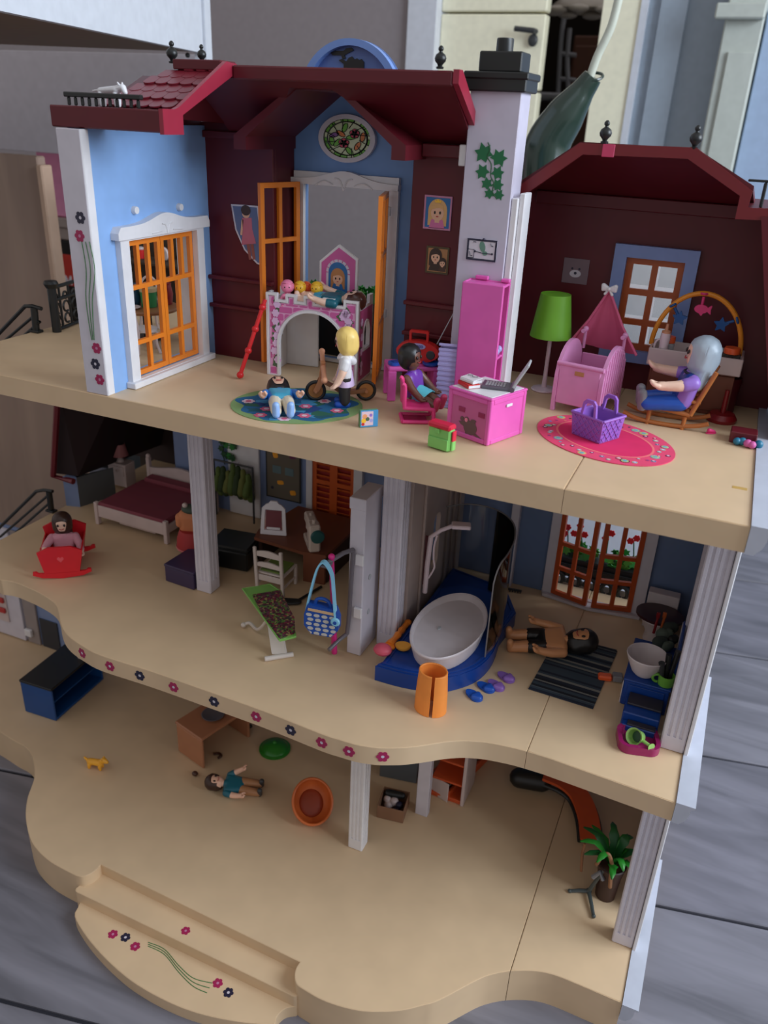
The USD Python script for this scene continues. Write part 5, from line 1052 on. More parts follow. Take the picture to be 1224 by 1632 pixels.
bw_ = part(t, 'bow', mv(J(hullof((0, 0, 0, .0016), (-.006, 0, .0028, .0022), (-.006, 0, -.001, .0018)), hullof((0, 0, 0, .0016), (.006, 0, .0028, .0022), (.006, 0, -.001, .0018)), ball((0, -.001, 0), .002), hullof((0, 0, 0, .001), (-.0035, 0, -.005, .0014)), hullof((0, 0, 0, .001), (.0035, 0, -.005, .0014))), *(ap + (0, -.002, .001))), 'white', label='white bow')
# dresser / changing table with mobile arch
X0d, X1d, YD0, YD1 = -.110, -.026, .237, .275
t = thing('changing_table', 'brown toy changing table with white tray and arched mobile bar', 'changing table', mx((X0d, YD0, F3 + .0003)))
wD = X1d - X0d; dD = YD1 - YD0; hD = at(1030, 578, y=YD0)[2] - F3
part(t, 'body', bx(.003, wD - .003, .002, dD, 0, hD - .001), mat('dresser_brown', (118, 64, 44), .5)); 
for k in range(2): part(t, 'door', bx(.005 + k * (wD / 2 - .002), wD / 2 - .001 + k * (wD / 2 - .002), .0008, .002, .004, hD - .003, .0005), 'dresser_brown')
part(t, 'tray', cut(bx(-.001, wD + .001, -.003, dD + .001, hD - .001, hD + .0155), bx(.0012, wD - .0012, -.0008, dD - .001, hD + .005, hD + .03, .0001)), mat('tray_white', (206, 188, 186)))
for k, m_ in ((.30, 'lgrey'), (.62, 'teal_soft')): part(t, 'changing_pad', bx(wD * k, wD * (k + .26), .006, dD - .006, hD + .0052, hD + .0075), m_)
DMx = mx((X0d, YD0, F3 + .0003))
yA = .020; zA = hD + .014
ctr = at(1108, 540, y=YD0 + yA); ax0, ax1 = at(1040, 535, y=YD0 + yA), at(1186, 533, y=YD0 + yA); top_ = at(1112, 467, y=YD0 + yA)
R_ = (ax1[0] - ax0[0]) / 2; cx_ = (ax0[0] + ax1[0]) / 2 - X0d; hA = top_[2] - F3 - zA
m_ = part(t, 'mobile_arch', tube(arc((cx_, yA, zA), R_, 180, 0, 30, r2=hA), .0024, 10), 'orange_arch', label='orange arch')
def fish(parent, a, tilt, col, star=False):
    p = np.array([cx_ + R_ * math.cos(math.radians(a)), yA, zA + hA * math.sin(math.radians(a))])
    d = np.array([math.cos(math.radians(tilt)), 0, math.sin(math.radians(tilt))])
    part(parent, 'ring', tube([p + .0032 * np.array([-d[2] * math.cos(w_), math.sin(w_), d[0] * math.cos(w_)]) for w_ in np.linspace(0, 6.28, 14)[:-1]], .0012, 6, True), col); part(parent, 'hanger', rod(p + d * .003, p + d * .011, .0014), col)
    c_ = p + d * .0145
    if star: poly = Polygon([(.0066 * (1 if k % 2 == 0 else .5) * math.cos(k * .628 + .3), .0066 * (1 if k % 2 == 0 else .5) * math.sin(k * .628 + .3)) for k in range(10)])
    else: poly = oval(.0058, .0036).union(Polygon([(.004, 0), (.0088, .0036), (.0082, 0), (.0088, -.0036)])).union(Polygon([(-.002, -.003), (.001, -.0058), (.002, -.003)]))
    part(parent, 'toy_star' if star else 'toy_fish', X(mv(ext(poly.buffer(.0005), .003), 0, 0, -.0015), FRONT(c_)), col)
fish(m_, 132, -55, 'mobile_blue', True); fish(m_, 92, -90, 'mobile_pink'); fish(m_, 38, -155, 'mobile_blue', True)
def jar(name, label, c, u, v, y, prof, mat_, lid, lm, extra=None):
    b = at(u, v, y=YD0 + y); t = thing(name, label, c, mx((b[0], YD0 + y, F3 + .0003 + hD + .0052)))
    part(t, 'body', lathe(prof, 22), mat_); q = part(t, lid[0], mv(lathe(lid[1], 18), 0, 0, lid[2]), lm); return t
t = jar('baby_bottle', 'pale pink toy baby bottle with orange teat on the white tray', 'bottle', 1056, 560, .005, [(0, 0), (.0052, 0), (.0055, .002), (.0042, .011), (.0048, .020), (.0044, .0245), (0, .0245)], 'pinkwhite', ('teat', [(.0042, 0), (.004, .002), (.0018, .003), (.0013, .0085), (0, .009)], .0245), 'peach_wood')
part(t, 'handle', tube(arc((-.0045, 0, .010), .0042, 60, 300, 10, r2=.008), .001, 8), 'pinkwhite')
jar('clear_jar', 'small clear jar with orange lid behind the baby bottle', 'jar', 1064, 560, .016, [(0, 0), (.005, 0), (.0052, .001), (.0052, .012), (.004, .0135), (0, .0135)], 'lgrey', ('lid', [(0, .006), (.005, .006), (.0053, .005), (.0053, 0)], .0135), 'orange_red')
b = at(1165, 568, y=YD0 + .008); t = thing('labelled_jar', 'square glass jar with white lettering and orange-red lid on the tray', 'jar', mx((b[0], YD0 + .008, F3 + .0003 + hD + .0052)))
part(t, 'body', bx(-.0085, .0085, -.004, .006, 0, .0125, .001), mat('jar_dark', (74, 70, 66), .2)); part(t, 'lid', mv(lathe([(0, .0055), (.0068, .0055), (.0074, .0045), (.0074, 0), (0, 0)], 22), 0, .001, .0127), 'orange_red')
tm = meshkit.text_mesh('US', .006, .0003, True); part(t, 'lettering', X(mv(tm, -tm.bounds[1][0] / 2, .003, 0), FRONT((-.001, -.0041, 0))), 'white')
# rocking chair
gm = mx((at(1025, 675, z=F3)[0], .186, F3 + .0003), 3)
g0 = at(1000, 676, y=.180); gxo = gm[0, 3]
t = thing('rocking_chair', 'brown wooden toy rocking chair under the grey-haired figure', 'rocking chair')
mat('rock_wood', (176, 104, 50), .45)
def rp(u, v, y): return at(u, v, y=y)
for yy, off in ((.180, 0), (.207, 1)):
    a_ = [rp(u, v, .180) + (0, yy - .180, 0) for u, v in ((992, 664), (1012, 674), (1045, 682), (1080, 687), (1110, 687), (1127, 684))]
    mn = min(p[2] for p in a_); a_ = [p + (0, 0, F3 + .0022 - mn) for p in a_]
    part(t, 'rocker', tube(spline(a_, 5), .0021, 8), 'rock_wood')
    fr_ = lambda pts: [rp(u, v, .180) + (0, yy - .180, 0) for u, v in pts]
    part(t, 'front_leg', rod(*fr_(((1036, 650), (1030, 678))), .0019), 'rock_wood'); part(t, 'rear_leg', rod(*fr_(((1092, 664), (1086, 685))), .0019), 'rock_wood')
    part(t, 'seat_rail', rod(*fr_(((1022, 643), (1100, 662))), .0022), 'rock_wood'); part(t, 'back_post', rod(*fr_(((1100, 662), (1142, 594))), .0022), 'rock_wood')
    part(t, 'armrest', tube(fr_(((1052, 653), (1066, 632), (1117, 643))), .0018, 8), 'rock_wood')
for (u, v) in ((1040, 648), (1070, 655)): p = rp(u, v, .180); part(t, 'seat_slat', bx(p[0] - .008, p[0] + .008, .181, .206, p[2] - .001, p[2] + .001), 'rock_wood')
for f in (.35, .6, .85):
    p = rp(1100 + 42 * f, 662 - 68 * f, .180); part(t, 'back_slat', bx(p[0] - .001, p[0] + .001, .181, .206, p[2] - .002, p[2] + .002), 'rock_wood')
# oval pink rug
RM2 = mx((-.1244, .1155, F3 + .0002), math.degrees(1.0231))
t = thing('dotted_rug', 'oval hot pink rug with coloured rings under the purple basket', 'rug', RM2)
A2, B2 = .0504, .0655
part(t, 'rug_base', ext(oval(A2, B2, n=24), .0006), mat('rug_hot', (228, 70, 110), .8)); part(t, 'printed_centre', mv(ext(oval(A2 * .64, B2 * .70, n=24), .0001), 0, 0, .0006), mat('rug_magenta', (222, 36, 96), .8))
part(t, 'printed_line', mv(ext(oval(A2 * .68, B2 * .73, n=24).difference(oval(A2 * .64, B2 * .70, n=24)), .0001), 0, 0, .00065), mat('rug_coral', (240, 120, 120), .8))
rnd = random.Random(12); rc = [(110, 170, 190), (170, 60, 120), (196, 196, 120), (90, 60, 100), (120, 150, 210), (236, 130, 110), (60, 60, 60)]
for i, c_ in enumerate(rc): mat('ring_%s' % 'abcdefg'[i], c_, .7)
rm = lambda i: 'ring_%s' % 'abcdefg'[i % 7]
for k in range(46):
    a = k * 2 * math.pi / 46 + rnd.uniform(-.04, .04); f = (.84, .90, .78)[k % 3] + rnd.uniform(-.02, .02); big = k % 5 == 0
    r = .0040 if big else rnd.uniform(.0012, .0028); c_ = (A2 * f * math.cos(a), B2 * f * math.sin(a)); z = .0007
    part(t, 'printed_ring', mv(ext(Point(c_).buffer(r, 8), .0001), 0, 0, z), rm(k * 3)); 
    if r > .0016: part(t, 'printed_dot', mv(ext(Point(c_).buffer(r * .78, 8), .0001), 0, 0, z + .0001), rm(k * 3 + 2) if not big else 'ring_c'); part(t, 'printed_dot', mv(ext(Point(c_).buffer(r * .5, 8), .0001), 0, 0, z + .0002), 'ring_a' if big else 'rug_pale')
# purple basket
b0, b1, b2 = at(911, 691, z=F3 + .001), at(955, 708, z=F3 + .001), at(986, 690, z=F3 + .001)
BA = math.degrees(math.atan2(b1[1] - b0[1], b1[0] - b0[0])); bwid = math.hypot(*(b1 - b0)[:2]); bdep = .027
t = thing('purple_basket', 'purple woven picnic basket with two handles on the oval pink rug', 'basket', mx((b0[0], b0[1], F3 + .0013), BA))
mat('basket_purple', (146, 96, 190))
hB = .0205; fl_ = .0018
def frus(x0, x1, y0, y1, e, z0, z1): return trimesh.convex.convex_hull(np.array([(x0, y0, z0), (x1, y0, z0), (x0, y1, z0), (x1, y1, z0), (x0 - e, y0 - e, z1), (x1 + e, y0 - e, z1), (x0 - e, y1 + e, z1), (x1 + e, y1 + e, z1)]))
part(t, 'body', cut(frus(0, bwid, 0, bdep, fl_, 0, hB), frus(.0015, bwid - .0015, .0015, bdep - .0015, fl_, .0015, hB + .001)), 'basket_purple')
rim_ = [(-fl_, -fl_), (bwid + fl_, -fl_), (bwid + fl_, bdep + fl_), (-fl_, bdep + fl_)]
part(t, 'rim', J(*[tube([(*rim_[i], hB), (*rim_[(i + 1) % 4], hB)], .0013, 8) for i in range(4)]), 'basket_purple')
wv = []
for k in range(-3, 8):
    for s in (1, -1):
        pts = [(x, -.0003 - fl_ * z / hB, z) for z in np.linspace(.001, hB - .001, 6) for x in [k * bwid / 5 + (z * .9 if s > 0 else hB * .9 - z * .9)] if 0 <= x <= bwid]
        if len(pts) > 1: part(t, 'weave_strand', tube(pts, .0006, 5), 'basket_purple')
        pts = [(bwid + .0003 + fl_ * z / hB, y, z) for z in np.linspace(.001, hB - .001, 6) for y in [k * bdep / 4 + (z * .9 if s > 0 else hB * .9 - z * .9)] if 0 <= y <= bdep]
        if len(pts) > 1: part(t, 'weave_strand', tube(pts, .0006, 5), 'basket_purple')
for y in (-fl_ * .6, bdep + fl_ * .4):
    xm = bwid * .52; part(t, 'handle', X(ext(Polygon([(-.0085, 0), (-.0068, .0125), (-.004, .0155), (.004, .0155), (.0068, .0125), (.0085, 0), (.006, 0), (.0047, .0105), (.003, .0125), (-.003, .0125), (-.0047, .0105), (-.006, 0)]), .0024), FRONT((xm, y + .0012, hB - .0005))), 'basket_purple')
# small odds and ends
b = at(1150, 664, z=F3); t = thing('dark_red_pot', 'dark red round pot on the floor at the end of the rocker', 'pot', mx((b[0], .238 - .012, F3 + .0003)))
part(t, 'foot', lathe([(0, 0), (.0135, 0), (.014, .003), (.011, .0075), (.004, .008), (0, .008)], 24), 'dred'); part(t, 'stem', lathe([(.0025, .008), (.002, .030), (0, .030)], 10), 'dred')
b = at(1200, 640, y=.262); t = thing('maroon_bin', 'dark maroon cylindrical bin in the shaded right corner', 'bin', mx((-.021 - .012, .262, F3 + .0003)))
part(t, 'body', lathe([(0, 0), (.010, 0), (.0115, .034), (.0105, .034), (.009, .002), (0, .002)], 24), 'maroon'); part(t, 'band', lathe([(.0117, .028), (.0122, .030), (.0117, .032)], 24), 'maroon')
b = at(1133, 690, z=F3); t = thing('pink_shoe', 'tiny pink toy shoe beside the end of the rocker', 'shoe', mx((b[0], b[1] - .002, F3 + .0003), 35))
part(t, 'sole', ext(oval(.0052, .0022), .001), 'mobile_pink'); part(t, 'upper', hullof((-.0022, 0, .0028, .0021), (.003, 0, .0016, .0013)), 'mobile_pink')
b = at(1196, 712, z=F3); t = thing('bead_toy', 'blue and pink beaded baby toy at the right floor edge', 'toy', mx((b[0] - .002, b[1] - .004, F3 + .0003), -10))
for i, (x, y, r, m_) in enumerate(((-.010, 0, .0034, 'tealb'), (-.006, .002, .0036, 'tealb'), (-.001, 0, .0036, 'stone_pink'), (.003, -.001, .0034, 'stone_pink'), (.0075, .003, .0038, 'tealb'))): part(t, 'bead', ball((x, y, r), r), m_)
# ================= MIDDLE FLOOR
FZ = F2 + .0003
mat('cradle_red', (214, 30, 42)); mat('bed_white', (206, 188, 184)); mat('bed_rose', (132, 58, 72), .7)
# red cradle with heart
c0 = at(101, 921, z=F2)
t = thing('red_cradle', 'red toy rocking cradle with a heart on its front board', 'cradle', mx((c0[0], c0[1], FZ), 37))
def rockend(y, w, h):
    bd = Polygon([(-w * .78, .008), (w * .78, .008), (w, h * .86), (w * .5, h), (-w * .5, h), (-w, h * .86)])
    rk = Polygon([(-w * 1.28, .0105), (-w * 1.30, .0065), (-w * .9, .0022), (0, 0), (w * .9, .0022), (w * 1.30, .0065), (w * 1.28, .0105), (w * 1.15, .0108), (w * 1.05, .0085), (w * .6, .0078), (-w * .6, .0078), (-w * 1.05, .0085), (-w * 1.15, .0108)])
    return X(ext(bd.union(rk), .003), FRONT((0, y, 0)))
p_ = part(t, 'front_board', rockend(.0015, .0256, .042), 'cradle_red'); part(t, 'rear_board', rockend(.0625, .0256, .047), 'cradle_red')
hrt = Polygon([(0, -.004), (.004, .0005), (.0032, .003), (.0012, .0032), (0, .0018), (-.0012, .0032), (-.0032, .003), (-.004, .0005)])
part(p_, 'heart', X(ext(hrt, .0005), FRONT((0, -.0015, .026))), mat('heart_red', (232, 84, 92)))
for s in (-1, 1): part(t, 'side_board', trimesh.convex.convex_hull(np.array([(s * x, y, z) for y in (.0015, .0595) for x, z in ((.0185, .010), (.0205, .010), (.0240, .032), (.0225, .032))])), 'cradle_red')
part(t, 'base_board', bx(-.019, .019, .0015, .0595, .009, .011), 'cradle_red')
# bed
q0, q1 = at(155, 836, z=F2), at(264, 868, z=F2)
BA_ = math.degrees(math.atan2(q1[1] - q0[1], q1[0] - q0[0])); bW = math.hypot(*(q1 - q0)[:2]); bL = .115
t = thing('white_bed', 'white toy double bed with old-rose cover in the dim left room', 'bed', mx((q0[0], q0[1], FZ), BA_))
for x in (0, bW): part(t, 'leg', bx(x - .003, x + .003, 0, .006, 0, .033), 'bed_white')
for x in (0, bW): part(t, 'post', bx(x - .003, x + .003, bL - .006, bL, 0, .060), 'bed_white'); part(t, 'post_knob', ball((x, bL - .003, .062), .0034), 'bed_white')
part(t, 'footboard', bx(.003, bW - .003, .001, .005, .012, .029), 'bed_white'); hbp = Polygon([(.003, .012), (bW - .003, .012)] + [(bW - .003 - (bW - .006) * f, .046 + .008 * math.sin(math.pi * f) ** 2) for f in np.linspace(0, 1, 13)])
part(t, 'headboard', X(ext(hbp, .004), FRONT((0, bL - .001, 0))), 'bed_white')
for x in (-.002, bW - .001): part(t, 'side_rail', bx(x, x + .003, .006, bL - .006, .014, .026), 'bed_white')
part(t, 'cover', bx(.001, bW - .001, .003, bL - .020, .024, .0325, .002), 'bed_rose'); part(t, 'pillow', bx(.008, bW - .008, bL - .026, bL - .007, .031, .038, .003), 'bed_rose'); part(t, 'valance', bx(.030, bW - .025, .010, .012, .004, .014), 'bed_white')
# bedside table and lamp
b = at(196, 770, y=.30); t = thing('bedside_table', 'small pale bedside table behind the bed in the shade', 'table', mx((b[0] - .012, .285, FZ)))
part(t, 'body', bx(0, .032, 0, .022, .004, .040), 'bed_white'); part(t, 'drawer', bx(.003, .029, -.001, 0, .022, .036), 'bed_white'); part(t, 'drawer_knob', ball((.016, -.002, .029), .0016), 'bed_white')
tb = mx((b[0] + .004, .295, FZ + .0403)); t = thing('bedside_lamp', 'small lamp with dusky pink shade on the bedside table', 'lamp', tb)
part(t, 'foot', lathe([(0, 0), (.006, 0), (.005, .003), (.0015, .006), (.0015, .013), (0, .013)], 18), 'bed_white'); part(t, 'shade', lathe([(.0125, .010), (.0085, .028), (.008, .028), (.012, .010), (.0125, .010)], 24), mat('dusk_pink', (164, 104, 104), .6))
# left annexe: low grey-blue wall, maroon sloping roof seen from inside
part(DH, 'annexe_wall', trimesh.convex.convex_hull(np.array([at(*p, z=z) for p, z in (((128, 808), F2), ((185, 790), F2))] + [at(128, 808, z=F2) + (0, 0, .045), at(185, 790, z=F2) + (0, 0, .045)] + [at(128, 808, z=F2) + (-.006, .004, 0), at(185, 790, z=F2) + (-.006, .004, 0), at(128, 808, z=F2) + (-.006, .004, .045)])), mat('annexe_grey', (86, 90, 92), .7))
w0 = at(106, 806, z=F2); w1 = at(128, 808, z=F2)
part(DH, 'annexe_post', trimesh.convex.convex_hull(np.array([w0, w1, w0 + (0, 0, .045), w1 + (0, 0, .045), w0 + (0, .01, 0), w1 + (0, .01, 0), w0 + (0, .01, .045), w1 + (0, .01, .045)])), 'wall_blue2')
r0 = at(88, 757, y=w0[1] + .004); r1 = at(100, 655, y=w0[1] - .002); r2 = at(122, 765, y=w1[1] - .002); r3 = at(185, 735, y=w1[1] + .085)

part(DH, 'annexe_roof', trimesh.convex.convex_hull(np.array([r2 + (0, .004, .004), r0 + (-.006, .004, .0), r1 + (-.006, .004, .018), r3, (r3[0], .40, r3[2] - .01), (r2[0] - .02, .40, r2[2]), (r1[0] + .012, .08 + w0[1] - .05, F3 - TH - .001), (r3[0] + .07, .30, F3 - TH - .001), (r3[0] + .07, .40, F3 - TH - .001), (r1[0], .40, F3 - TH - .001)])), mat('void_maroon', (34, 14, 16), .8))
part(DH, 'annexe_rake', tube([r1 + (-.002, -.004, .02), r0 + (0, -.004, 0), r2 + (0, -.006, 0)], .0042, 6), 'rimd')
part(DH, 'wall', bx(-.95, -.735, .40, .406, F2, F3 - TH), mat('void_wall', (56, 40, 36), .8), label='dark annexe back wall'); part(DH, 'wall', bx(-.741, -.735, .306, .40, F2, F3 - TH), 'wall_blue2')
# black stair railings (terrace and middle floor)
def railing(name, label, foot, z, pts, posts, y):
    t = thing(name, label, 'railing')
    def q(u, v): return at(u, v, y=y)
    part(t, 'handrail', tube([q(*p) for p in pts], .0024, 8), 'black')
    f = q(*foot); tp = q(*posts); part(t, 'post', rod((f[0], y, z + .0003), (f[0] + (tp[0] - f[0]), y, tp[2]), .0042), 'black'); part(t, 'post_foot', mv(bx(-.007, .007, -.005, .005, 0, .003), f[0], y, z + .0003), 'black')
    for k in (1, 2):
        o = np.array([0, 0, -.0085 * k]); a = [q(*p) + o for p in pts]; a = [a[0] + (.006 * k, 0, 0), a[-2] + (.004 * k, 0, 0), (f[0], y, a[-1][2])]
        part(t, 'bar', tube(a, .0018, 8), 'black')
    return t
fA = at(84, 816, z=F2); railing('stair_railing', 'black sloping stair railing at the left end of the middle floor', (82, 815), F2, [(-6, 846), (58, 783), (70, 781), (84, 783)], (78, 783), fA[1])
fB = at(60, 530, z=F3); railing('stair_railing', 'black sloping stair railing at the left end of the top terrace', (58, 529), F3, [(-6, 536), (40, 488), (52, 488), (66, 492)], (54, 490), fB[1])
# terrace railing with scrolls
p0 = at(91, 529, z=F3); p0[2] = F3
t = thing('terrace_railing', 'black scrolled balustrade with a thick end post on the left terrace', 'railing')
yt = p0[1]; pt_ = at(82, 452, y=yt)
part(t, 'post', tube([(p0[0], yt, F3 + .0003), (p0[0], yt, pt_[2])], .0052, 14), 'black'); part(t, 'post_cap', mv(lathe([(0, .004), (.007, .003), (.0085, 0), (.006, -.005), (0, -.005)], 18), p0[0], yt, pt_[2]), 'black')
dr_ = at(132, 513, z=F3) - p0; dr_[2] = 0; dr_ /= np.linalg.norm(dr_); zz0, zz1 = F3, at(92, 461, y=yt)[2]
Lr = .12
for z in (F3 + .0025, zz0 + (zz1 - zz0) * .72, zz1): part(t, 'rail', tube([(p0[0], yt, z), (*(p0 + dr_ * Lr)[:2], z)], .0023, 8), 'black')
for k in range(6): q = p0 + dr_ * (.014 + .019 * k); part(t, 'baluster', rod((q[0], q[1], F3 + .003), (q[0], q[1], zz1), .0015), 'black')
for k in range(6):
    q = p0 + dr_ * (.0065 + .019 * k)
    for z, r in ((F3 + .012, .0055), (F3 + .026, .0062), (F3 + .039, .004)): part(t, 'scroll', tube([(q[0] + dr_[0] * r * math.cos(a), q[1] + dr_[1] * r * math.cos(a), z + r * math.sin(a)) for a in np.linspace(0, 5.2, 16)], .0013, 6), 'black')
# dress form and purple box
a, b = at(264, 926, z=F2), at(311, 942, z=F2)
a_ = math.degrees(math.atan2(b[1] - a[1], b[0] - a[0]))
t = thing('dark_purple_box', 'dark purple box on the floor beside the left pillar', 'box', mx((a[0], a[1], FZ), a_)); part(t, 'body', bx(0, .043, 0, .05, 0, .020), mat('box_purple', (62, 50, 82))); part(t, 'lid', bx(-.0006, .0436, -.0006, .0506, .0203, .0238), 'box_purple')
b = at(294, 905, z=F2); t = thing('dress_form', 'headless dress form wearing a peach blouse and red skirt', 'dress form', mx((b[0] - .004, b[1] + .026, FZ), 20))
part(t, 'foot', lathe([(0, 0), (.008, 0), (.007, .002), (.0015, .004), (.0015, .02), (0, .02)], 18), 'dgrey'); part(t, 'skirt', lathe([(.0, .022), (.0205, .018), (.0195, .030), (.0155, .042), (.0, .042)], 28), mat('skirt_red', (170, 44, 46), .6)); part(t, 'hem', lathe([(.0207, .017), (.0213, .0185), (.0207, .020)], 28), 'rug_coral2')
part(t, 'blouse', fluid([hullof((-.008, 0, .043, .008), (.008, 0, .043, .008), (-.008, 0, .060, .0085), (.008, 0, .060, .0085)), hullof((-.014, -.002, .058, .006), (-.014, -.003, .050, .0055)), hullof((.014, -.002, .058, .006), (.014, -.003, .050, .0055))], .003, 4), mat('blouse_peach', (206, 128, 84), .6), True); part(t, 'neck_scarf', mv(ball((0, 0, 0), (.012, .009, .006)), 0, 0, .0695), mat('scarf_grey', (70, 84, 72), .7)); part(t, 'neck_cap', mv(ball((0, 0, 0), .0034), -.006, -.004, .076), 'bed_white')
# green clothes on a rack at the back wall, black cabinet beneath
b = at(372, 800, y=.28); t = thing('green_hanging_clothes', 'bunch of green clothes hanging by the back wall behind the pillar', 'clothes')
rnd = random.Random(4)
for k in range(7):
    x = b[0] - .022 + k * .008; top = .345 + rnd.uniform(-.006, .008); part(t, 'garment', fluid([hullof((x, .279, top, .004), (x + .001, .283, F2 + .035 + rnd.uniform(0, .01), .006)), hullof((x, .277, top - .012, .005), (x - .002, .276, F2 + .045, .006))], .004, 3), ('cloth_green', 'cloth_dgreen', 'cloth_olive')[k % 3], True)
part(t, 'rail', rod((b[0] - .03, .281, .354), (b[0] + .032, .281, .354), .0014), 'dgrey')
for x in (b[0] - .03, b[0] + .032): part(t, 'stand', rod((x, .281, F2 + .0003), (x, .281, .354), .0014), 'dgrey')
a = at(356, 905, z=F2); t = thing('black_chest', 'low black chest behind the left pillar', 'chest', mx((a[0] - .018, a[1] - .004, FZ), 8)); part(t, 'body', bx(0, .052, 0, .045, 0, .026, .002), 'black'); part(t, 'lid', bx(-.001, .053, -.001, .046, .0262, .032, .003), 'black')
# desk with mirror and sewing machine
dq0 = at(482, 938, z=F2)
t = thing('brown_desk', 'brown corner desk with the sewing machine and vanity mirror', 'desk')
XD = np.array([at(410, 862, z=F2 + .040), at(500, 880, z=F2 + .040)])
d0 = at(405, 856, z=F2 + .042); d1 = at(483, 880, z=F2 + .042); d2 = at(514, 878, z=F2 + .042)
dz = F2 + .042
tp = [(d0[0], d0[1]), (d1[0], d1[1]), (d1[0] + .028, d1[1] + .005), (d1[0] + .028, .284), (d0[0] + .004, .284), (d0[0] - .006, d0[1] + .02)]
part(t, 'desktop', mv(ext(Polygon(tp), .004), 0, 0, dz - .004), 'desk_brown'); 
part(t, 'side_panel', trimesh.convex.convex_hull(np.array([(x, y, z) for x, y in ((d1[0] - .001, d1[1] + .002), (d1[0] + .026, d1[1] + .006), (d1[0] + .026, d1[1] + .010), (d1[0] - .001, d1[1] + .006)) for z in (FZ, dz - .0041)])), 'desk_brown'); part(t, 'right_panel', bx(d1[0] + .024, d1[0] + .027, d1[1] + .011, .283, FZ, dz - .0041), 'desk_dark')
part(t, 'left_panel', bx(d0[0] - .002, d0[0] + .003, d0[1] + .012, .283, FZ, dz - .0041), 'desk_dark'); part(t, 'back_panel', bx(d0[0], d1[0] + .0235, .2795, .2835, FZ, dz - .0041), 'desk_dark')
b = at(436, 852, z=dz); t = thing('vanity_mirror', 'white framed toy mirror standing on the brown desk', 'mirror', mx((b[0], b[1], dz + .0003), 18) @ mx((0, 0, 0), rx=-6))
mo2 = FRONT((0, .001, 0)); sh_ = Polygon([(-.0165, 0), (.0165, 0), (.0145, .035), (.0095, .040), (.0065, .041), (.004, .0445), (-.004, .0445), (-.0065, .041), (-.0095, .040), (-.0145, .035)])
inn = Polygon([(-.0118, .006), (.0118, .006), (.0105, .033), (-.0105, .033)])
part(t, 'frame', X(ext(sh_.difference(inn), .003), mo2), 'mirror_white'); part(t, 'glass', X(mv(ext(inn.buffer(.0004), .001), 0, 0, .0004), mo2), mat('mirror_glass', (190, 170, 176), .12, metal=.9)); part(t, 'mirror_print', X(mv(ext(inn.buffer(-.0012), .0003), 0, 0, .0015), mo2), mat('mirror_red', (120, 54, 66), .3)); part(t, 'ledge', X(mv(ext(rrect(.017, .003, .001, (0, .0085)), .0012), 0, 0, .0018), mo2), 'mirror_white')
b = at(494, 878, z=dz); t = thing('sewing_machine', 'white toy sewing machine with a teal handwheel on the brown desk', 'sewing machine', mx((b[0] + .003, b[1] + .004, dz + .0003), 38))
part(t, 'pillar', bx(-.007, .007, -.008, .008, 0, .036, .002), 'machine_white'); part(t, 'base', bx(-.007, .007, -.0, .034, 0, .007, .001), 'machine_white'); part(t, 'arm', bx(-.006, .006, .006, .036, .024, .036, .002), 'machine_white'); part(t, 'needle_head', bx(-.004, .004, .028, .035, .013, .024, .001), 'machine_white'); part(t, 'spool', mv(lathe([(0, .005), (.002, .005), (.002, 0), (0, 0)], 10), 0, .0, .036), 'machine_white'); part(t, 'thread_post', mv(lathe([(0, .004), (.0016, .004), (.0016, 0)], 8), 0, .022, .036), 'machine_white')
part(t, 'handwheel', X(lathe([(0, .004), (.0075, .0035), (.0085, .002), (.0085, 0), (0, 0)], 22), plane_m((.003, -.0082, .022), (1, 0, 0), (0, 0, 1))), mat('wheel_teal', (26, 84, 84)))
# parrot board on the back wall
t, w, h = picture('bird_board', 'grey-brown notice board with yellow bird shapes on the blue wall', 'notice board', (424, 700), (480, 802), Y2 - .0012, mat('board_brown', (104, 96, 82), .7), .0014, 'black')
for (x, y, sx, sy, m_) in ((.28, .78, .0038, .005, 'amber'), (.78, .80, .005, .003, 'plum'), (.32, .52, .0065, .0055, 'tealgrey2'), (.68, .52, .0065, .0055, 'tealgrey2'), (.42, .30, .005, .003, 'amber'), (.18, .18, .002, .002, 'ink'), (.78, .16, .0045, .0035, 'amber')):
    part(t, 'pinned_card', mv(ext(affinity.rotate(rrect(sx * 2, sy * 2, min(sx, sy) * .6), 12).intersection(affinity.scale(Point(0, 0).buffer(1, 10), sx * 1.25, sy * 1.2)) if m_ != 'tealgrey2' else sbox(-sx, -sy, sx, sy), .0003), x * w, y * h, .0015), m_)
# ivy at the top of the back wall
t = thing('ivy_bunch', 'dark green ivy bunch at the top of the blue back wall', 'ivy'); rnd = random.Random(3)
for k in range(16):
    p = at(352 + rnd.uniform(-6, 22), 705 + rnd.uniform(-8, 26), y=Y2 - .003 - rnd.random() * .006)
    part(t, 'ivy_leaf', X(ext(affinity.rotate(affinity.scale(lf, 1.0, 1.0), rnd.uniform(0, 360)), .0006), FRONT(p)), 'leaf' if k % 2 else 'dgreen')
part(t, 'stem', tube(spline([at(362, 690, y=Y2 - .002), at(356, 715, y=Y2 - .002), at(358, 740, y=Y2 - .002)], 5), .0008, 5), 'dgreen')
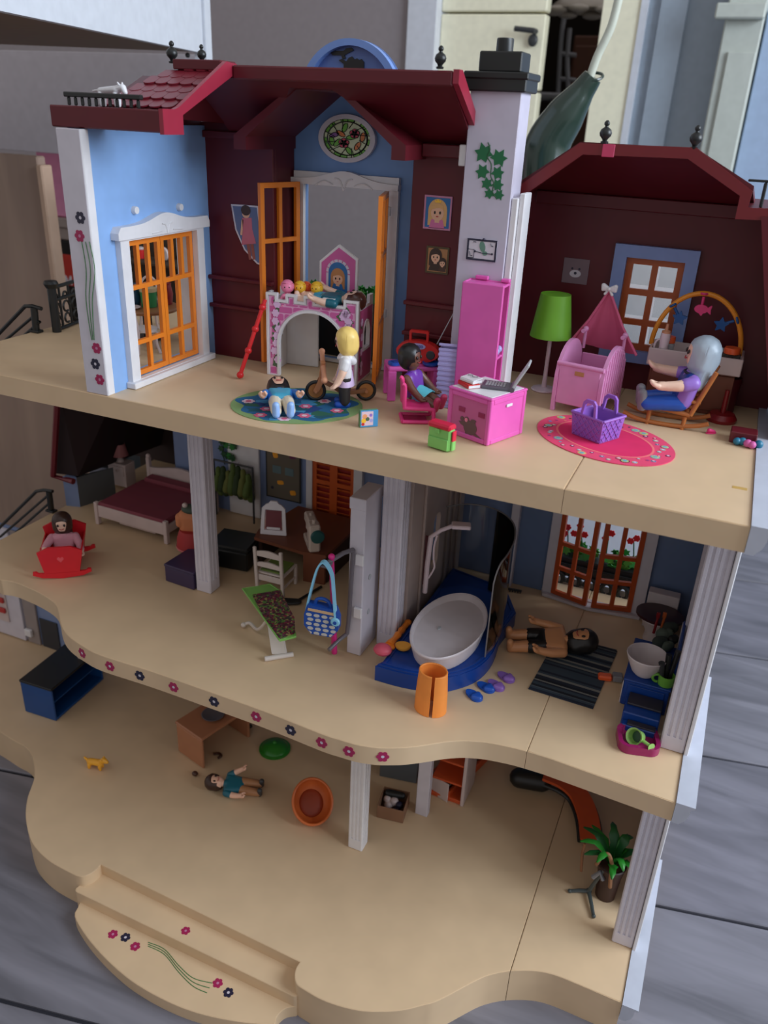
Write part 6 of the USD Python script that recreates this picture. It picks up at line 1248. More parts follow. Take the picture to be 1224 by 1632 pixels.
# white chair with green seat
c0 = at(412, 940, z=F2)
t = thing('white_chair', 'white ladder-back toy chair with a green seat before the desk', 'chair', mx((c0[0], c0[1] - .002, FZ), 2))
mat('chair_white', (206, 194, 188)); w_ = .034; d_ = .033
for x in (0, w_): part(t, 'rear_post', X(bx(-.002, .002, -.0018, .0018, 0, .062), mx((x, 0, 0), rx=4)), 'chair_white'); part(t, 'front_leg', bx(x - .0018, x + .0018, d_ - .002, d_ + .002, 0, .025), 'chair_white')
for z, hh in ((.050, .0085), (.036, .007)): part(t, 'back_slat', X(X(ext(Polygon([(.002, 0), (w_ - .002, 0)] + [(w_ - .002 - (w_ - .004) * f, hh * (.7 + .3 * math.sin(math.pi * f))) for f in np.linspace(0, 1, 9)]), .002), FRONT((0, .001, z))), mx((0, -.003 * z / .06, 0))), 'chair_white')
part(t, 'seat', bx(-.001, w_ + .001, .001, d_ + .003, .024, .0265), 'chair_white'); part(t, 'seat_pad', bx(.002, w_ - .002, .004, d_ + .001, .0265, .0285), 'seat_green'); part(t, 'apron', bx(.002, w_ - .002, -.001, .001, .016, .024), 'chair_white'); part(t, 'stretcher', bx(-.001, .001, .001, d_ - .002, .009, .012), 'chair_white'); part(t, 'stretcher', bx(w_ - .001, w_ + .001, .001, d_ - .002, .009, .012), 'chair_white')
# black brush on the floor
a, b = at(455, 962, z=F2), at(512, 938, z=F2); t = thing('black_brush', 'black toy floor brush lying behind the ironing board', 'brush'); part(t, 'head', trimesh.convex.convex_hull(np.vstack([ball(a + (0, 0, .003), (.010, .006, .003), 1).vertices, ball(a + (.012, .006, .003), (.006, .005, .003), 1).vertices])), 'black'); part(t, 'stick', rod(a + (.012, .006, .0035), b + (0, 0, .0025), .0018), 'black')
# ironing board
f0, f1 = at(422, 1054, z=F2), at(467, 1046, z=F2)
t = thing('ironing_board', 'lime green ironing board draped with a flowery cloth', 'ironing board')
fb_ = [at(u, v, y=y) for u, v, y in ((389, 938, .072), (432, 931, .092), (444, 938, .092), (470, 1012, .032), (446, 1021, .020))]
zI = F2 + .0385
C2 = np.array([(*at(u, v, z=zI)[:2],) for u, v in ((387, 938), (430, 931), (447, 942), (469, 1005), (471, 1014), (446, 1020))])
pI = Polygon(C2)
part(t, 'board', mv(ext(pI, .0022), 0, 0, zI - .0022), 'lime_board'); part(t, 'board_rim', tube([(x, y, zI - .0004) for x, y in C2], .0013, 6, True), 'lime_board')
pc_ = np.array([(*at(u, v, z=zI + .001)[:2],) for u, v in ((404, 948), (445, 941), (456, 962), (468, 985), (469, 1008), (446, 1016), (420, 980))])
speckle('flower_cloth', [(78, 30, 44), (120, 40, 58), (60, 52, 46), (84, 120, 52), (96, 60, 72), (150, 130, 80)], 420)
part(t, 'cloth', J(mv(ext(Polygon(pc_).buffer(.001), .0009), 0, 0, zI + .0001)), 'flower_cloth', label='dark flowery cloth')
ctr_ = np.mean(C2, 0); mid = (f0 + f1) / 2
part(t, 'leg_plate', trimesh.convex.convex_hull(np.array([(mid[0] + x, mid[1] + y, F2 + .004) for x, y in ((-.008, -.001), (.006, .004), (-.008, .002), (.006, .007))] + [(ctr_[0] + x, ctr_[1] + y, zI - .003) for x, y in ((-.010, -.006), (.004, -.002), (-.010, -.003), (.004, .001))])), 'board_leg')
part(t, 'foot_bar', rod(f0 + (0, 0, .0028), f1 + (0, 0, .0028), .0028), 'board_leg'); r0_ = at(388, 996, z=F2 + .004); part(t, 'rear_foot', tube(spline([r0_, at(398, 993, z=F2 + .006), at(412, 1003, z=F2 + .008), (ctr_[0] - .004, ctr_[1] - .006, zI - .004)], 5), .0019, 8), 'board_leg')
part(t, 'foot_tip', ball(r0_, .003), 'board_leg')
# grey shower-style rail on the partition
yP = pa[1] - .0045
def R2(u, v, y=yP): return at(u, v, y=y)
t = thing('grey_wall_rail', 'grey hooked rail clipped to the white partition end', 'rail')
top_ = R2(563, 876); bot_ = R2(553, 1010)
part(t, 'bar', tube([top_, R2(561, 905), R2(556, 985), bot_], .0023, 10), 'rail_grey'); part(t, 'hook_arm', tube([top_, top_ + (-.004, -.014, .002), top_ + (-.012, -.032, -.002)], .0024, 10), 'rail_grey'); part(t, 'hook_plate', mv(bx(-.006, .004, -.006, .006, -.0015, .0015), *(top_ + (-.012, -.034, -.003))), 'rail_grey')
part(t, 'lower_arm', tube([bot_, bot_ + (-.006, -.006, -.006), bot_ + (-.010, -.022, -.010)], .0022, 10), 'rail_grey')
for u, v in ((571, 893), (568, 977)): p = R2(u, v); part(t, 'clip', bx(p[0] - .004, p[0] + .005, yP + .0005, pa[1] - .0003, p[2] - .007, p[2] + .005), 'white')
hk = top_ + (-.012, -.034, -.003)
# pink pole and blue handbag hanging on it
pp0, pp1 = at(533, 1040, z=F2 + .003), hk + (.002, .006, .006)
t = thing('magenta_pole', 'slim magenta pole standing behind the blue handbag', 'pole'); part(t, 'rod', rod(pp0, pp1, .0026), 'magenta_p'); part(t, 'tip', rod(pp0 + (pp1 - pp0) * .0 , pp0 + (pp1 - pp0) * .22, .0031), 'magenta_p'); part(t, 'cap', ball(pp1, .0034), 'magenta_p')
by = hk[1] - .006
bc = at(514, 985, y=by)
HBM = mx((bc[0], by, bc[2]), 10)
t = thing('blue_handbag', 'blue dotted handbag with long pale blue strap hanging from the hook', 'handbag', HBM)
bp = Polygon([(-.0135, .0145), (.0130, .0135), (.0165, .004), (.0165, -.008), (.010, -.0165), (-.010, -.0165), (-.0165, -.008), (-.0165, .004)]).buffer(.0012)
part(t, 'body', X(mv(ext(bp, .010), 0, 0, -.005), FRONT((0, 0, 0))), 'bag_blue')
for i in range(5):
    for j in range(4):
        x, z = -.012 + j * .008 + (i % 2) * .0015 - .0005, .005 - i * .0052
        q = oval(.0031, .0019, (x, z)).intersection(bp.buffer(-.0006))
        if q.area > 3e-6: part(t, 'printed_dot', X(mv(ext(q, .0002), 0, 0, .0051), FRONT((0, 0, 0))), 'bag_dot')
part(t, 'band', X(mv(ext(Polygon([(-.0132, .0125), (.0128, .0115), (.0135, .0085), (-.0138, .0098)]), .0007), 0, 0, .0050), FRONT((0, 0, 0))), mat('bag_tan', (206, 170, 130))); part(t, 'top_handle', tube(spline([(-.008, 0, .014), (-.006, 0, .0205), (0, 0, .0225), (.006, 0, .020), (.009, 0, .013)], 5), .0018, 8), 'bag_blue')
tpz = (hk[2] + .0015) - bc[2]; strap = spline([(-.0165, .001, .008), (-.0115, .001, tpz * .55), (-.006, .002, tpz * .92), (.0005, .002, tpz + .003), (.0085, .001, tpz * .86), (.0115, -.001, tpz * .52), (.0150, -.004, .003)], 7)
def ribbon(P, w, th):
    P = np.array(P); T = np.gradient(P, axis=0); T /= np.linalg.norm(T, axis=1)[:, None]; b_ = np.array([0, 1.0, 0]); N = np.cross(T, b_); N /= np.linalg.norm(N, axis=1)[:, None]
    V = np.vstack([P + s * b_ * w / 2 + q * N * th / 2 for s, q in ((-1, -1), (1, -1), (1, 1), (-1, 1))]); k = len(P); F = []
    for i in range(k - 1):
        for j in range(4): a, b2 = j * k + i, ((j + 1) % 4) * k + i; F += [[a, b2, b2 + 1], [a, b2 + 1, a + 1]]
    for i in (0, k - 1): F += [[i, k + i, 2 * k + i], [i, 2 * k + i, 3 * k + i]]
    m = trimesh.Trimesh(V, F, process=False); m.fix_normals(); return m
part(t, 'strap', ribbon(strap, .0062, .0018), 'strap_blue', 30, label='pale blue strap'); part(t, 'strap_button', X(lathe([(0, .0022), (.004, .002), (.0048, .001), (.0048, 0)], 18), FRONT((.0150, -.0055, .002))), 'strap_blue'); part(t, 'rivet', X(lathe([(0, .003), (.0018, .003), (.0018, 0)], 12), FRONT((.0150, -.0055, .002))), 'bag_blue')
# small dark strip on the floor by the back wall
a = at(815, 941, z=F2); t = thing('dark_comb', 'small dark comb lying on the floor near the blue wall', 'comb', mx((a[0], a[1], FZ), 8)); part(t, 'back_strip', bx(-.0125, .0125, -.001, .002, 0, .0022), 'dgrey')
for k in range(8): part(t, 'tooth', bx(-.0118 + k * .0032, -.0102 + k * .0032, -.0045, -.001, 0, .0016, .0003), 'dgrey')
# ---------- bathroom
mat('tub_blue', (16, 62, 142)); mat('tub_white', (214, 204, 206))
s0, s1, s2, s3 = at(597, 1086, z=F2), at(688, 1112, z=F2), at(792, 1062, z=F2), at(781, 1040, z=F2)
u0 = np.array([-.2995, .030]);
BP = Polygon([tuple(q) for q in spline([at(u, v, z=F2)[:2] for u, v in ((597, 1084), (640, 1096), (690, 1104), (725, 1100), (760, 1086), (783, 1062), (795, 1030))], 6)] + [(-.198, .20), (-.222, .245), (-.296, .262), (-.296, s0[1] + .01)]).buffer(0)
t = thing('blue_bath_base', 'blue rounded bath platform carrying the white tub and shower screen', 'bath base'); hT = .0195
part(t, 'platform', J(mv(ext(BP, hT - .002), 0, 0, FZ), mv(ext(BP.buffer(-.0012), .002), 0, 0, FZ + hT - .002)), 'tub_blue')
tr = BP.buffer(-.0035); part(t, 'raised_edge', mv(ext(tr.difference(tr.buffer(-.002)), .0012), 0, 0, FZ + hT), 'tub_blue')
# tub: oval bowl
zT2 = FZ + hT + .0003
tubz = zT2 + .0215
tp_ = np.array([at(u, v, z=tubz)[:2] for u, v in ((651, 1012), (668, 980), (700, 953), (740, 946), (772, 965), (774, 1000), (755, 1028), (720, 1046), (684, 1050), (660, 1036))])
oc_ = tp_.mean(0)
from scipy.optimize import least_squares as LSQ
def _el(q):
    c, s = math.cos(q[4]), math.sin(q[4]); x = (tp_ - q[:2]) @ np.array([[c, -s], [s, c]]); return np.hypot(x[:, 0] / q[2], x[:, 1] / q[3]) - 1
qe = LSQ(_el, [*oc_, .035, .05, 1.2]).x
t = thing('white_bath_tub', 'white oval toy bath tub set on the blue platform', 'bath tub', mx((qe[0], qe[1], zT2), math.degrees(qe[4])) @ np.diag([1, qe[3] / qe[2], 1, 1]))
r_ = qe[2]; part(t, 'bowl', lathe([(0, 0), (r_ * .84, 0), (r_ * .90, .004), (r_ * .985, .0195), (r_, .0205), (r_, .0218), (r_ * .965, .0222), (r_ * .945, .0205), (r_ * .90, .0165), (r_ * .6, .0135), (0, .0125)], 48), 'tub_white'); part(t, 'lip', lathe([(r_ * .97, .0216), (r_ * .985, .0229), (r_ * 1.0, .0216)], 48), 'tub_white')
part(t, 'drain', mv(lathe([(0, .0012), (.003, .001), (.0036, 0)], 14), 0, r_ * .3, .0132), 'lgrey')
# clear curved shower screen
scr = spline([(-.2035, .098), (-.2000, .125), (-.2025, .165), (-.215, .202), (-.240, .224), (-.270, .224), (-.2925, .205)], 7)
zs1 = .398
def sheet(P2, z0, zt, th):
    V, F = [], []; k = len(P2); ctr = np.mean(P2, 0)
    for o in (0, th):
        for i, p in enumerate(P2):
            d = (ctr - p); d /= np.linalg.norm(d); q = p + d * o; V += [(q[0], q[1], z0), (q[0], q[1], zt[i])]
    for i in range(k - 1):
        a = 2 * i; b = 2 * k + a; F += [[a, a + 2, a + 3], [a, a + 3, a + 1], [b, b + 3, b + 2], [b, b + 1, b + 3], [a + 1, a + 3, b + 3], [a + 1, b + 3, b + 1]]
    return trimesh.Trimesh(V, F, process=False)
f_ = np.linspace(0, 1, len(scr)); ztop = zs1 - .02 * np.clip(1 - f_ / .12, 0, 1) ** 2
t = thing('shower_screen', 'clear curved plastic shower screen around the back of the tub', 'shower screen'); part(t, 'screen', sheet(scr, FZ + hT + .0015, ztop, .0012), 'clear', True); part(t, 'top_edge', tube([(p[0], p[1], z) for p, z in zip(scr, ztop)], .0009, 6), 'screen_edge'); part(t, 'front_edge', tube([(scr[0][0], scr[0][1], FZ + hT + .0015), (scr[0][0], scr[0][1], ztop[0])], .0008, 6), 'screen_edge')
# shower column
ysh = .150
def H(u, v, y=ysh): return at(u, v, y=y)
t = thing('shower_column', 'white shower column with hose and flat head over the tub', 'shower', None)
part(t, 'column', tube([H(677, 944), H(681, 900), H(687, 855)], .0028, 10), 'pinkwhite'); part(t, 'arm', tube([H(686, 856), H(703, 845), H(722, 838)], .0022, 10), 'pinkwhite'); part(t, 'shower_head', X(bx(-.010, .010, -.006, .006, -.0022, .0022, .001), mx(H(735, 838), 20)), 'pinkwhite'); part(t, 'hose', tube(spline([H(697, 853), H(692, 870), H(691, 890), H(692, 905), H(683, 921)], 6), .0011, 8), 'pinkwhite'); part(t, 'back_plate', X(bx(-.004, .004, -.0015, .0015, -.001, .060, .001), mx(H(676, 935) + (-.004, .006, 0))), mat('plate_maroon', (96, 44, 52), .5))
# bath toys
def obj_at(u, v, z): p = at(u, v, z=z); return p
p = obj_at(612, 1040, zT2); t = thing('pink_bath_ball', 'pink round bath ball on the front corner of the blue platform', 'ball', mx((p[0], p[1] - .004, zT2 + .0062))); part(t, 'ball_body', ball((0, 0, 0), (.0095, .0085, .0062), 3), mat('ball_pink', (210, 84, 104), .5), True); part(t, 'seam', tube([(.0096 * math.cos(a), .0086 * math.sin(a), 0) for a in np.linspace(0, 6.28, 30)[:-1]], .0003, 4, True), 'ball_pink')
p0_, p1_ = at(620, 1030, z=zT2 + .003), at(650, 992, z=zT2 + .004)
t = thing('orange_bath_brush', 'orange wavy bath brush lying along the tub', 'brush'); part(t, 'handle', tube(spline([p0_ + (0, 0, .001), p0_ * .6 + p1_ * .4 + (.001, 0, .002), p0_ * .3 + p1_ * .7, p1_], 6), [.0045, .0048, .0044, .0036, .0030, .0034, .0040, .0036, .0030, .0032, .0036, .0040, .0036, .003, .003, .0032, .003, .003, .003][:19], 10), mat('brush_orange', (246, 138, 40))); part(t, 'head', ball(p1_, (.004, .0048, .003)), 'brush_orange'); part(t, 'grip_end', mv(ball((0, 0, 0), (.0068, .0052, .0038)), *p0_), 'brush_orange')
p = at(642, 1036, z=zT2); t = thing('yellow_sponge', 'half-round yellow bath sponge beside the tub', 'sponge', mx((p[0], p[1], zT2), 15)); part(t, 'body', cut(ball((0, 0, .0055), (.0082, .0062, .0058), 3), mv(trimesh.creation.box((.03, .03, .01)), 0, 0, .0115)), mat('sponge_yellow', (238, 168, 62), .7)); part(t, 'cut_face', mv(ext(oval(.0080, .0060), .0004), 0, 0, .0065), 'sponge_yellow')
# orange towel roll (open tube)
p = at(680, 1139, z=F2); TWM = mx((p[0], p[1] + .010, FZ), -5)
t = thing('orange_towel_wrap', 'orange split-tube towel wrap standing in front of the tub', 'towel wrap', TWM)
V, F = [], []; na_ = 40
for o, (rr0, rr1) in enumerate(((.0162, .0142), (.0144, .0124))):
    for i in range(na_ + 1):
        a = math.radians(-62 + 348 * i / na_)
        for z, k in ((0, 0), (.02, .2), (.045, 1)): r = rr0 + (rr1 - rr0) * k; V.append((r * math.cos(a) * 1.0, r * math.sin(a) * .84, z))
nn_ = (na_ + 1) * 3
for i in range(na_):
    for j in range(2):
        a = i * 3 + j; b = nn_ + a; F += [[a, a + 3, a + 4], [a, a + 4, a + 1], [b, b + 4, b + 3], [b, b + 1, b + 4]]
    F += [[i * 3 + 2, i * 3 + 5, nn_ + i * 3 + 5], [i * 3 + 2, nn_ + i * 3 + 5, nn_ + i * 3 + 2], [i * 3, nn_ + i * 3, nn_ + i * 3 + 3], [i * 3, nn_ + i * 3 + 3, i * 3 + 3]]
for i in (0, na_):
    for j in range(2): a = i * 3 + j; F += [[a, nn_ + a, nn_ + a + 1], [a, nn_ + a + 1, a + 1]]
tw = trimesh.Trimesh(V, F, process=False); tw.fix_normals(); part(t, 'wrap', tw, 'towel_orange', 40); part(t, 'top_hem', tube([(.0134 * math.cos(a), .0134 * .84 * math.sin(a), .045) for a in np.radians(np.linspace(-61, 285, 40))], .0009, 6), 'towel_orange')
# slippers
def slipper(label, u, v, rz, m_, grp):
    p = at(u, v, z=F2); t = thing('toy_slipper', label, 'slipper', mx((p[0], p[1], FZ), rz, s=1.22))
    part(t, 'sole', ext(oval(.0085, .0046).union(oval(.0055, .0052, (.003, 0))), .0018), m_); part(t, 'strap', cut(hullof((.002, -.0026, .0018, .0026), (.002, .0026, .0018, .0026), (.006, 0, .0018, .0026)), mv(trimesh.creation.box((.05, .05, .01)), 0, 0, -.0032), hullof((-.002, 0, .0016, .0022), (.006, 0, .0014, .0020))), m_)
slipper('blue toy slipper nearer the orange towel wrap', 755, 1110, -28, 'slip_blue', None); slipper('blue toy slipper beside the purple pair', 774, 1097, -20, 'slip_blue', None)
slipper('purple toy slipper next to the blue pair', 790, 1094, -30, 'slip_purple', None); slipper('purple toy slipper farthest from the towel wrap', 806, 1081, -24, 'slip_purple', None)
# striped mat
q = [at(u, v, z=F2 + .0006)[:2] for u, v in ((842, 1098), (945, 1130), (983, 1036), (890, 1012))]
e1, e2 = q[1] - q[0], q[3] - q[0]
t = thing('striped_mat', 'dark blue and grey striped bath mat under the lying figure', 'mat'); part(t, 'base', mv(ext(Polygon(q), .0006), 0, 0, FZ), mat('mat_navy', (44, 54, 70), .8)); rnd = random.Random(6)
sc_ = [mat('mat_a', (30, 38, 54), .8), mat('mat_b', (84, 92, 98), .8), mat('mat_c', (128, 128, 122), .8), mat('mat_d', (56, 70, 82), .8), mat('mat_e', (20, 26, 36), .8)]
f = 0.0
while f < 1:
    w_ = rnd.uniform(.012, .04); c_ = [q[0] + e2 * f, q[1] + e2 * f, q[1] + e2 * min(1, f + w_), q[0] + e2 * min(1, f + w_)]
    part(t, 'woven_stripe', mv(ext(Polygon(c_), .0002), 0, 0, FZ + .0006), sc_[rnd.choice([0, 0, 1, 2, 3, 3, 4, 4, 0])]); f += w_
# blue wash stand with basin
A_ = [at(982, 1120, z=F2), at(1048, 1138, z=F2)]
wz = F2 + .030
W0 = at(987, 1100, z=wz); W1 = at(1062, 1118, z=wz)
xw0, yw0 = -.0655, .113
t = thing('blue_wash_stand', 'blue bathroom wash stand along the right wall', 'wash stand', mx((xw0, yw0, FZ)))
part(t, 'cabinet', bx(0, .043, 0, .075, 0, .029, .001), 'tub_blue'); part(t, 'white_plinth', bx(-.0012, -.0002, .002, .073, .0, .026, .0003), 'tub_white'); part(t, 'top_board', bx(-.001, .044, -.001, .078, .0292, .0315), 'tub_blue'); part(t, 'drawer', bx(.004, .039, -.0012, -.0002, .006, .026, .0004), 'tub_blue')
part(t, 'splash_panel', X(bx(-.0015, .0015, .015, .085, 0, .030, .001), mx((.0435, 0, .0316))), 'tub_blue'); part(t, 'white_edge', bx(.0415, .0435, .070, .085, .0318, .060), 'tub_white')
WZ = FZ + .0318
p = at(1022, 1073, z=WZ); t = thing('white_basin', 'round white washbasin bowl on the blue wash stand', 'basin', mx((p[0] + .002, p[1] + .001, WZ))); part(t, 'bowl', lathe([(0, 0), (.009, 0), (.0125, .004), (.0185, .018), (.0195, .0225), (.0188, .0228), (.0175, .019), (.0115, .0055), (0, .003)], 36), 'basin_white'); part(t, 'rim', lathe([(.0185, .0224), (.0194, .0234), (.0200, .0224)], 36), 'basin_white')
p = at(1060, 1090, z=WZ); t = thing('green_mug', 'lime green toy mug holding dark brushes on the wash stand', 'mug', mx((p[0], p[1], WZ), 190)); part(t, 'cup', lathe([(0, 0), (.0072, 0), (.0078, .011), (.0068, .011), (.006, .001), (0, .001)], 24), 'mug_green'); part(t, 'handle', tube(arc((.0085, 0, .0055), .0042, -100, 100, 12), .0014, 8), 'mug_green')
mt_ = mx((p[0], p[1], WZ + .0015)); t = thing('dark_brush_bundle', 'dark brushes and grey-green sponges behind the green mug', 'brushes', mt_)
for k, (x, y, h, m_) in enumerate(((-.001, .001, .030, 'black'), (.002, .002, .034, 'black'), (-.003, -.001, .024, 'dgrey'))): part(t, 'bristle_brush', rod((x, y, 0), (x * 2.5, y * 4, h), .0018, .003), m_)
for k, (u, v, r, m_) in enumerate(((1057, 1012, .008, 'sage'), (1066, 1002, .0075, 'sage_d'), (1050, 1024, .007, 'sage_d'), (1062, 1030, .006, 'sage'), (1070, 1020, .006, 'black'))):
    p = at(u, v, z=WZ + r); solo('sage_sponge', fluid([ball((0, 0, 0), r, 1), ball((r * .5, r * .3, r * .2), r * .8, 1)], .003, 2), m_, ['grey-green bath puff behind the white basin, nearest the wall', 'dark grey-green bath puff at the top of the heap', 'dark grey-green bath puff touching the basin', 'grey-green bath puff low beside the mug', 'black bath puff against the blue splash panel'][k], 'bath puff', mx((p[0], p[1], WZ + r)), smooth=True)
for u, v, m_, l in ((1047, 985, 'dred', 'red toothbrush standing behind the basin heap'), (1057, 985, 'rust', 'orange toothbrush standing beside the red one')):
    p = at(u, v, z=WZ + .018); t = thing('toothbrush', l, 'toothbrush', mx((p[0], p[1] - .002, WZ))); part(t, 'handle', rod((0, 0, 0), (.001, .001, .020), .0014), m_); part(t, 'brush_head', bx(-.0012, .0028, -.001, .002, .0195, .026, .0005), m_)
# toilet with maroon lid at the back
p = at(1050, 965, z=F2 + .03); t = thing('white_toilet', 'white toy toilet with dark maroon lid by the gate doors', 'toilet', mx((-.048, .2475, FZ)))
part(t, 'bowl', lathe([(0, 0), (.013, 0), (.012, .010), (.018, .024), (.0205, .028), (0, .028)], 28), 'tub_white'); part(t, 'seat_rim', lathe([(.0205, .028), (.0215, .0295), (.0205, .031), (.0, .031)], 30), 'tub_white'); part(t, 'lid', mv(ext(oval(.0255, .0215), .003), .0, 0, .0312), mat('lid_maroon', (58, 26, 34), .3)); part(t, 'cistern', bx(-.017, .017, .0215, .036, 0, .046), 'tub_white')
# brush orange with grey bristles leaning on the stand
p = at(965, 1083, z=F2); t = thing('orange_scrub_brush', 'orange and grey scrub brush lying at the mat corner', 'brush', mx((p[0], p[1], FZ), 15)); part(t, 'handle', bx(-.008, .006, -.0045, .0045, 0, .006, .0015), 'orange_red'); part(t, 'bristles', bx(.0065, .0165, -.005, .005, .001, .008, .001), 'grey'); 
# blue step stool with dark top, magenta tray with green cup
p = at(985, 1168, z=F2); t = thing('blue_step_stool', 'small blue step stool with dark tread beneath the wash stand', 'step stool', mx((-.060, .080, FZ))); part(t, 'body', bx(0, .034, 0, .030, 0, .017, .001), 'tub_blue'); part(t, 'tread', bx(.002, .034, .012, .031, .0172, .0195), mat('tread_dark', (50, 46, 56), .5)); part(t, 'front_step', bx(.001, .033, -.009, -.0002, 0, .009, .001), 'tub_blue'); part(t, 'step_tread', bx(.006, .032, -.0085, -.001, .0092, .0108, .0005), 'tread_dark')
p = at(1014, 1190, z=F2); MZ = mx((p[0], p[1] + .005, FZ), 15)
t = thing('magenta_tray', 'magenta rounded bath tray on the floor edge at the right', 'tray', MZ); oo = rrect(.038, .034, .010); part(t, 'base', ext(oo, .003), 'magenta_tray'); part(t, 'rim', mv(ext(oo.difference(oo.buffer(-.004)), .0055), 0, 0, .003), 'magenta_tray')
p = at(1008, 1180, z=F2 + .006); t = thing('green_watering_cup', 'lime green watering cup lying in the magenta tray', 'cup', mx((p[0] + .003, p[1] + .002, FZ + .0065 + .0033)) @ mx((0, 0, 0), -30, 62))
part(t, 'cup', lathe([(0, -.006), (.0055, -.006), (.0075, .005), (.0082, .006), (.0066, .005), (.0048, -.005), (0, -.005)], 24), 'mug_lime'); part(t, 'inner', lathe([(0, -.002), (.0058, -.002)], 20), 'dgreen'); part(t, 'spout', tube([(.006, 0, 0), (.014, 0, 0), (.017, 0, .001)], [.0018, .0016, .0038], 10), 'mug_lime')
# flower box seen through the gate doors
def gy(u, v, y=.33): return at(u, v, y=y)
def window_box(name, label, pa_, pb_, y, zt, seed, flowers=True, n=40):
    a, b = at(*pa_, y=y), at(*pb_, y=y); t = thing(name, label, 'planter'); rnd = random.Random(seed)
    part(t, 'trough', bx(a[0], b[0], y, y + .03, a[2] - .0, a[2] + zt, .001), 'black')
    for k in range(n):
        x = rnd.uniform(a[0] + .002, b[0] - .002); z = a[2] + zt + rnd.uniform(.001, .012); yy = y + rnd.uniform(.0, .025)
        part(t, 'leaf', X(ext(affinity.rotate(affinity.scale(lf, 1.1, 1.1), rnd.uniform(0, 360)), .0008), FRONT((x, yy, z)) @ mx(rx=rnd.uniform(-40, 40))), 'leaf' if k % 3 else 'bush_green')
    return t, a, b
t, a, b = window_box('flower_box', 'black planter with green leaves and red blossoms outside the orange gate doors', (888, 915), (1034, 932), .325, .026, 5, n=60)
for u, v in ((905, 840), (915, 850), (925, 838), (932, 852), (965, 858), (975, 850), (900, 850), (1005, 862), (1015, 858)): part(t, 'blossom', X(ext(flower(.0045, False), .001), FRONT(at(u, v, y=.328))), 'red')
for u, v, u2, v2 in ((905, 885, 905, 845), (930, 885, 925, 842), (965, 890, 970, 855), (1010, 895, 1010, 862)): part(t, 'flower_stem', rod(at(u, v, y=.33), at(u2, v2, y=.33), .0008), 'dgreen')
t = thing('scroll_balustrade', 'black scrolled balcony balustrade outside the orange gate doors', 'balustrade')
yb = .322
for v0 in (955, 905): a, b = at(872, v0 - 12, y=yb), at(1048, v0 + 22, y=yb); part(t, 'rail', bx(a[0], b[0], yb, yb + .002, a[2] - .001, a[2] + .0015), 'black')
zb0, zb1 = at(872, 943, y=yb)[2], at(872, 893, y=yb)[2]
for k in range(6):
    cx = at(890 + k * 27, 915, y=yb)[0]; cz = (zb0 + zb1) / 2 - .002
    for s in (-1, 1): part(t, 'scroll', tube([(cx + s * (.0105 - .0016 * a) * math.cos(a * 1.3) * .8, yb + .001, cz + (.0135 - .0018 * a) * math.sin(a * 1.3)) for a in np.linspace(0, 4.4, 18)], .0021, 6), 'black')
# ================= GROUND FLOOR
GZ = F1 + .0003
# left back wall with red-white shutter, door and picture
yl = .205
def Q(u, v, y=yl): return at(u, v, y=y)
part(DH, 'wall', bx(-1.15, -.858, yl, yl + .006, F1, .205), 'wall_blue2'); part(DH, 'wall', bx(-.8578, -.80, yl, yl + .006, F1, F2 - TH), 'wall_blue2'); part(DH, 'wall', bx(-.806, -.80, yl + .006, .335, F1, F2 - TH), 'wall_blue2')
a, b = Q(-6, 1110), Q(13, 960); fr = part(DH, 'window_frame', bx(a[0] - .03, Q(50, 1040)[0], yl - .006, yl - .0002, F1 + .002, .203), 'lilac')
sh = part(DH, 'shutter', bx(a[0] - .02, Q(31, 1040)[0], yl - .0085, yl - .006, F1 + .030, .200), 'bed_white')
for k in range(8):
    z = F1 + .048 + k * .019; part(sh, 'slat', bx(a[0] - .02, Q(31, 1040)[0] - .002, yl - .0125, yl - .0087, z, z + .009, .001), mat('shutter_red', (186, 52, 50), .5))
dd = part(DH, 'door', bx(Q(52, 1040)[0], Q(66, 1040)[0] + .006, yl - .004, yl - .0002, F1 + .001, .202), mat('door_taupe', (150, 138, 134), .6)); part(dd, 'door_handle', bx(Q(47, 1010)[0], Q(57, 1010)[0], yl - .010, yl - .0042, Q(52, 1010)[2], Q(52, 1000)[2], .001), 'white')
q = Q(80, 1060); t = thing('dark_shelf_picture', 'dark picture with blurred shapes on the left ground-floor wall', 'picture'); part(t, 'sheet', bx(q[0] - .006, q[0] + .03, yl - .002, yl - .0003, q[2] - .03, q[2] + .09), mat('pic_dark', (52, 52, 56), .7))
for k, m_ in enumerate(('lgrey', 'olive', 'lgrey', 'dgrey')): part(t, 'printed_shape', bx(q[0] - .001 + k * .007, q[0] + .004 + k * .007, yl - .0026, yl - .002, q[2] - .01 + .01 * (k % 2), q[2] + .03), m_)
q = Q(10, 1130); t = thing('white_ornament', 'white crumpled ornament on the ground floor by the red shutter', 'ornament', mx((q[0], .17, GZ))); part(t, 'base', fluid([ball((0, 0, .008), .008), ball((.012, -.004, .006), .006), ball((-.01, .003, .007), .0068), ball((.004, -.01, .005), .005)], .003, 3), 'bed_white', True)
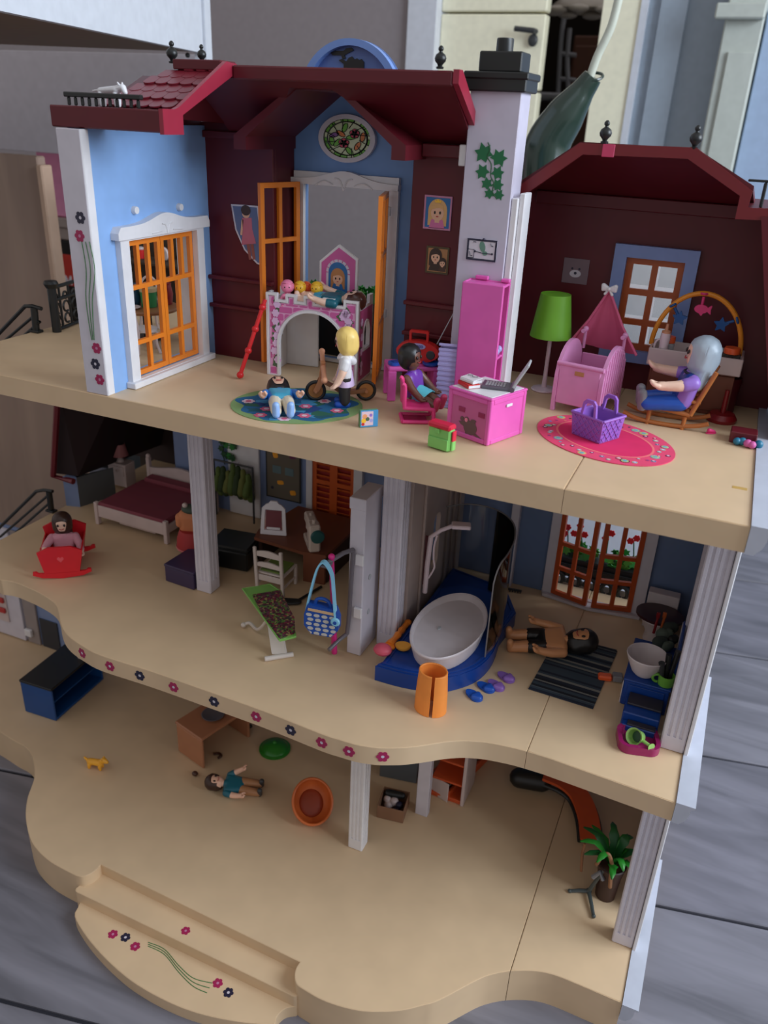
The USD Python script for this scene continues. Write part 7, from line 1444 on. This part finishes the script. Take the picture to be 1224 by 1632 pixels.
# blue cupboard with dark open side
t = thing('blue_cupboard', 'blue toy cupboard with dark open side at the left ground floor', 'cupboard', mx((-.852, .071, GZ), 3))
w_, d_, h_ = .054, .105, .052
part(t, 'front_panel', bx(0, w_, 0, .003, 0, h_), 'cup_blue'); part(t, 'rear_panel', bx(0, w_, d_ - .003, d_, 0, h_), 'cup_blue'); part(t, 'base', bx(.003, w_, .003, d_ - .003, 0, .004), 'cup_blue'); part(t, 'side_panel', bx(0, .003, .003, d_ - .003, 0, h_), 'cup_blue')
part(t, 'worktop', bx(-.0008, w_ + .0008, -.0008, d_, h_ + .0002, h_ + .004), 'black'); part(t, 'back_lining', bx(.0032, .006, .0032, d_ - .0032, .0042, h_ - .0002), 'black'); part(t, 'shelf', bx(.006, w_ - .004, .0032, d_ - .0032, h_ * .5, h_ * .5 + .002), 'cup_blue')
p = at(118, 1052, z=.0565); t = thing('small_white_jug', 'small pale jug standing on the blue cupboard', 'jug', mx((-.813, .150, GZ + h_ + .0044))); part(t, 'body', lathe([(0, 0), (.005, 0), (.006, .006), (.004, .011), (.0045, .014), (0, .013)], 18), 'bed_white'); part(t, 'handle', tube(arc((.006, 0, .008), .0035, -90, 90, 8), .0009, 6), 'bed_white')
# low pale skirting seen behind the cupboard
part(DH, 'wall_trim', bx(-.79, -.70, .318, .3345, F1, .032), 'lilac')
# tan counter desk
c0, c1 = at(284, 1197, z=0), at(324, 1226, z=0); ca = math.degrees(math.atan2(c1[1] - c0[1], c1[0] - c0[0])); cw_ = math.hypot(*(c1 - c0)[:2])
t = thing('tan_desk', 'tan rounded toy desk on the ground floor', 'desk', mx((c0[0], c0[1], GZ), ca)); hh = .0515
part(t, 'front_panel', bx(0, cw_, 0, .004, 0, hh - .005, .0012), 'tan_desk'); part(t, 'desktop', bx(-.0012, cw_ + .0012, -.001, .085, hh - .0048, hh, .002), 'tan_desk'); part(t, 'rear_panel', bx(0, cw_, .080, .084, 0, hh - .005), 'tan_desk'); part(t, 'side_panel', bx(0, .004, .0042, .0798, 0, hh - .005), 'tan_desk')
q = (np.array(mx((c0[0], c0[1], GZ), ca)) @ [cw_ * .55, .040, hh + .0003, 1])[:3]; t = thing('grey_dish', 'grey-blue dish on the tan desk', 'dish', mx(q)); part(t, 'rim', lathe([(0, 0), (.010, 0), (.0155, .003), (.0145, .0035), (.009, .001), (0, .001)], 26), mat('dish_grey', (96, 92, 98)))
p = at(346, 1206, z=0); t = thing('dark_curl', 'small dark curled scrap on the floor under the tan desk', 'scrap', mx((p[0], p[1], GZ))); part(t, 'curl', tube(spline([(-.006, 0, .002), (0, .004, .002), (.006, .001, .003), (.004, -.004, .002)], 5), .0018, 8), 'dbrown')
p = at(311, 1236, z=0); t = thing('brown_bead', 'brown bead on the floor behind the lying figure', 'bead', mx((p[0], p[1], GZ + .0032))); part(t, 'bead', ball((0, 0, 0), (.0042, .0036, .0032)), 'dbrown', True)
p = at(393, 1160, z=0); t = thing('black_pebble', 'small black piece on the floor beneath the middle floor edge', 'piece', mx((p[0], p[1], GZ))); part(t, 'body', hullof((-.004, 0, .004, .004), (.005, .002, .003, .003)), 'black', True)
# yellow toy animal
p = at(152, 1226, z=0); t = thing('yellow_toy_dog', 'small yellow toy animal standing alone on the ground floor', 'toy animal', mx((p[0], p[1] + .002, GZ), 12) @ np.diag([.001, .001, .001, 1]))
lg = [hullof((x, y, 7, 2.6), (x * 1.05, y, 1.8, 1.8)) for x, y in ((-8, -3), (-8, 3), (7, -3), (7, 3))]
part(t, 'body', fluid([hullof((-8, 0, 10, 4.4), (7, 0, 10.5, 4.8)), hullof((8, 0, 12, 3.8), (12, 0, 16, 4)), hullof((12, 0, 16, 4), (16.5, 0, 14, 2.4)), hullof((-11, 0, 11, 2), (-15, 0, 15, 1.3))] + lg, 1.8, 4), mat('toy_yellow', (240, 172, 48)), True)
for s in (-1, 1): part(t, 'ear', hullof((11, s * 3.2, 18, 1.6), (10.4, s * 4.2, 14.5, 1.3)), 'toy_yellow')
# green dome lid
p = at(438, 1194, z=0); t = thing('green_dome_lid', 'dark green domed lid lying behind the lying figure', 'lid', mx((p[0], p[1], GZ))); part(t, 'dome', lathe([(.0195, 0), (.0185, .003), (.0135, .0075), (.006, .010), (0, .0105)], 30), mat('lid_green', (42, 128, 40), .3)); part(t, 'rim', lathe([(.0185, 0), (.0215, 0), (.0215, .0018), (.0185, .003)], 30), 'lid_green'); part(t, 'knob', ball((0, 0, .0115), .003), 'lid_green')
# orange egg seat
p = at(486, 1316, z=0); em = mx((p[0] + .001, p[1] + .017, GZ + .0242), 38) @ mx((0, 0, 0), rx=38)
t = thing('orange_egg_bowl', 'orange egg-shaped bowl seat tilted towards the front', 'bowl seat', em)
sh_ = cut(ball((0, 0, 0), (.0255, .0285, .0200), 4), ball((0, 0, .002), (.0235, .0262, .0180), 3), mv(trimesh.creation.box((.1, .1, .04)), 0, 0, .024)); part(t, 'shell', sh_, mat('egg_orange', (206, 104, 48), .4), True); zr = .004; part(t, 'rim', tube([(.0242 * math.cos(a), .0272 * math.sin(a), zr) for a in np.linspace(0, 2 * math.pi, 40)[:-1]], .0016, 8, True), 'egg_orange'); part(t, 'seat_hollow', ball((0, 0, -.012), (.015, .017, .004)), mat('egg_dark', (150, 60, 32), .5), True)
# cardboard box with odds and ends, grey crate behind it
b0, b1 = at(600, 1303, z=0), at(642, 1313, z=0); ba = math.degrees(math.atan2(b1[1] - b0[1], b1[0] - b0[0])); bw2 = math.hypot(*(b1 - b0)[:2]); BM = mx((b0[0], b0[1], GZ), ba)
t = thing('cardboard_box', 'small brown cardboard box of odds and ends beside the front pillar', 'box', BM); hb2 = .020
for nm, g_ in (('front_side', bx(0, bw2, 0, .0012, 0, hb2)), ('back_side', bx(0, bw2, .033, .0342, 0, hb2)), ('left_side', bx(0, .0012, .0013, .0329, 0, hb2)), ('right_side', bx(bw2 - .0012, bw2, .0013, .0329, 0, hb2)), ('bottom', bx(.0013, bw2 - .0013, .0013, .0329, 0, .001))): part(t, nm, g_, mat('carton', (138, 100, 74), .8))
for nm, l, x, y, g_, m_ in (('white_scrap', 'crumpled white scrap in the small cardboard box', .011, .017, fluid([ball((0, 0, .007), .006), ball((.006, .003, .011), .006), ball((-.003, .004, .012), .005)], .003, 3), 'bed_white'), ('dark_scrap', 'dark navy scrap in the corner of the cardboard box', bw2 - .012, .010, fluid([ball((0, 0, .006), .005), ball((.003, .006, .011), .005)], .003, 3), 'ink'), ('black_bottle', 'black bottle lying at the back of the cardboard box', .018, .026, hullof((-.010, 0, .017, .005), (.008, 0, .018, .004)), 'black')): solo(nm, g_, m_, l, 'scrap' if 'scrap' in nm else 'bottle', BM @ mx((x, y, .0012)), smooth=True)
p = at(640, 1262, z=0); t = thing('grey_crate', 'grey crate with black top behind the cardboard box', 'crate', mx((-.345, .178, GZ), 10)); part(t, 'body', bx(0, .05, 0, .05, 0, .040), mat('crate_grey', (92, 98, 102))); part(t, 'cover', bx(-.001, .051, -.001, .051, .0403, .058), 'black')
# second pillar and orange shelf
pm = at(660, 1296, z=0); part(DH, 'pillar', bx(pm[0] + .001, pm[0] + .017, pm[1], pm[1] + .010, F1, F2 - TH), 'lilac')
t = thing('orange_shelf', 'orange toy shelf with two boards behind the second pillar', 'shelf'); xs0, xs1, ys = -.272, -.232, .176
for z in (.004, .030, .062): part(t, 'board', bx(xs0, xs1, ys, ys + .045, z + GZ, z + GZ + .003), 'shelf_orange')
part(t, 'back_panel', bx(xs0, xs1, ys + .0455, ys + .0475, GZ, .08), 'shelf_orange'); part(t, 'end_post', bx(xs1 + .0003, xs1 + .0045, ys - .001, ys + .047, GZ, .084), 'bed_white'); part(t, 'foot', bx(xs0, xs1, ys + .001, ys + .004, GZ, .004), 'shelf_orange')
r0, r1 = at(713, 1278, z=0), at(786, 1205, z=0)
dR = r1 - r0; LR = math.hypot(*dR[:2]); t = thing('orange_bench', 'long orange toy bench with grey top running to the back', 'bench', mx((r0[0], r0[1], GZ), math.degrees(math.atan2(dR[1], dR[0]))))
part(t, 'side_board', bx(0, LR + .04, 0, .004, .001, .014), 'shelf_orange'); part(t, 'seat_board', bx(0, LR + .04, .004, .034, .017, .0205), mat('bench_grey', (104, 96, 88), .6)); part(t, 'rear_board', bx(0, LR + .04, .034, .038, .001, .017), 'shelf_orange'); part(t, 'end_board', bx(-.002, -.0002, -.0005, .038, 0, .030), 'bed_white')
# black and orange curved track
t = thing('orange_track', 'curved orange toy track with a black end in the dim right corner', 'track')
tp2 = spline([at(u, v, z=.03) for u, v in ((868, 1228), (900, 1238), (925, 1255), (940, 1285), (946, 1320))], 6)
V, F = [], []
for i, p in enumerate(tp2):
    T = tp2[min(i + 1, len(tp2) - 1)] - tp2[max(i - 1, 0)]; T /= np.linalg.norm(T); N = np.array([T[1], -T[0], 0])
    for s, z in ((-1, 0), (1, 0), (1, .004), (-1, .004)): V.append((p[0] + N[0] * s * .013, p[1] + N[1] * s * .013, .024 - .018 * i / len(tp2) + z))
for i in range(len(tp2) - 1):
    for j in range(4): a, b2 = i * 4 + j, i * 4 + (j + 1) % 4; F += [[a, b2, b2 + 4], [a, b2 + 4, a + 4]]
n_ = len(tp2) - 1; F += [[0, 2, 1], [0, 3, 2], [4 * n_, 4 * n_ + 1, 4 * n_ + 2], [4 * n_, 4 * n_ + 2, 4 * n_ + 3]]
tk = trimesh.Trimesh(V, F, process=False); tk.fix_normals(); part(t, 'track', tk, 'shelf_orange', 30)
V = np.array(V); part(t, 'edge', tube([(V[i * 4 + 1] + V[i * 4 + 2]) / 2 * [1, 1, .7] for i in range(len(tp2))], .003, 8), 'black'); part(t, 'edge', tube([(V[i * 4] + V[i * 4 + 3]) / 2 * [1, 1, .7] for i in range(len(tp2))], .003, 8), 'black')
p = at(842, 1246, z=.012); part(t, 'black_end', hullof((p[0] - .012, p[1], .014, .0135), (p[0] + .016, p[1] + .006, .014, .0135)), 'black', True)
# potted fern, root handles, grey tripod
p = at(962, 1415, z=0); t = thing('potted_fern', 'bright green fern in a dark brown pot beside the right pillar', 'plant', mx((-.0385, .122, GZ)) @ np.diag([1, 1, 1.0, 1])); rnd = random.Random(9)
part(t, 'pot', lathe([(0, 0), (.011, 0), (.0135, .035), (.0155, .048), (.0165, .050), (.0150, .051), (.012, .048), (0, .046)], 26), mat('pot_brown', (62, 36, 28), .5)); part(t, 'soil', mv(lathe([(0, .001), (.0145, 0)], 20), 0, 0, .0475), 'dbrown')
for k in range(13):
    a = k * 2.4; up_ = rnd.uniform(.45, 1.0); L_ = rnd.uniform(.028, .038) * (.74 if math.cos(a) > .2 else 1); pts = []
    for s in np.linspace(0, 1, 7): pts.append((.004 * math.cos(a) + L_ * s * math.cos(a) * (.55 + .45 * s), .004 * math.sin(a) + L_ * s * math.sin(a) * (.55 + .45 * s), .050 + .030 * up_ * math.sin(s * 2.3) + .006 * s))
    pts = np.array(pts); side_ = np.array([-math.sin(a), math.cos(a), 0]); V, F = [], []
    for i, q in enumerate(pts):
        w_ = .0052 * math.sin(.35 + 2.6 * i / 6) * (1.15 if i % 2 else .8); V += [q - side_ * w_ + (0, 0, -.0008), q + (0, 0, .0009), q + side_ * w_ + (0, 0, -.0008), q + (0, 0, -.0006)]
    for i in range(6):
        for j in range(4): A1, A2 = i * 4 + j, i * 4 + (j + 1) % 4; F += [[A1, A2, A2 + 4], [A1, A2 + 4, A1 + 4]]
    fm = trimesh.Trimesh(V, F, process=False); fm.fix_normals(); part(t, 'frond', fm, 'fern_green' if k % 3 else 'fern_dark', 50)
for k, (a0, a1) in enumerate((((952, 1345), (930, 1400)), ((962, 1345), (975, 1410)))):
    pass
def G(u, v, y): return at(u, v, y=y)
t = thing('tan_root', 'tan curved root-like handle hanging in front of the fern pot', 'handle'); part(t, 'bend', tube(spline([G(952, 1376, .106), G(960, 1364, .106), G(970, 1362, .106), G(975, 1378, .106), G(973, 1400, .106), G(972, 1414, .106)], 5), .0022, 8), mat('root_tan', (150, 104, 70), .6)); part(t, 'branch', tube(spline([G(960, 1364, .106), G(954, 1372, .107), G(950, 1378, .107)], 4), .002, 8), 'root_tan')
t = thing('brown_stake', 'thin brown stake leaning against the fern pot', 'stake'); part(t, 'stick', tube([G(926, 1388, .112), G(928, 1360, .112), G(932, 1345, .114)], .0016, 8), 'brown')
t = thing('grey_tripod', 'dark grey toy tripod foot on the floor before the fern', 'tripod'); c_ = at(938, 1421, z=.004)
for u, v in ((908, 1420), (946, 1460), (962, 1392)): e_ = at(u, v, z=.0022) if v > 1400 else G(962, 1388, .110); part(t, 'leg', tube([c_ + (0, 0, .001), (c_ + e_) / 2 + (0, 0, .0012), e_], [.0024, .0022, .0019], 8), 'tripod_grey'); part(t, 'leg_tip', ball(e_, .0024), 'tripod_grey')
part(t, 'hub', ball(c_ + (0, 0, .001), .0034), 'tripod_grey'); part(t, 'stub', tube([G(945, 1398, .109), G(957, 1390, .109), G(961, 1402, .108)], .0028, 8), 'grey')
# close the sides of the lower storeys
part(DH, 'wall', bx(-.0048, -.0006, PY + .0185, .2045, F2, F3 - TH), 'lilac'); 
# ================= LEFT TERRACE seen through the orange door
def TT(u, v, x): return at(u, v, x=x)
tc = np.array([-.668, .182, F3])
t = thing('terrace_table', 'round brown toy table on a black pedestal behind the orange door', 'table', mx((*tc[:2], F3 + .0003))); tH = .0385
part(t, 'tabletop', lathe([(0, tH), (.036, tH), (.037, tH - .0015), (.036, tH - .004), (0, tH - .004)], 36), mat('table_brown', (150, 100, 62), .4)); part(t, 'pedestal', bx(-.004, .004, -.004, .004, .003, tH - .0041), 'black'); part(t, 'foot', bx(-.016, .016, -.014, .014, 0, .003), 'black')
def wchair(label, x, y, rz):
    t = thing('terrace_chair', label, 'chair', mx((x, y, F3 + .0003), rz))
    for sx in (-1, 1):
        part(t, 'leg', tube(spline([(sx * .011, -.012, 0), (sx * .009, -.009, .012), (sx * .010, -.010, .024)], 4), .0015, 8), 'bed_white'); part(t, 'leg', tube([(sx * .011, .012, 0), (sx * .010, .010, .024), (sx * .009, .013, .050)], .0015, 8), 'bed_white')
    part(t, 'seat', mv(ext(oval(.0135, .0125), .003), 0, 0, .024), 'chair_white'); part(t, 'backrest', tube(arc((0, .013, .046), .0095, 0, 180, 14, ((1, 0, 0), (0, .15, 1)), .012), .0014, 8), 'bed_white'); part(t, 'back_scroll', tube(arc((0, .0132, .044), .0045, 0, 330, 14, ((1, 0, 0), (0, .15, 1))), .0012, 6), 'bed_white')
wchair('white scrolled toy chair at the near side of the terrace table', -.633, .135, 140); wchair('white scrolled toy chair at the right of the terrace table', -.625, .212, -60); wchair('white scrolled toy chair behind the terrace table', -.705, .232, 30)
def small(name, label, c, dx, dy, prof, m_, extra=None):
    t = thing(name, label, c, mx((tc[0] + dx, tc[1] + dy, F3 + .0006 + tH))); part(t, 'body', lathe(prof, 22), m_)
    if extra: part(t, extra[0], mv(lathe(extra[1], 20), 0, 0, extra[2]), extra[3])
    return t
small('green_pot', 'green toy pot with cream rim on the terrace table', 'pot', .006, -.002, [(0, 0), (.0085, 0), (.0095, .017), (0, .017)], mat('pot_green', (52, 138, 78)), ('rim', [(.0, .004), (.010, .004), (.0098, 0), (0, 0)], .0172, mat('rim_cream', (206, 184, 140))))
small('white_plate', 'white toy plate near the edge of the terrace table', 'plate', -.002, -.022, [(0, 0), (.006, 0), (.0095, .002), (.009, .0026), (.005, .0008), (0, .0008)], 'bed_white')
small('red_jug', 'dark red toy jug on the terrace table behind the green pot', 'jug', .012, .020, [(0, 0), (.008, 0), (.0095, .012), (.0075, .022), (.008, .024), (0, .023)], 'dred')
small('blue_jug', 'dark blue toy jug on the terrace table, left of the green pot', 'jug', -.012, -.006, [(0, 0), (.007, 0), (.009, .010), (.006, .020), (.007, .024), (0, .023)], mat('jug_blue', (30, 66, 96)))
t = small('red_mug', 'small red mug with white foam standing on the far shelf', 'mug', .016, .012, [(0, 0), (.0, .0001)], 'red') if False else None
t = thing('dark_cabinet', 'dark brown cabinet behind the terrace, seen through the orange door', 'cabinet', mx((-.91, .43, F3 - .05))); part(t, 'body', bx(0, .225, 0, .05, -.53, .22), mat('cab_dark', (62, 48, 36), .8)); part(t, 'shelf', bx(.02, .224, -.05, -.0003, .092, .096), 'cab_dark')
SHZ = F3 - .05 + .0963
for nm, l, x, g_ in (('white_toy_figure', 'white toy animal figurine on the dark shelf seen through the door', .115, 1), ('red_mug', 'red toy mug with white foam on the dark shelf', .142, 2), ('owl_clock', 'round pale owl-like ornament on the dark shelf', .180, 3)):
    t = thing(nm, l, 'ornament', mx((-1.003 + x * 1.06, .406, SHZ)))
    if g_ == 1: part(t, 'body', fluid([ball((0, 0, .007), .0068), ball((0, -.001, .016), .0055)], .002, 3), 'bed_white', True); part(t, 'eye', ball((.002, -.0058, .017), .001), 'eye')
    elif g_ == 2: part(t, 'cup', lathe([(0, 0), (.006, 0), (.0062, .012), (0, .012)], 18), 'red'); part(t, 'foam', ball((0, 0, .0135), (.006, .006, .003)), 'bed_white', True)
    else:
        part(t, 'face', X(lathe([(0, .004), (.009, .003), (.010, 0), (0, 0)], 24), FRONT((0, 0, .010))), 'bed_white')
        for s in (-1, 1): part(t, 'eye', X(lathe([(0, .001), (.002, .001), (.002, 0)], 12), FRONT((s * .003, -.0042, .012))), 'eye')
# ================= OUTSIDE, behind the dollhouse
t, a, b = window_box('alcove_planter', 'black planter with green leaves outside the open dormer door', (452, 592), (640, 622), .235, .092, 8, n=60)
t = thing('added_white_board', 'added white board behind the dollhouse that brightens its window panes', 'board'); part(t, 'panel', bx(-.34, -.012, .47, .49, ZR, .715, .002), mat('board_white', (244, 244, 246), .6)); part(t, 'foot', bx(-.33, -.022, .45, .4697, ZR, ZR + .02), 'board_white')  # added so the panes in front of it look bright
# white toy animal on the balcony
p = at(178, 160, y=.016); t = thing('white_toy_animal', 'white toy animal with lowered head standing on the roof balcony', 'toy animal', mx((at(176, 160, y=.018)[0], .018, zE - .0008)) @ np.diag([.0009, .0009, .00072, 1]))
lg = [hullof((x, y, 14, 2.2), (x, y, 1.6, 1.5)) for x, y in ((-9, -2.5), (-9, 2.5), (8, -2.5), (8, 2.5))]
part(t, 'body', fluid([hullof((-10, 0, 16.5, 3.6), (8, 0, 18, 4.6)), hullof((9, 0, 19, 4), (15, 0, 21, 3.4)), hullof((15, 0, 21, 3.4), (17.5, 0, 15.5, 2.4)), hullof((-12, 0, 17, 1.6), (-19, 0, 16, 1.0))] + lg, 1.8, 4), mat('animal_white', (224, 224, 228)), True)
for s in (-1, 1): part(t, 'ear', hullof((13, s * 2.4, 23.6, 1.2), (12.5, s * 3.2, 25.6, .7)), 'animal_white')
